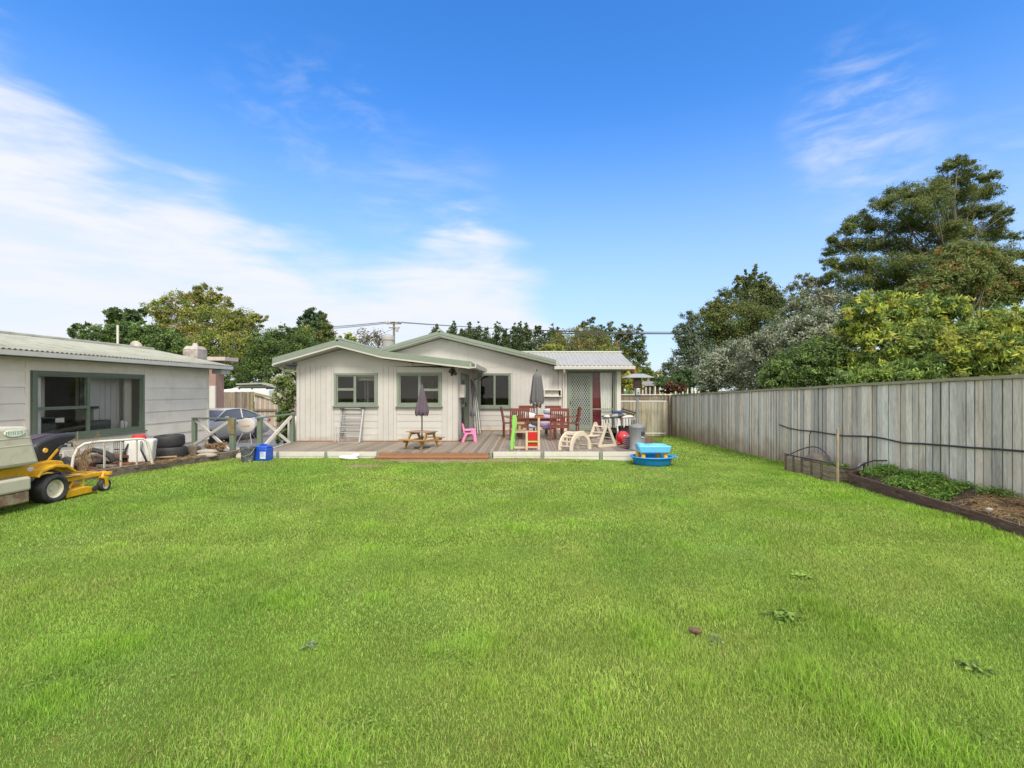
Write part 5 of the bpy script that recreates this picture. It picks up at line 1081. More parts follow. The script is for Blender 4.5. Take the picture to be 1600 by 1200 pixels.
b = MB(); b.lathe([(.05, 0), (.07, .02), (.07, .12), (.03, .15)], 12, (-8.7, 8.8, .36)); b.tube([(-8.6, 8.9, .3), (-8.4, 9.0, .42), (-8.25, 9.05, .25)], .022, 8); b.build('manifold', mat('rusty_iron', (.10, .045, .03), .8, .3, 9), jm, smooth=True)
b = MB(); b.box(-9.05, -8.85, 8.8, 9.1, .3, .4); b.build('air_box', M_plast, jm, bev=.02)
b = MB(Matrix.Translation((-7.75, 11.12, .23)) @ Matrix.Rotation(R(15), 4, 'Y')); b.hexa([(-.13, -.1, -.1), (.15, -.1, -.12), (.15, .12, -.12), (-.14, .12, -.1), (-.1, -.08, .14), (.1, -.1, .16), (.1, .1, .12), (-.1, .1, .14)]); setp(b.build('rock', M_sleeper, bev=.03), 'grey brown rock right of the stacked tyres', 'rock')
def pillow(mb, c, sx, sy, sz, rot=(0, 0, 0), n=12, m=8, pw_=.55):
    M = Matrix.Translation(c) @ Matrix.Rotation(rot[2], 4, 'Z') @ Matrix.Rotation(rot[1], 4, 'Y') @ Matrix.Rotation(rot[0], 4, 'X'); vs = []
    def sg(v): return math.copysign(abs(v) ** pw_, v)
    for j in range(m + 1):
        ph = -math.pi / 2 + math.pi * j / m
        for k in range(n * 2):
            a = math.pi * k / n; cr_ = math.cos(ph) ** .8 if math.cos(ph) > 0 else 0
            vs.append(M @ Vector((sx * sg(math.cos(a)) * cr_, sy * sg(math.sin(a)) * cr_, sz * math.sin(ph))))
    N_ = n * 2; fs = [(j * N_ + k, j * N_ + (k + 1) % N_, (j + 1) * N_ + (k + 1) % N_, (j + 1) * N_ + k) for j in range(m) for k in range(N_)]
    mb.add(vs, fs)
M_bag = mat('dusty_bag', (.27, .24, .20), .9, .2, 6, bump=.3)
for (x, y, z, a, lab) in ((-7.45, 11.15, .20, .5, 'upper dusty white sack lying behind the timber edging'), (-7.38, 11.02, .13, .4, 'lower dusty white sack lying on the timber edging')):
    b = MB(); pillow(b, (x, y, z + .01), .21, .10, .06, (0, rnd(-.08, .08), a), pw_=.8); setp(b.build('sack', M_bag, smooth=True), lab, 'sack')
db = thing('dead_plant', 'rust brown dead bushy plant under the left railing', 'plant', (-7.65, 11.75, .1))
cr, _ = crown(db, [(-7.62, 11.75, .24, .15, .15, .13), (-7.92, 12.0, .24, .14, .14, .10)], 900, .06, [(.09, .035, .02), (.12, .075, .04), (.07, .045, .028), (.14, .11, .07)], sub=.5, name='foliage')
b = MB()
for _ in range(24):
    a = rnd(0, 6.28); l = rnd(.15, .34); b.tube([(-7.7 + rnd(-.2, .2), 11.8 + rnd(-.1, .1), .1), (-7.7 + math.cos(a) * l * .5, 11.8 + math.sin(a) * l * .4, .1 + l * .6), (-7.7 + math.cos(a) * l, 11.8 + math.sin(a) * l * .6, .1 + l * rnd(.3, 1.1))], .005, 4)
b.build('stems', mat('dry_stem', (.28, .19, .10), .9, .2, 9), db)

# ------------------------------------------------------------ ride-on mower
mo = thing('ride_on_mower', 'yellow ride-on mower with black seat and beige grass catcher at the far left', 'mower', (-7.35, 6.97, 0))
M_yel = mat('mower_yellow', (.60, .33, .012), .35, .08, 6, coat=.3, dirt=(9, .60, .72), col2=(.20, .12, .04)); M_bei = mat('catcher_plastic', (.46, .44, .34), .5, .08, 4, dirt=(4, .52, .75), col2=(.32, .27, .17), bump=.1)
T = Matrix.Translation((-7.35, 6.97, 0))
def wheel(par, x, y, r, w, hub, m=None):
    b = MB(Matrix.Translation((x, y, r))); b.lathe([(r * .62, -w * .42), (r * .8, -w * .5), (r * .95, -w * .42), (r, -w * .2), (r, w * .2), (r * .95, w * .42), (r * .8, w * .5), (r * .62, w * .42), (r * .6, 0), (r * .62, -w * .42)], 30, axis='x', wob=lambda a, j: 1 + (.012 * (1 if math.sin(22 * a) > 0 else -1) if 2 <= j <= 5 else 0))
    ty = b.build('tyre', M_black, par, smooth=True)
    b = MB(Matrix.Translation((x, y, r))); b.lathe([(r * .2, w * .1), (r * .5, w * .12), (r * .55, w * .34), (r * .64, w * .38), (r * .62, -w * .3), (.001, -w * .3)], 24, axis='x'); b.lathe([(.001, w * .22), (r * .14, w * .22), (r * .2, w * .1)], 12, axis='x'); b.build('rim', hub, ty, smooth=True)
M_rim = mat('cream_rim', (.55, .52, .40), .45, .1, 9, dirt=(12, .58, .66), col2=(.16, .12, .08))
wheel(mo, -6.95, 6.97, .212, .22, M_rim); wheel(mo, -7.8, 6.97, .212, .22, M_rim)
for x in (-6.92, -7.8):
    wheel(mo, x, 7.83, .10, .09, M_rim)
    b = MB(); b.tube([(x, 7.83, .30), (x, 7.80, .23)], .02, 8); b.bar((x - .055, 7.83, .10), (x - .055, 7.81, .235), .012, .05, (0, 1, 0)); b.bar((x + .055, 7.83, .10), (x + .055, 7.81, .235), .012, .05, (0, 1, 0)); b.box(x - .06, x + .06, 7.78, 7.84, .225, .245); b.build('caster_fork', M_yel, mo)
b = MB(T); b.prism([(-.75, .47), (-.75, .585), (-.2, .60), (.1, .615), (.25, .58), (.31, .50), (.31, .40), (.22, .42), (.12, .47), (-.05, .49), (-.2, .45), (-.28, .38), (-.32, .34), (-.42, .36)], -.30, .35, 'yz')
b.build('chassis', M_yel, mo, bev=.015)
b = MB(T); b.prism([(-.26, .43), (-.2, .52), (0, .565), (.2, .53), (.32, .42), (.30, .40), (.18, .49), (0, .525), (-.18, .48), (-.24, .41)], .28, .50, 'yz'); b.build('fender', M_yel, mo, bev=.008)
b = MB(T); b.box(.33, .40, .1, .95, .255, .315); b.box(-.42, -.36, .1, .95, .255, .315); b.box(-.52, .52, .86, .92, .26, .31); b.box(.30, .46, .2, .5, .335, .35); b.build('frame_rail', M_yel, mo, bev=.008)
b = MB(T); b.prism([(.18, .03), (.18, .14), (.5, .15), (.64, .12), (.70, .03)], -.5, .48, 'yz'); b.box(-.3, .3, .25, .6, .15, .2); b.build('cutting_deck', M_yel, mo, bev=.015)
b = MB(T); b.bar((.4, .3, .15), (.36, .42, .28), .03, .012, (1, 0, 0)); b.bar((.42, .5, .14), (.38, .56, .27), .03, .012, (1, 0, 0)); b.build('deck_link', M_yel, mo)
b = MB(T); b.lathe([(.001, .08), (.1, .07), (.13, 0)], 14, (.1, .5, .31)); b.box(-.25, .28, .1, .5, .18, .30); b.lathe([(.04, 0), (.045, .03), (.001, .035)], 10, (.482, .62, .09), 'x'); b.build('belt_cover', M_plast, mo, bev=.01)
b = MB(T @ Matrix.Translation((0, -.06, 0))); b.prism([(.02, .56), (-.02, .84), (.08, .91), (.34, .97), (.60, .965), (.645, .93), (.60, .88), (.45, .82), (.38, .74), (.34, .60), (.30, .56)], -.27, .27, 'yz'); se = b.build('seat', mat('black_vinyl', (.022, .02, .022), .5, .1, 5), mo, bev=.04, smooth=True)
b = MB(T @ Matrix.Translation((0, -.06, 0))); b.prism([(.08, .913), (.34, .968), (.56, .966), (.34, .976), (.08, .921)], -.11, .11, 'yz'); b.build('seat_pad', mat('plum_vinyl', (.07, .04, .045), .5, .15, 6), se)
b = MB(T @ Matrix.Translation((.268, .07, .76))); b.lathe([(.001, .014), (.032, .013), (.038, .0)], 16, axis='x'); b.build('badge', mat('gold_badge', (.75, .42, .06), .4, .05, 5), se, smooth=True)
b = MB(T); b.bar((.33, .04, .60), (.33, .20, .76), .03, .012, (1, 0, 0)); b.build('lever', M_yel, mo); b = MB(T); b.tube([(.33, .2, .76), (.33, .25, .80), (.33, .33, .80)], .018, 8); b.tube([(.30, .36, .84), (.33, .42, .83), (.33, .42, .77)], .012, 6); b.build('lever_grip', M_plast, mo, smooth=True)
b = MB(T); b.box(.10, .30, -.62, -.40, .47, .55); b.build('engine_grille', M_plast, mo, bev=.01) ; b = MB(T); b.lathe([(.001, .01), (.04, .008), (.05, 0)], 14, (.352, -.22, .53), 'x', sy=.7); b.build('lamp', mat('milky_lamp', (.6, .6, .55), .25, .05, 5), mo, smooth=True)
ct = MB(T); ct.hexa([(-.5, -1.35, .62), (.56, -1.35, .62), (.56, -.28, .62), (-.5, -.28, .62), (-.45, -1.25, 1.17), (.52, -1.25, 1.17), (.52, -.40, 1.15), (-.45, -.40, 1.15)]); co_ = ct.build('grass_catcher', M_bei, mo, bev=.045)
b = MB(T)
for z in (.90, 1.0): 
    y_ = -.28 - .12 * (z - .62) / .53; b.box(.505, .562 - (z - .62) * .07, -1.3, y_ - .03, z - .009, z + .009)
b.build('catcher_rib', M_bei, co_, bev=.004)
stx = .534 ; b = MB(T @ Matrix.Translation((stx, -.60, 1.075)) @ Matrix.Rotation(R(-4.3), 4, 'Y')); b.lathe([(.001, .006), (.10, .005), (.105, 0)], 26, axis='x', sx=1.25, sy=.48); sk = b.build('sticker', mat('white_sticker', (.62, .64, .58), .5, .04, 9), co_)
b = MB(T @ Matrix.Translation((stx + .006, -.60, 1.075)) @ Matrix.Rotation(R(-4.3), 4, 'Y'))
for i, yv in enumerate((-.10, -.072, -.044, -.016, .012, .04, .068, .092)):
    h = (.022, .026, .02, .024)[i % 4]; b.box(0, .002, yv - .008, yv - .002, -h, h); b.box(0, .002, yv - .0015, yv + .006, h - .008, h); 
    if i % 2: b.box(0, .002, yv - .0015, yv + .006, -.004, .004)
b.build('sticker_lettering', mat('green_ink', (.12, .30, .12), .6, .1, 5), sk)
b = MB(T); b.box(-.5, .56, -1.3, -.40, .28, .47); b.build('lower_bin', M_bei, mo, bev=.03); b = MB(T); b.box(-.48, .545, -1.28, -.415, .12, .277); b.build('chute', mat('brown_stained_plastic', (.17, .10, .06), .6, .3, 6, dirt=(5, .45, .6), col2=(.3, .26, .18)), mo, bev=.02)

# ------------------------------------------------------------ parked car
car = thing('parked_car', 'silver grey coupe parked beyond the railings, its front hidden by the shed', 'car', (-12.5, 19.2, -.42))
CM = Matrix.Translation((-12.42, 19.15, -.42)) @ Matrix.Rotation(R(-7), 4, 'Z')
M_car = mat('silver_car_paint', (.46, .45, .44), .35, .03, 3, metal=.1, coat=.3); M_cg = mat('dark_car_glass', (.10, .105, .11), .25, .05, 3, spec=.4)
def loft(mb, secs):
    n = len(secs[0]); vs = [p for s in secs for p in s]; fs = [(j * n + k, j * n + (k + 1) % n, (j + 1) * n + (k + 1) % n, (j + 1) * n + k) for j in range(len(secs) - 1) for k in range(n)]
    mb.add(vs, fs + [tuple(range(n)), tuple(range((len(secs) - 1) * n, len(secs) * n))[::-1]])
def csec(y, w, zb, zt): return [(-w * .9, y, zb), (-w, y, zb + .12), (-w * 1.0, y, zt - .25), (-w * .93, y, zt - .05), (-w * .75, y, zt), (w * .75, y, zt), (w * .93, y, zt - .05), (w, y, zt - .25), (w, y, zb + .12), (w * .9, y, zb)]
b = MB(CM); loft(b, [csec(-2.2, .62, .28, .62), csec(-2.05, .78, .2, .72), csec(-1.3, .84, .18, .84), csec(-.85, .85, .18, .92), csec(0, .86, .18, .92), csec(1.1, .86, .18, .95), csec(1.75, .84, .2, .97), csec(2.1, .78, .24, .93), csec(2.2, .66, .35, .8)]); b.build('body', M_car, car, smooth='all')
b = MB(CM); loft(b, [[(-.78, -.95, .9), (.78, -.95, .9), (.70, -.9, .93), (-.70, -.9, .93)], [(-.8, -.25, .9), (.8, -.25, .9), (.62, -.25, 1.26), (-.62, -.25, 1.26)], [(-.8, .5, .92), (.8, .5, .92), (.60, .5, 1.30), (-.60, .5, 1.30)], [(-.78, 1.1, .94), (.78, 1.1, .94), (.57, 1.0, 1.2), (-.57, 1.0, 1.2)], [(-.72, 1.75, .94), (.72, 1.75, .94), (.60, 1.7, .96), (-.60, 1.7, .96)]]); b.build('windows', M_cg, car)
b = MB(CM); loft(b, [[(-.62, -.3, 1.245), (.62, -.3, 1.245), (.58, -.3, 1.275), (-.58, -.3, 1.275)], [(-.62, .1, 1.285), (.62, .1, 1.285), (.56, .1, 1.325), (-.56, .1, 1.325)], [(-.61, .55, 1.29), (.61, .55, 1.29), (.55, .55, 1.325), (-.55, .55, 1.325)], [(-.59, .98, 1.2), (.59, .98, 1.2), (.54, .98, 1.235), (-.54, .98, 1.235)]]); b.build('roof', M_car, car, smooth=True)
b = MB(CM)
for s in (-1, 1): b.tube([(s * .76, -.98, .92), (s * .62, -.3, 1.265), (s * .61, .1, 1.30), (s * .60, .55, 1.305), (s * .585, 1.0, 1.215), (s * .68, 1.72, .955)], .024, 6); b.tube([(s * .80, .42, .93), (s * .615, .55, 1.29)], .025, 6)
b.build('pillars', M_car, car, smooth=True)
for x, y in ((.76, -1.35), (.76, 1.3), (-.76, -1.35), (-.76, 1.3)):
    b = MB(CM @ Matrix.Translation((x, y, .3))); b.lathe([(.18, -.1), (.28, -.11), (.31, -.06), (.31, .06), (.28, .11), (.18, .1)], 26, axis='x'); w_ = b.build('wheel', M_black, car, smooth=True); b = MB(CM @ Matrix.Translation((x, y, .3))); b.lathe([(.001, .07 if x > 0 else -.07), (.19, .06 if x > 0 else -.06), (.19, 0)], 18, axis='x'); b.build('rim', M_alu, w_)
for s in (-1, 1): MB(CM).box(s * .9 - .07, s * .9 + .07, -.62, -.5, .93, 1.05).build('wing_mirror', M_car, car, bev=.04)
for s in (-1, 1): MB(CM).box(s * .66 - .12, s * .66 + .12, -2.12, -2.0, .52, .62).build('headlight', mat('lamp_glass', (.6, .6, .6), .15, .05, 3), car, bev=.03)
for s in (-1, 1): MB(CM).box(s * .72 - .09, s * .72 + .09, 2.08, 2.16, .68, .82).build('tail_lamp', mat('red_lamp', (.4, .02, .02), .2, .05, 3), car, bev=.02)

# ------------------------------------------------------------ small things on the lawn's far edge
bk = thing('bucket', 'dirty dark grey bucket on the grass left of the blue drum', 'bucket', (-6.42, 11.0, 0))
b = MB(Matrix.Translation((-6.42, 11.0, 0))); b.lathe([(.001, .0), (.125, .0), (.15, .30), (.163, .30), (.163, .345), (.15, .345), (.14, .30), (.12, .02), (.001, .02)], 24); b.build('pail', mat('dirty_pail', (.07, .075, .085), .5, .2, 6, dirt=(7, .58, .62), col2=(.34, .33, .27)), bk, smooth=True)
MB().tube([(-6.58, 11.0, .32), (-6.56, 10.87, .2), (-6.42, 10.83, .14), (-6.28, 10.87, .2), (-6.26, 11.0, .32)], .005, 5).build('handle', M_metal, bk)
cn = thing('blue_drum', 'blue plastic jerry drum with white label on the grass by the deck', 'drum', (-6.17, 11.2, 0)); M_bl = mat('blue_plastic', (.012, .07, .42), .35, .08, 5)
b = MB(Matrix.Translation((-6.17, 11.2, 0)) @ Matrix.Rotation(R(-8), 4, 'Z')); b.box(-.165, .165, -.13, .13, .0, .30); b.hexa([(-.165, -.13, .30), (.165, -.13, .30), (.165, .13, .30), (-.165, .13, .30), (-.13, -.1, .35), (.15, -.1, .35), (.15, .1, .35), (-.13, .1, .35)]); b.build('body', M_bl, cn, bev=.025, smooth=True)
b = MB(Matrix.Translation((-6.17, 11.2, 0)) @ Matrix.Rotation(R(-8), 4, 'Z')); b.tube([(-.1, 0, .34), (-.06, 0, .375), (.08, 0, .375), (.12, 0, .34)], .018, 8); b.build('handle', M_bl, cn, smooth=True)
b = MB(Matrix.Translation((-6.17, 11.2, 0)) @ Matrix.Rotation(R(-8), 4, 'Z')); b.box(.01, .15, -.137, -.131, .06, .22); lb = b.build('label', mat('paper_label', (.55, .60, .62), .6, .1, 30), cn)
b = MB(Matrix.Translation((-6.17, 11.2, 0)) @ Matrix.Rotation(R(-8), 4, 'Z')); b.box(.02, .10, -.14, -.1372, .19, .205); b.box(.02, .13, -.14, -.1372, .165, .17); b.box(.02, .12, -.14, -.1372, .14, .145); b.box(.02, .13, -.14, -.1372, .115, .12); b.build('label_print', M_bl, lb)
b = MB(); pillow(b, (PXX(545, 11.35), 11.35, .045), .22, .1, .05, (0, .1, .2), pw_=.8); pillow(b, (PXX(553, 11.35), 11.38, .075), .12, .09, .05, (0, -.3, .5)); setp(b.build('crumpled_cloth', M_curt, smooth=True), 'crumpled white cloth on the grass against the deck edge', 'cloth')
o = MB(Matrix.Translation((PXX(1086, 3.2), 3.2, float(zg(1.1, 3.2)) + .045)) @ Matrix.Rotation(R(-25), 4, 'Z')).lathe([(.001, -.045), (.012, -.04), (.019, -.02), (.021, .005), (.016, .03), (.006, .045), (.001, .047)], 12, axis='x', wob=lambda a, j: 1 + .12 * math.sin(5 * a + 2 * j)).build('pine_cone', mat('cone_brown', (.11, .068, .045), .8, .4, 60, bump=.8), smooth='all'); setp(o, 'single brown cone lying in the near grass right of centre', 'cone')
def weed(label, px, py, n=14, L0=.07, group='broad leaved weeds in the lawn', c=(.075, .115, .03)):
    D = EYE * F / (py - PY); x, y = PXX(px, D), D; z = float(zg(x, y)); b = MB()
    for i in range(n * 3):
        a = rnd(0, 6.28); l = L0 * rnd(.3, .75); w = l * .22; h = rnd(.0, .03); g_ = rnd(.7, 1.3); b.col = tuple(v * g_ for v in c)
        d = Vector((math.cos(a), math.sin(a), 0)); s = Vector((-d.y, d.x, rnd(-.5, .5))) * w; o_ = Vector((x + random.gauss(0, L0 * .28), y + random.gauss(0, L0 * .28), z + .014)); q = o_ + d * l * .55 + Vector((0, 0, h)); e = o_ + d * l + Vector((0, 0, h * .6))
        b.add([o_, q - s, e, q + s], [(0, 1, 2, 3)])
    o = b.build('weed', M_leaf); return setp(o, label, 'weed', group)
be_ = M_soil
for i_, (bx0, bx1, by0, by1) in enumerate(((-4.3, .9, 10.0, 11.56),)):
    o = grid_sheet('bare_earth', far(bx0, bx1, .05), far(by0, by1, .05), lambda x, y: zg(x, y) + .006, mat('worn_earth', (.20, .145, .085), .95, .3, 12, bump=.6, bscale=40, dirt=(5, .5, .65), col2=(.10, .12, .03)), 'structure', inside=lambda x, y: float(bare(np.array([x]), np.array([y]))[0]) > .42)
cpts = []
for _ in range(26):
    ty_ = 2.1 + 7 * random.random() ** 1.3; tx_ = rnd(-1, 1) * ty_ * 1.05; s_ = rnd(.05, .14)
    if in_lawn(np.array([tx_]), np.array([ty_]))[0]:
        for _ in range(16): cpts.append((tx_ + random.gauss(0, s_), ty_ + random.gauss(0, s_), float(zg(tx_, ty_)) + .022))
o = scatter_leaves('clover', 5000, cpts, .013, [(.075, .125, .02), (.085, .13, .03), (.065, .11, .015)], hz=.005, aspect=1.1); setp(o, 'small patches of pale clover leaves scattered through the lawn', 'clover', kind='stuff')
weed('flat rosette weed with dark leaves in the lawn right of the brown cone', 1228, 968, 22, .13, c=(.06, .10, .02)); weed('pale leaved weed in the lawn left of centre', 488, 1014, 12, .07, c=(.09, .125, .06)); weed('small weed close to the brown cone', 1118, 1004, 9, .06, c=(.08, .11, .055))
weed('broad weed in the lawn towards the right edge', 1520, 1048, 16, .10); weed('light green weed in the lawn below the planter', 1250, 903, 12, .12, c=(.095, .15, .03))

# ------------------------------------------------------------ things on the deck
# child's picnic table with closed parasol
pt = thing('picnic_table', 'small brown timber picnic table for children on the deck near the step', 'picnic table', (0, 0, 0))
b = MB()
for k in range(5): g_ = rnd(.85, 1.1); b.col = (g_, g_, g_); b.box(-.34, .34, -.22 + k * .09, -.22 + k * .09 + .083, .405, .428)
b.build('tabletop', mat('worn_table_top', (.26, .18, .12), .6, .2, 8, bump=.1), pt, bev=.003)
for s in (-1, 1):
    b = MB()
    for k in range(2): b.box(-.36, .36, s * .44 - .085 + k * .09, s * .44 + k * .09 - .003, .225, .247)
    b.build('seat', M_pine, pt, bev=.003)
for sx in (-.24, .24):
    for s in (-1, 1): MB().bar((sx, s * .40, .0), (sx, s * .13, .40), .032, .065, (0, 1, .6)).build('leg', M_pine, pt, bev=.003)
    MB().box(sx + .018, sx + .045, -.50, .50, .165, .224).build('seat_bearer', M_pine, pt); MB().box(sx + .018, sx + .045, -.2, .2, .345, .404).build('top_bearer', M_pine, pt)
place(pt, -2.75, 12.45, DZ, math.atan2(-.20, .48) + .0)
def closed_parasol(name, label, x, y, z0, ztop, cz0, cz1, r0, r1, m, folds=8, base=True, vent=False):
    t = thing(name, label, 'parasol', (x, y, z0)); MB().tube([(x, y, z0), (x, y, ztop - .02)], .017, 8).build('pole', M_plast, t, smooth=True)
    N_ = folds * 6; vs = []; L_ = 14
    for j in range(L_ + 1):
        u = j / L_; z = cz1 + (cz0 - cz1) * u; r = .015 + (r0 - .015) * min(1, u * 1.15) ** .9 if not vent else (r1 * .7 + (r0 - r1 * .7) * u ** .6) * (1 if j > 1 else (.25, .7)[j])
        if u > .93: r *= 1 - (u - .93) * 2.2
        for k in range(N_):
            a = 2 * math.pi * k / N_; f = 1 + .20 * u ** .5 * math.cos(folds * a) + .05 * math.sin(3 * a + 4 * u); zz = z - (.04 * math.cos(folds * a) if j == L_ else 0)
            vs.append((x + r * f * math.cos(a), y + r * f * math.sin(a), zz))
    fs = [(j * N_ + k, j * N_ + (k + 1) % N_, (j + 1) * N_ + (k + 1) % N_, (j + 1) * N_ + k) for j in range(L_) for k in range(N_)] + [tuple(range(N_))]
    b = MB(); b.add(vs, fs); b.build('canopy', m, t, smooth='all'); b = MB(); b.lathe([(.001, .05), (.015, .04), (.02, 0), (.012, -.03)], 10, (x, y, ztop)); b.build('finial', M_plast, t, smooth=True)
    if base: b = MB(); b.lathe([(.001, .09), (.03, .09), (.035, .05), (.2, .035), (.22, .0), (.001, .0)], 20, (x, y, z0)); b.build('base', M_plast, t, smooth=True)
    return t
M_par = mat('plum_canvas', (.085, .065, .085), .85, .1, 6); M_par2 = mat('charcoal_canvas', (.10, .10, .105), .85, .1, 6)
closed_parasol('closed_parasol', 'closed plum grey parasol through the small picnic table', -2.75, 12.45, DZ, 1.80, 1.0, 1.79, .155, .05, M_par)
tp_ = closed_parasol('closed_parasol', 'closed charcoal parasol standing in the red dining table', PXX(839, 15.2), 15.2, DZ, 2.26, 1.22, 2.22, .20, .14, M_par2, vent=True, base=False)
b = MB(); x_, y_ = PXX(839, 15.2), 15.2
for k in range(6): a = k * 1.05; b.lathe([(.001, .05), (.035, .02), (.045, -.04), (.02, -.1)], 7, (x_ + .10 * math.cos(a), y_ + .10 * math.sin(a), 1.17 + .02 * (k % 2)))
b.build('canopy_fringe', mat('faded_lining', (.16, .12, .11), .9, .2, 8), tp_, smooth=True)
# dining set
def dining_chair():
    t = thing('dining_chair', 'x', 'chair', (0, 0, 0), 0, 'red brown timber chairs round the dining table')
    W = .26
    for s in (-1, 1):
        MB().bar((s * W, -.25, 0), (s * W, -.25, .43), .045, .045).build('leg', M_wood, t, bev=.003)
        MB().bar((s * W, .23, 0), (s * W, .23, .43), .045, .045).build('leg', M_wood, t, bev=.003)
        MB().bar((s * W, -.25, .43), (s * (W + .0), -.33, .93), .04, .045).build('back_post', M_wood, t, bev=.003)
        MB().box(s * W - .03, s * W + .03, -.27, .24, .63, .65).build('armrest', M_wood, t, bev=.003); MB().box(s * W - .018, s * W + .018, .2, .235, .43, .63).build('arm_post', M_wood, t)
    b = MB()
    for k in range(6): b.box(-W, W, -.24 + k * .08, -.24 + k * .08 + .07, .43, .45)
    b.box(-W, W, -.245, -.22, .37, .428); b.box(-W, W, .22, .245, .37, .428); b.build('seat', M_wood, t, bev=.002)
    b = MB(); b.bar((-W - .02, -.335, .91), (W + .02, -.335, .91), .03, .09, (0, 0, 1)); b.bar((-W, -.268, .53), (W, -.268, .53), .028, .05, (0, 0, 1))
    for k in range(8): x = -W + .045 + k * (2 * W - .09) / 7; b.bar((x, -.27, .55), (x, -.332, .88), .03, .014, (0, -1, 0))
    b.build('backrest', M_wood, t); return t
TX, TY = PXX(841, 15.3), 15.25
dc = dining_chair()
spots = [(PXX(811, 14.45), 14.45, 0.06, 'red brown chair at front left of the table, back to the lawn', 0), (PXX(874, 14.35), 14.35, -.05, 'red brown chair at front right of the table, back to the lawn', 0),
         (TX - .85, 15.35, -1.45, 'red brown chair at the left end of the table beside the window', 0), (TX + 1.0, 15.3, 1.6, 'red brown chair at the right end of the table by the sliding door', 0),
         (TX - .38, 16.2, 3.1, 'red brown chair behind the table on the left, against the house wall', 0), (TX + .55, 16.15, 3.2, 'red brown chair behind the table on the right, against the house wall', 0)]
for i, (x, y, rz, lab, _) in enumerate(spots):
    c = dc if i == 0 else copy_tree(dc); place(c, x, y, DZ, rz); c['label'] = lab
dt = thing('dining_table', 'red brown timber dining table crowded with cushions on the deck', 'table', (TX, TY, DZ))
b = MB()
for k in range(9): b.box(TX - .62, TX + .62, TY - .42 + k * .094, TY - .42 + k * .094 + .086, DZ + .60, DZ + .63)
b.build('tabletop', M_wood, dt, bev=.003); MB().box(TX - .55, TX + .55, TY - .36, TY + .36, DZ + .52, DZ + .598).build('apron', M_wood, dt)
for sx in (-1, 1):
    for sy in (-1, 1): MB().box(TX + sx * .53 - .03, TX + sx * .53 + .03, TY + sy * .34 - .03, TY + sy * .34 + .03, DZ, DZ + .52).build('leg', M_wood, dt)
def cush(px, py, D, w, h, col, lab, rot=(.2, 0, 0), nm='grey', dep=.07):
    b = MB(); pillow(b, (PXX(px, D), D, PZZ(py, D)), w, h, dep, (R(90) + rot[0], rot[1], rot[2])); o = b.build('cushion', mat('cushion_' + nm, col, .9, .06, 8, bump=.1), smooth=True); setp(o, lab, 'cushion', 'outdoor cushions on the dining set')
cush(828, 649, 15.9, .33, .13, (.27, .28, .31), 'large grey cushion behind the table left of the parasol pole', nm='grey', rot=(.3, .1, 0), dep=.1); cush(804, 643, 15.3, .09, .11, (.2, .2, .22), 'small dark grey cushion at the far left corner of the dining set', nm='dark')
cush(828, 653, 15.0, .2, .17, (.50, .50, .50), 'pale white cushion on the left half of the table', nm='white', rot=(.1, .25, 0)); cush(830, 666, 14.9, .19, .06, (.33, .35, .45), 'pale blue seat cushion low at left of the table', nm='blue')
cush(854, 654, 15.0, .2, .13, (.34, .27, .36), 'lilac cushion on the right half of the table', nm='lilac', rot=(.2, .2, 0)); cush(852, 663, 14.8, .18, .1, (.30, .22, .33), 'darker lilac cushion leaning below the other on the right', nm='lilac2'); cush(857, 643, 15.9, .17, .1, (.36, .40, .46), 'pale blue grey cushion behind the table on the right', nm='bluegrey')
cush(871, 645, 15.8, .24, .09, (.50, .46, .44), 'cream cushion on the rear right chair', nm='cream'); cush(856, 669, 14.6, .17, .05, (.10, .07, .16), 'dark purple seat cushion under the lilac ones', nm='purple'); cush(835, 663, 14.9, .1, .1, (.05, .05, .05), 'black cushion in front of the table beside the parasol pole', nm='black')
b = MB(); b.box(TX - .09, TX + .14, 14.88, 15.08, DZ + .632, DZ + .71); b.box(TX - .11, TX + .16, 14.86, 15.1, DZ + .71, DZ + .725); setp(b.build('tray', mat('orange_wood', (.38, .13, .04), .5, .1, 6), bev=.004), 'small orange brown tray box on the table by the parasol pole', 'tray')
# toddler climbing tower
tt = thing('climbing_tower', 'folding toddler tower with lime green side and red panels at the deck edge', 'play tower', (0, 0, 0)); M_lime = mat('lime_green_paint', (.20, .48, .09), .5, .05, 5); M_redp = mat('red_painted_board', (.42, .012, .012), .35, .04, 4); M_nat = mat('natural_birch', (.48, .37, .26), .5, .08, 8)
D = 11.95; xa, xb, xc = PXX(800, D), PXX(823, D), PXX(842.5, D)
b = MB(); b.prism([(-.045, 0), (.025, 0), (.04, .3), (.075, .45), (.08, .75), (.06, .84), (.035, .86), (.01, .84), (.0, .74), (.005, .5), (-.03, .3)], 0, .035); b.M = None
b.v = [(p[0] + xa, p[1] + D + .04, p[2] + DZ) for p in b.v]; b.build('side_panel', M_lime, tt, bev=.008)
b = MB(); b.prism([(-.045, 0), (.025, 0), (.04, .3), (.075, .45), (.08, .75), (.06, .84), (.035, .86), (.01, .84), (.0, .74), (.005, .5), (-.03, .3)], 0, .035); b.v = [(p[0] + xa + .03, p[1] + D + .45, p[2] + DZ) for p in b.v]; b.build('side_panel', M_lime, tt, bev=.008)
for x, h, y in ((xb, .48, D), (xc - .01, .80, D)): b = MB(); b.box(x - .028, x + .028, y - .02, y + .02, DZ, DZ + h); b.build('post', M_nat, tt, bev=.006)
b = MB(); b.box(xa + .05, xb - .028, D - .01, D + .02, DZ + .04, DZ + .065); b.box(xa + .05, xb - .028, D + .12, D + .15, DZ + .05, DZ + .075); b.build('bottom_rail', M_nat, tt)
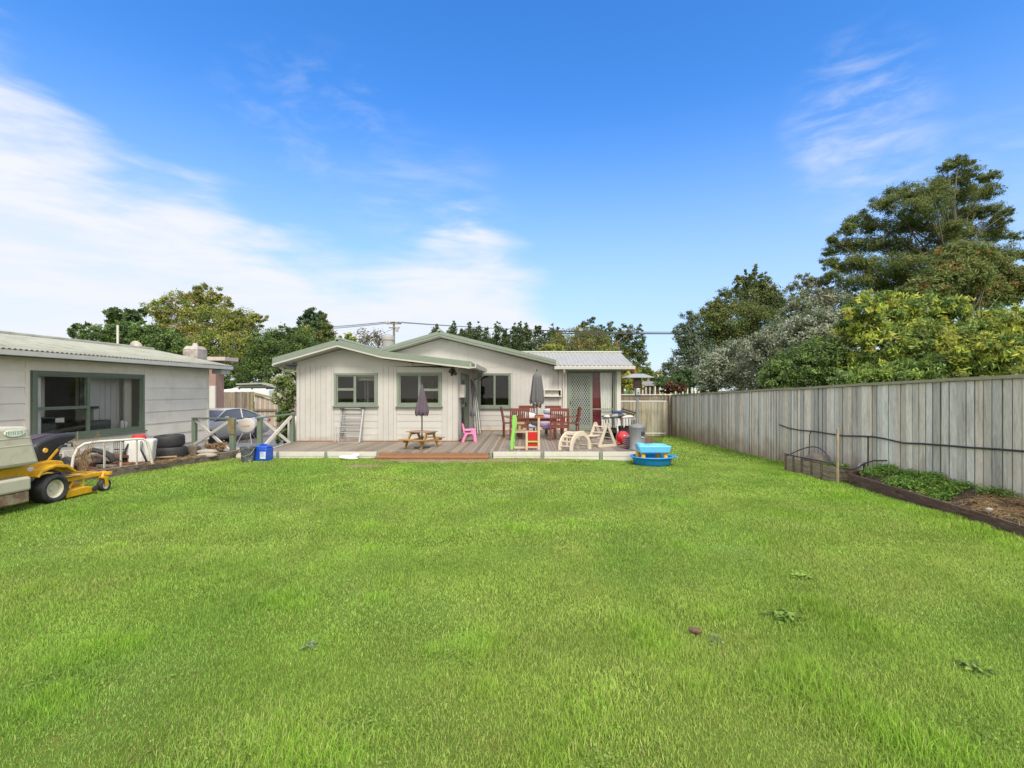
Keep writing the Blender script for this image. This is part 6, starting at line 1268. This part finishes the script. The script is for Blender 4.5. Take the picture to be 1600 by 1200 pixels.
b = MB(); b.box(xa + .05, xb + .02, D + .15, D + .18, DZ + .42, DZ + .45); b.box(xb - .028, xc + .02, D + .021, D + .045, DZ + .45, DZ + .475); b.box(xb + .028, xc - .04, D + .0, D + .02, DZ + .055, DZ + .085); b.build('rail', M_nat, tt)
b = MB(); b.box(xb + .03, xc - .042, D + .02, D + .035, DZ + .09, DZ + .44); b.build('red_panel', M_redp, tt, bev=.003)
b = MB(); b.box(xb + .028, xc - .04, D - .012, D + .012, DZ + .19, DZ + .225); b.build('step', M_lime, tt, bev=.003)
b = MB(); b.box(xa + .1, xb - .06, D + .3, D + .32, DZ + .62, DZ + .68); b.box(xa + .08, xb - .04, D + .3, D + .56, DZ + .45, DZ + .468); b.box((xa + xb) / 2 - .03, (xa + xb) / 2 + .03, D + .33, D + .36, DZ + .46, DZ + .62); b.build('platform', mat('olive_ply', (.30, .25, .12), .6, .1, 8), tt)
b = MB(); b.tube([(PXX(791.5, 13), 13, PZZ(653, 13)), (PXX(803, 13), 13, PZZ(653, 13))], .012, 6); b.build('handle_bar', M_sleeper, tt)
# climbing arch
ar = thing('climbing_arch', 'pale timber rocking arch ladder lying on the deck', 'play arch', (0, 0, 0))
A0, A1 = Vector((PXX(891, 11.74), 11.76, DZ)), Vector((PXX(923, 12.15), 12.15, DZ)); off = Vector((-.27, .14, 0))
def arcpt(t, o, rr=1.0, h=.46):
    m_ = (A0 + A1) / 2; hd = (A1 - A0) / 2; a = math.pi * t; return m_ + o - hd * math.cos(a) * rr + Vector((0, 0, h * rr * math.sin(a) ** .9))
for o_ in (Vector((0, 0, 0)), off):
    b = MB(); pts_o = [arcpt(i / 24, o_, 1.0) for i in range(25)]; pts_i = [arcpt(i / 24, o_, .78, .455) for i in range(25)]; n_ = off.normalized() * .02; vs = []
    for p, q in zip(pts_o, pts_i): vs += [p - n_, p + n_, q + n_, q - n_]
    b.add(vs, [(4 * i + k, 4 * i + (k + 1) % 4, 4 * i + 4 + (k + 1) % 4, 4 * i + 4 + k) for i in range(24) for k in range(4)] + [(0, 1, 2, 3), (96, 99, 98, 97)]); b.build('side_rail', M_pale, ar, bev=.004)
for t in (.07, .17, .28, .39, .5, .61, .72, .83, .93): p = arcpt(t, Vector((0, 0, 0)), .89, .455); MB().tube([p, p + off], .016, 8).build('rung', M_pale, ar, smooth=True)
# climbing triangle
tr = thing('climbing_triangle', 'pale timber climbing triangle with rungs and ramp on the deck', 'play triangle', (0, 0, 0))
F0, F1, AP = Vector((PXX(936, 12.5), 12.5, DZ)), Vector((PXX(962, 12.75), 12.75, DZ)), Vector((PXX(949, 12.6), 12.62, DZ + .62)); off2 = Vector((-.27, .28, 0))
for o_ in (Vector((0, 0, 0)), off2):
    for f_ in (F0, F1): MB().bar(f_ + o_, AP + o_, .032, .075, (F1 - F0).normalized()).build('side_rail', M_pale, tr, bev=.004)
    MB().bar(F0 + o_ + Vector((0, 0, .035)), F1 + o_ + Vector((0, 0, .035)), .032, .07).build('base_rail', M_pale, tr, bev=.004)
for f_ in (F0, F1):
    for t in (.12, .36, .6, .84): p = f_.lerp(AP, t); MB().tube([p, p + off2], .015, 8).build('rung', M_pale, tr, smooth=True)
MB().bar(AP + off2 * .5 + Vector((-.05, 0, -.33)), AP + off2 * .5 + Vector((-.55, .05, -.36)), .3, .025).build('ramp', M_pale, tr, bev=.004)
b = MB(); p = Vector((PXX(889, 12.9), 12.9, DZ));
for q in ((PXX(886, 12.6), 12.6), (PXX(905, 12.9), 12.9)): b.box(q[0] - .02, q[0] + .02, q[1] - .02, q[1] + .02, DZ, DZ + .36)
b.bar((PXX(884, 12.6), 12.6, DZ + .37), (PXX(912, 13.0), 13.0, DZ + .37), .05, .04); b.bar((PXX(886, 12.6), 12.6, DZ + .12), (PXX(905, 12.9), 12.9, DZ + .12), .03, .03); b.bar((PXX(886, 12.6), 12.6, DZ + .24), (PXX(905, 12.9), 12.9, DZ + .24), .03, .03)
setp(b.build('play_ladder', M_pale, bev=.003), 'low pale timber ladder piece standing behind the climbing arch', 'play ladder')
# hopper ball
hb = thing('hopper_ball', 'shiny red hopper ball on the deck left of the patio heater', 'ball', (PXX(973, 13.2), 13.2, DZ)); M_ball = mat('red_vinyl', (.62, .012, .015), .2, .03, 4, coat=.5)
b = MB(); b.lathe([(.19 * math.sin(math.pi * i / 16) + .0002, -.185 * math.cos(math.pi * i / 16)) for i in range(17)], 28, (PXX(973, 13.2), 13.2, DZ + .185), wob=lambda a, j: 1 + .006 * math.cos(14 * a)); b.build('ball', M_ball, hb, smooth='all')
b = MB(); c_ = Vector((PXX(967, 13.1), 13.04, DZ + .04)); b.tube([c_ + Vector((.02, .03, .03)), c_ + Vector((-.07, 0, .03)), c_ + Vector((-.08, -.03, 0)), c_ + Vector((.02, -.05, 0))], .016, 8); b.build('handle', M_ball, hb, smooth=True)
# patio heater
HX, HY = PXX(996, 11.95), 11.95
ph = thing('patio_heater', 'tall grey patio heater with square metal reflector at the right end of the deck', 'patio heater', (HX, HY, DZ)); M_hg = mat('grey_powder_coat', (.22, .225, .235), .4, .06, 8, metal=.3)
b = MB(); b.lathe([(.20, .0), (.205, .03), (.19, .05), (.19, .56), (.196, .57), (.19, .60), (.14, .635), (.05, .65), (.03, .66)], 28, (HX, HY, DZ)); b.build('tank_housing', M_hg, ph, smooth=True)
b = MB(); b.lathe([(.001, .012), (.055, .012), (.06, 0)], 18, (0, 0, 0), 'y'); b.v = [(p[0] + HX + .085, -p[1] + HY - .172, p[2] + DZ + .42) for p in b.v]; b.build('regulator_window', M_plast, ph, smooth=True)
b = MB(); b.box(HX + .06, HX + .12, HY - .192, HY - .178, DZ + .325, DZ + .345); b.build('warning_label', M_white, ph)
b = MB(); b.tube([(HX, HY, DZ + .64), (HX, HY, 1.52)], .032, 12); b.build('pole', M_hg, ph, smooth=True)
b = MB(); b.lathe([(.06, 1.50), (.075, 1.56), (.075, 1.66), (.10, 1.70)], 20, (HX, HY, 0)); b.build('control_box', M_hg, ph, smooth=True)
b = MB(); b.box(HX - .05, HX + .045, HY - .1, HY - .06, 1.52, 1.68); pb = b.build('control_panel', mat('brushed_steel', (.5, .5, .5), .35, .05, 9, metal=.6), ph, bev=.008); b = MB(); b.lathe([(.001, .012), (.018, .012), (.018, 0)], 12, axis='y'); b.v = [(p[0] + HX, -p[1] + HY - .101, p[2] + 1.575) for p in b.v]; b.build('knob', M_plast, pb)
b = MB(); b.lathe([(.095, 1.70), (.115, 1.72), (.115, 1.76), (.10, 1.77), (.10, 1.92), (.09, 1.94)], 24, (HX, HY, 0)); b.build('burner', mat('burnt_mesh', (.10, .07, .055), .5, .3, 40, metal=.5), ph, smooth=True)
b = MB(); rr_ = .33; b.add([(HX - rr_, HY - rr_, 1.955), (HX + rr_, HY - rr_, 1.955), (HX + rr_, HY + rr_, 1.955), (HX - rr_, HY + rr_, 1.955), (HX - .13, HY - .13, 2.045), (HX + .13, HY - .13, 2.045), (HX + .13, HY + .13, 2.045), (HX - .13, HY + .13, 2.045), (HX - rr_, HY - rr_, 1.945), (HX + rr_, HY - rr_, 1.945), (HX + rr_, HY + rr_, 1.945), (HX - rr_, HY + rr_, 1.945)],
  [(4, 5, 6, 7), (0, 1, 5, 4), (1, 2, 6, 5), (2, 3, 7, 6), (3, 0, 4, 7), (0, 8, 9, 1), (1, 9, 10, 2), (2, 10, 11, 3), (3, 11, 8, 0), (8, 11, 10, 9)]); b.build('reflector', M_alu, ph)
b = MB()
for k in range(6): b.box(PXX(976, 12.2), PXX(988, 12.2), 12.2, 12.5, DZ + .02 + k * .055, DZ + .035 + k * .055)
b.box(PXX(986, 12.2), PXX(988, 12.2), 12.2, 12.22, DZ, DZ + .33); b.box(PXX(986, 12.2), PXX(988, 12.2), 12.48, 12.5, DZ, DZ + .33); setp(b.build('slatted_rack', M_hg), 'low grey slatted rack left of the patio heater base', 'rack')
pt2 = thing('plant_pot', 'brown and black plant pot behind the patio heater', 'pot', (PXX(1011, 13), 13, -.1)); b = MB(); b.lathe([(.001, -.12), (.12, -.12), (.15, .12), (.14, .12), (.001, .08)], 18, (PXX(1011, 13), 13, .0)); b.build('pot', M_black, pt2, smooth=True); b = MB(); b.lathe([(.13, .12), (.155, .13), (.16, .36), (.14, .36), (.13, .3), (.001, .3)], 18, (PXX(1011, 13), 13, .0)); b.build('inner_pot', mat('brown_pot', (.14, .09, .06), .7, .2, 6), pt2, smooth=True)
# laundry table
TD = 14.6; ta, tb_ = PXX(943, TD), PXX(988, TD)
lt = thing('trestle_table', 'grey topped folding table beside the sliding door covered with washing', 'table', (PXX(968, TD), TD, DZ))
b = MB(); b.box(ta, tb_ + .1, TD - .3, TD + .35, DZ + .60, DZ + .63); b.build('tabletop', M_hg, lt, bev=.006)
for x in (ta + .1, tb_ - .02):
    for y in (TD - .25, TD + .3): MB().tube([(x, y, DZ), (x + .02, y, DZ + .6)], .016, 8).build('leg', M_plast, lt, smooth=True)
M_cloth = mat('washing', (1, 1, 1), .9, .1, 8, bump=.1)
lab_ = [('striped black and white washing at the left of the folding table', (.42, .42, .38), -.3, 0, .22, .05), ('grey washing heaped in the middle of the folding table', (.25, .25, .25), .0, .0, .26, .08), ('navy folded washing on top of the heap', (.03, .05, .14), .02, .05, .16, .05), ('cream washing at the right of the folding table', (.55, .50, .42), .25, -.05, .2, .045)]
for i, (lab, c, dx, dy, w, h) in enumerate(lab_):
    b = MB(); z_ = DZ + .635 + h + (.13 if i == 2 else 0) 
    pillow(b, ((ta + tb_) / 2 + dx, TD + dy, z_), w, .2, h, (0, rnd(-.1, .1), rnd(-.3, .3)), pw_=.8)
    b.c = [c if (k // 3) % 2 or i == 2 else tuple(v * .25 for v in c) if i in (0, 1) else c for k in range(len(b.c))]
    setp(b.build('washing_heap', M_cloth, smooth=True), lab, 'laundry')
hang = MB()
for k in range(8): x = ta + .12 + k * .085; g_ = rnd(.02, .5); hang.col = (g_, g_, g_); hang.hexa([(x, TD - .33, DZ + .46 - rnd(0, .1)), (x + .05, TD - .33, DZ + .44), (x + .05, TD - .31, DZ + .44), (x, TD - .31, DZ + .46), (x - .01, TD - .33, DZ + .65), (x + .05, TD - .33, DZ + .65), (x + .05, TD - .31, DZ + .65), (x - .01, TD - .31, DZ + .65)])
setp(hang.build('hanging_washing', M_cloth), 'dark and white washing hanging over the front edge of the folding table', 'laundry')
fc = thing('folding_chair', 'dark slatted folding chair leaning behind the washing on the folding table', 'chair', (PXX(980, 15.2), 15.2, DZ)); b = MB(); x_ = PXX(979, 15.2)
for k in range(5): b.bar((x_ - .28 + .04 * k, 15.2, .90 + .065 * k - .12), (x_ + .12 + .04 * k, 15.2, .78 + .065 * k - .12), .05, .045, (.3, 0, 1))
b.build('slats', M_plast, fc); b = MB(); b.tube([(x_ - .2, 15.24, DZ), (x_ - .3, 15.24, .8), (x_ - .1, 15.24, 1.08)], .014, 6); b.tube([(x_ + .2, 15.24, DZ), (x_ + .15, 15.24, .7), (x_ + .3, 15.24, .95)], .014, 6); b.build('frame', M_plast, fc)
cb = [('dark box under the folding table on the left', PXX(955, TD), .16, .34, (.03, .03, .03)), ('pale grey container under the folding table', PXX(961, TD - .2), .06, .22, (.45, .45, .43)), ('dark bag under the folding table on the right', PXX(975, TD), .14, .40, (.04, .03, .03))]
for lab, x, w, h, c in cb: b = MB(); b.col = c; b.box(x - w, x + w, TD - .1, TD + .15, DZ, DZ + h); setp(b.build('storage_box', M_cloth, bev=.02), lab, 'box')
b = MB(); b.lathe([(.05, 0), (.055, .02), (.055, .2), (.02, .27), (.02, .32), (.001, .32)], 12, (PXX(938, 14.8), 14.8, DZ + .0)); setp(b.build('bottle', mat('pinkish_bottle', (.5, .25, .28), .3, .05, 5), smooth=True), 'pinkish plastic bottle on the deck by the sliding door', 'bottle')
# pink chair
pc_ = thing('pink_chair', 'pink plastic child chair on the deck facing right beside the louvred door', 'chair', (0, 0, 0)); M_pink = mat('pink_plastic', (.78, .20, .42), .4, .04, 5)
b = MB(); b.box(-.12, .16, -.14, .14, .22, .245); b.build('seat', M_pink, pc_, bev=.01)
b = MB(); b.prism([(-.16, .245), (-.12, .235), (-.13, .36), (-.17, .52), (-.20, .52), (-.19, .38)], -.13, .13); b.build('backrest', M_pink, pc_, bev=.012)
for s in (-1, 1):
    b = MB(); b.prism([(-.14, .32), (.17, .33), (.17, .36), (-.14, .35)], s * .15 - .02, s * .15 + .02); b.build('armrest', M_pink, pc_, bev=.008)
    b = MB(); b.prism([(-.12, .24), (-.04, .24), (-.13, .08), (-.15, 0), (-.21, 0), (-.18, .1)], s * .13 - .02, s * .13 + .02); b.build('leg', M_pink, pc_, bev=.006)
    b = MB(); b.prism([(.06, .24), (.14, .35), (.18, .35), (.21, 0), (.14, 0), (.12, .18)], s * .15 - .02, s * .15 + .02); b.build('leg', M_pink, pc_, bev=.006)
place(pc_, PXX(733, 14.0), 13.95, DZ, R(12))
# folded airer leaning in the corner
ai = thing('folded_airer', 'folded grey metal clothes airer leaning against the wall by the louvred door', 'clothes airer', (-1.8, 16.3, DZ))
for k in range(7):
    x0 = PXX(735 + k * 1.0, 16.6); x1 = PXX(741 + k * 1.9, 15.9); b = MB(); m_ = ((x0 + x1) / 2 + .02, 16.25, 1.15)
    b.tube([(x0, 16.7, 2.02 - .03 * k), m_, (x1, 15.9, DZ + rnd(.02, .1))], .011, 6); b.build('tube', M_alu if k % 2 else M_plast, ai, smooth=True)
b = MB()
for k in range(10): z = .35 + k * .07; b.tube([(PXX(740 - k * .3, 16), 16.0, z), (PXX(750 - k * .7, 16), 16.05, z - .12)], .007, 5)
b.build('rack_wires', M_alu, ai)
b = MB(); pillow(b, (PXX(739, 16.1), 16.1, PZZ(646, 16.1)), .10, .05, .12, (0, .4, 0), pw_=.8); b.build('strap_bundle', mat('grey_bundle', (.2, .2, .24), .8, .1, 8), ai, smooth=True)
# ladder under the wing window
ld2 = thing('folded_ladder', 'folded aluminium ladder leaning under the left wing window', 'ladder', (pw(545), 13.75, DZ))
def LP(px, py, D): return (PXX(px, D), D, PZZ(py, D))
def lr(a, b_, w=.04, h=.025, nm='stile', m=None): MB().bar(a, b_, w, h, (0, 1, 0)).build(nm, m or M_alu, ld2, bev=.003)
lr(LP(568, 636, 13.82), LP(561.5, 691.5, 13.5)); lr(LP(566, 637, 13.86), LP(564, 690, 13.86)); lr(LP(535, 637, 13.86), LP(529, 691, 13.75)); lr(LP(537.5, 638, 13.84), LP(538, 689, 13.86), nm='stile', m=M_metal)
for k, py in enumerate((638, 645, 654, 662, 671, 683)): MB().tube([LP(535 - k * .4, py, 13.84), LP(566, py + .5, 13.84)], .013, 8).build('rung', M_metal if k % 2 else M_alu, ld2, smooth=True)
for k, py in enumerate((648.5, 657, 665.5, 675, 690)): MB().tube([LP(533 - k * .9, py + 1, 13.74), LP(565 - k * .6, py + 1, 13.70)], .014, 8).build('rung', M_alu, ld2, smooth=True)
for p in ((535, 639), (566.5, 637), (534.5, 676)): b = MB(); c_ = Vector(LP(p[0], p[1], 13.8)); b.box(c_.x - .05, c_.x + .05, c_.y - .04, c_.y + .03, c_.z - .025, c_.z + .025); b.build('hinge', M_plast, ld2, bev=.008)
for px in (522, 524.5): b = MB(); b.tube([LP(px, 664, 13.86), LP(px, 692, 13.8)], .008, 6); b.build('thin_pole', M_white, ld2)
# shell pool and sand table on the grass
SPX, SPY = PXX(1019, 11.0), 11.0; zs = float(zg(SPX, SPY))
sp2 = thing('shell_pool', 'blue plastic scallop edged paddling pool on the grass beside the deck', 'paddling pool', (SPX, SPY, zs)); M_pool = mat('pool_blue', (.015, .22, .55), .35, .05, 4); M_pool2 = mat('sky_blue_plastic', (.12, .45, .72), .35, .05, 4)
b = MB(Matrix.Translation((SPX, SPY, zs))); b.lathe([(.001, .0), (.36, .0), (.40, .03), (.445, .19), (.48, .20), (.49, .185), (.495, .20), (.48, .215), (.43, .205), (.38, .05), (.34, .03), (.001, .03)], 60, sy=.85, wob=lambda a, j: 1 + .035 * abs(math.cos(4.5 * a))); b.build('basin', M_pool, sp2, smooth=True)
b = MB(Matrix.Translation((SPX, SPY, zs))); b.box(.46, .58, -.1, .1, .19, .205); b.build('rim_lip', M_pool, sp2, bev=.01)
sa = thing('sand_table', 'light blue topped plastic play table with yellow legs standing in the paddling pool', 'play table', (SPX, SPY, zs + .03)); M_yp = mat('yellow_plastic', (.72, .40, .01), .4, .05, 5)
TZ = PZZ(706, 11.0); TT = PZZ(695, 11.0); b = MB(Matrix.Translation((SPX + .0, SPY, 0))); b.hexa([(-.33, -.25, TZ), (.33, -.25, TZ), (.33, .22, TZ), (-.33, .22, TZ), (-.37, -.27, TT), (.37, -.27, TT), (.34, .27, TT), (-.34, .27, TT)]); b.build('tabletop', M_pool2, sa, bev=.02, smooth=True)
b = MB(Matrix.Translation((SPX, SPY, 0))); pillow(b, (-.27, 0, TT + .005), .09, .2, .04, pw_=.7); pillow(b, (.02, -.02, TT), .12, .16, .018, pw_=.8); pillow(b, (.1, .1, TT), .2, .08, .02, pw_=.8); b.build('lid', M_pool2, sa, smooth=True)
for x, y in ((-.24, -.15), (-.3, .12), (.26, -.15), (.16, .12)): b = MB(Matrix.Translation((SPX, SPY, 0))); b.tube([(x, y, zs + .03), (x, y, TZ + .01)], [.055, .05], 14); b.build('leg', M_yp, sa, smooth=True)
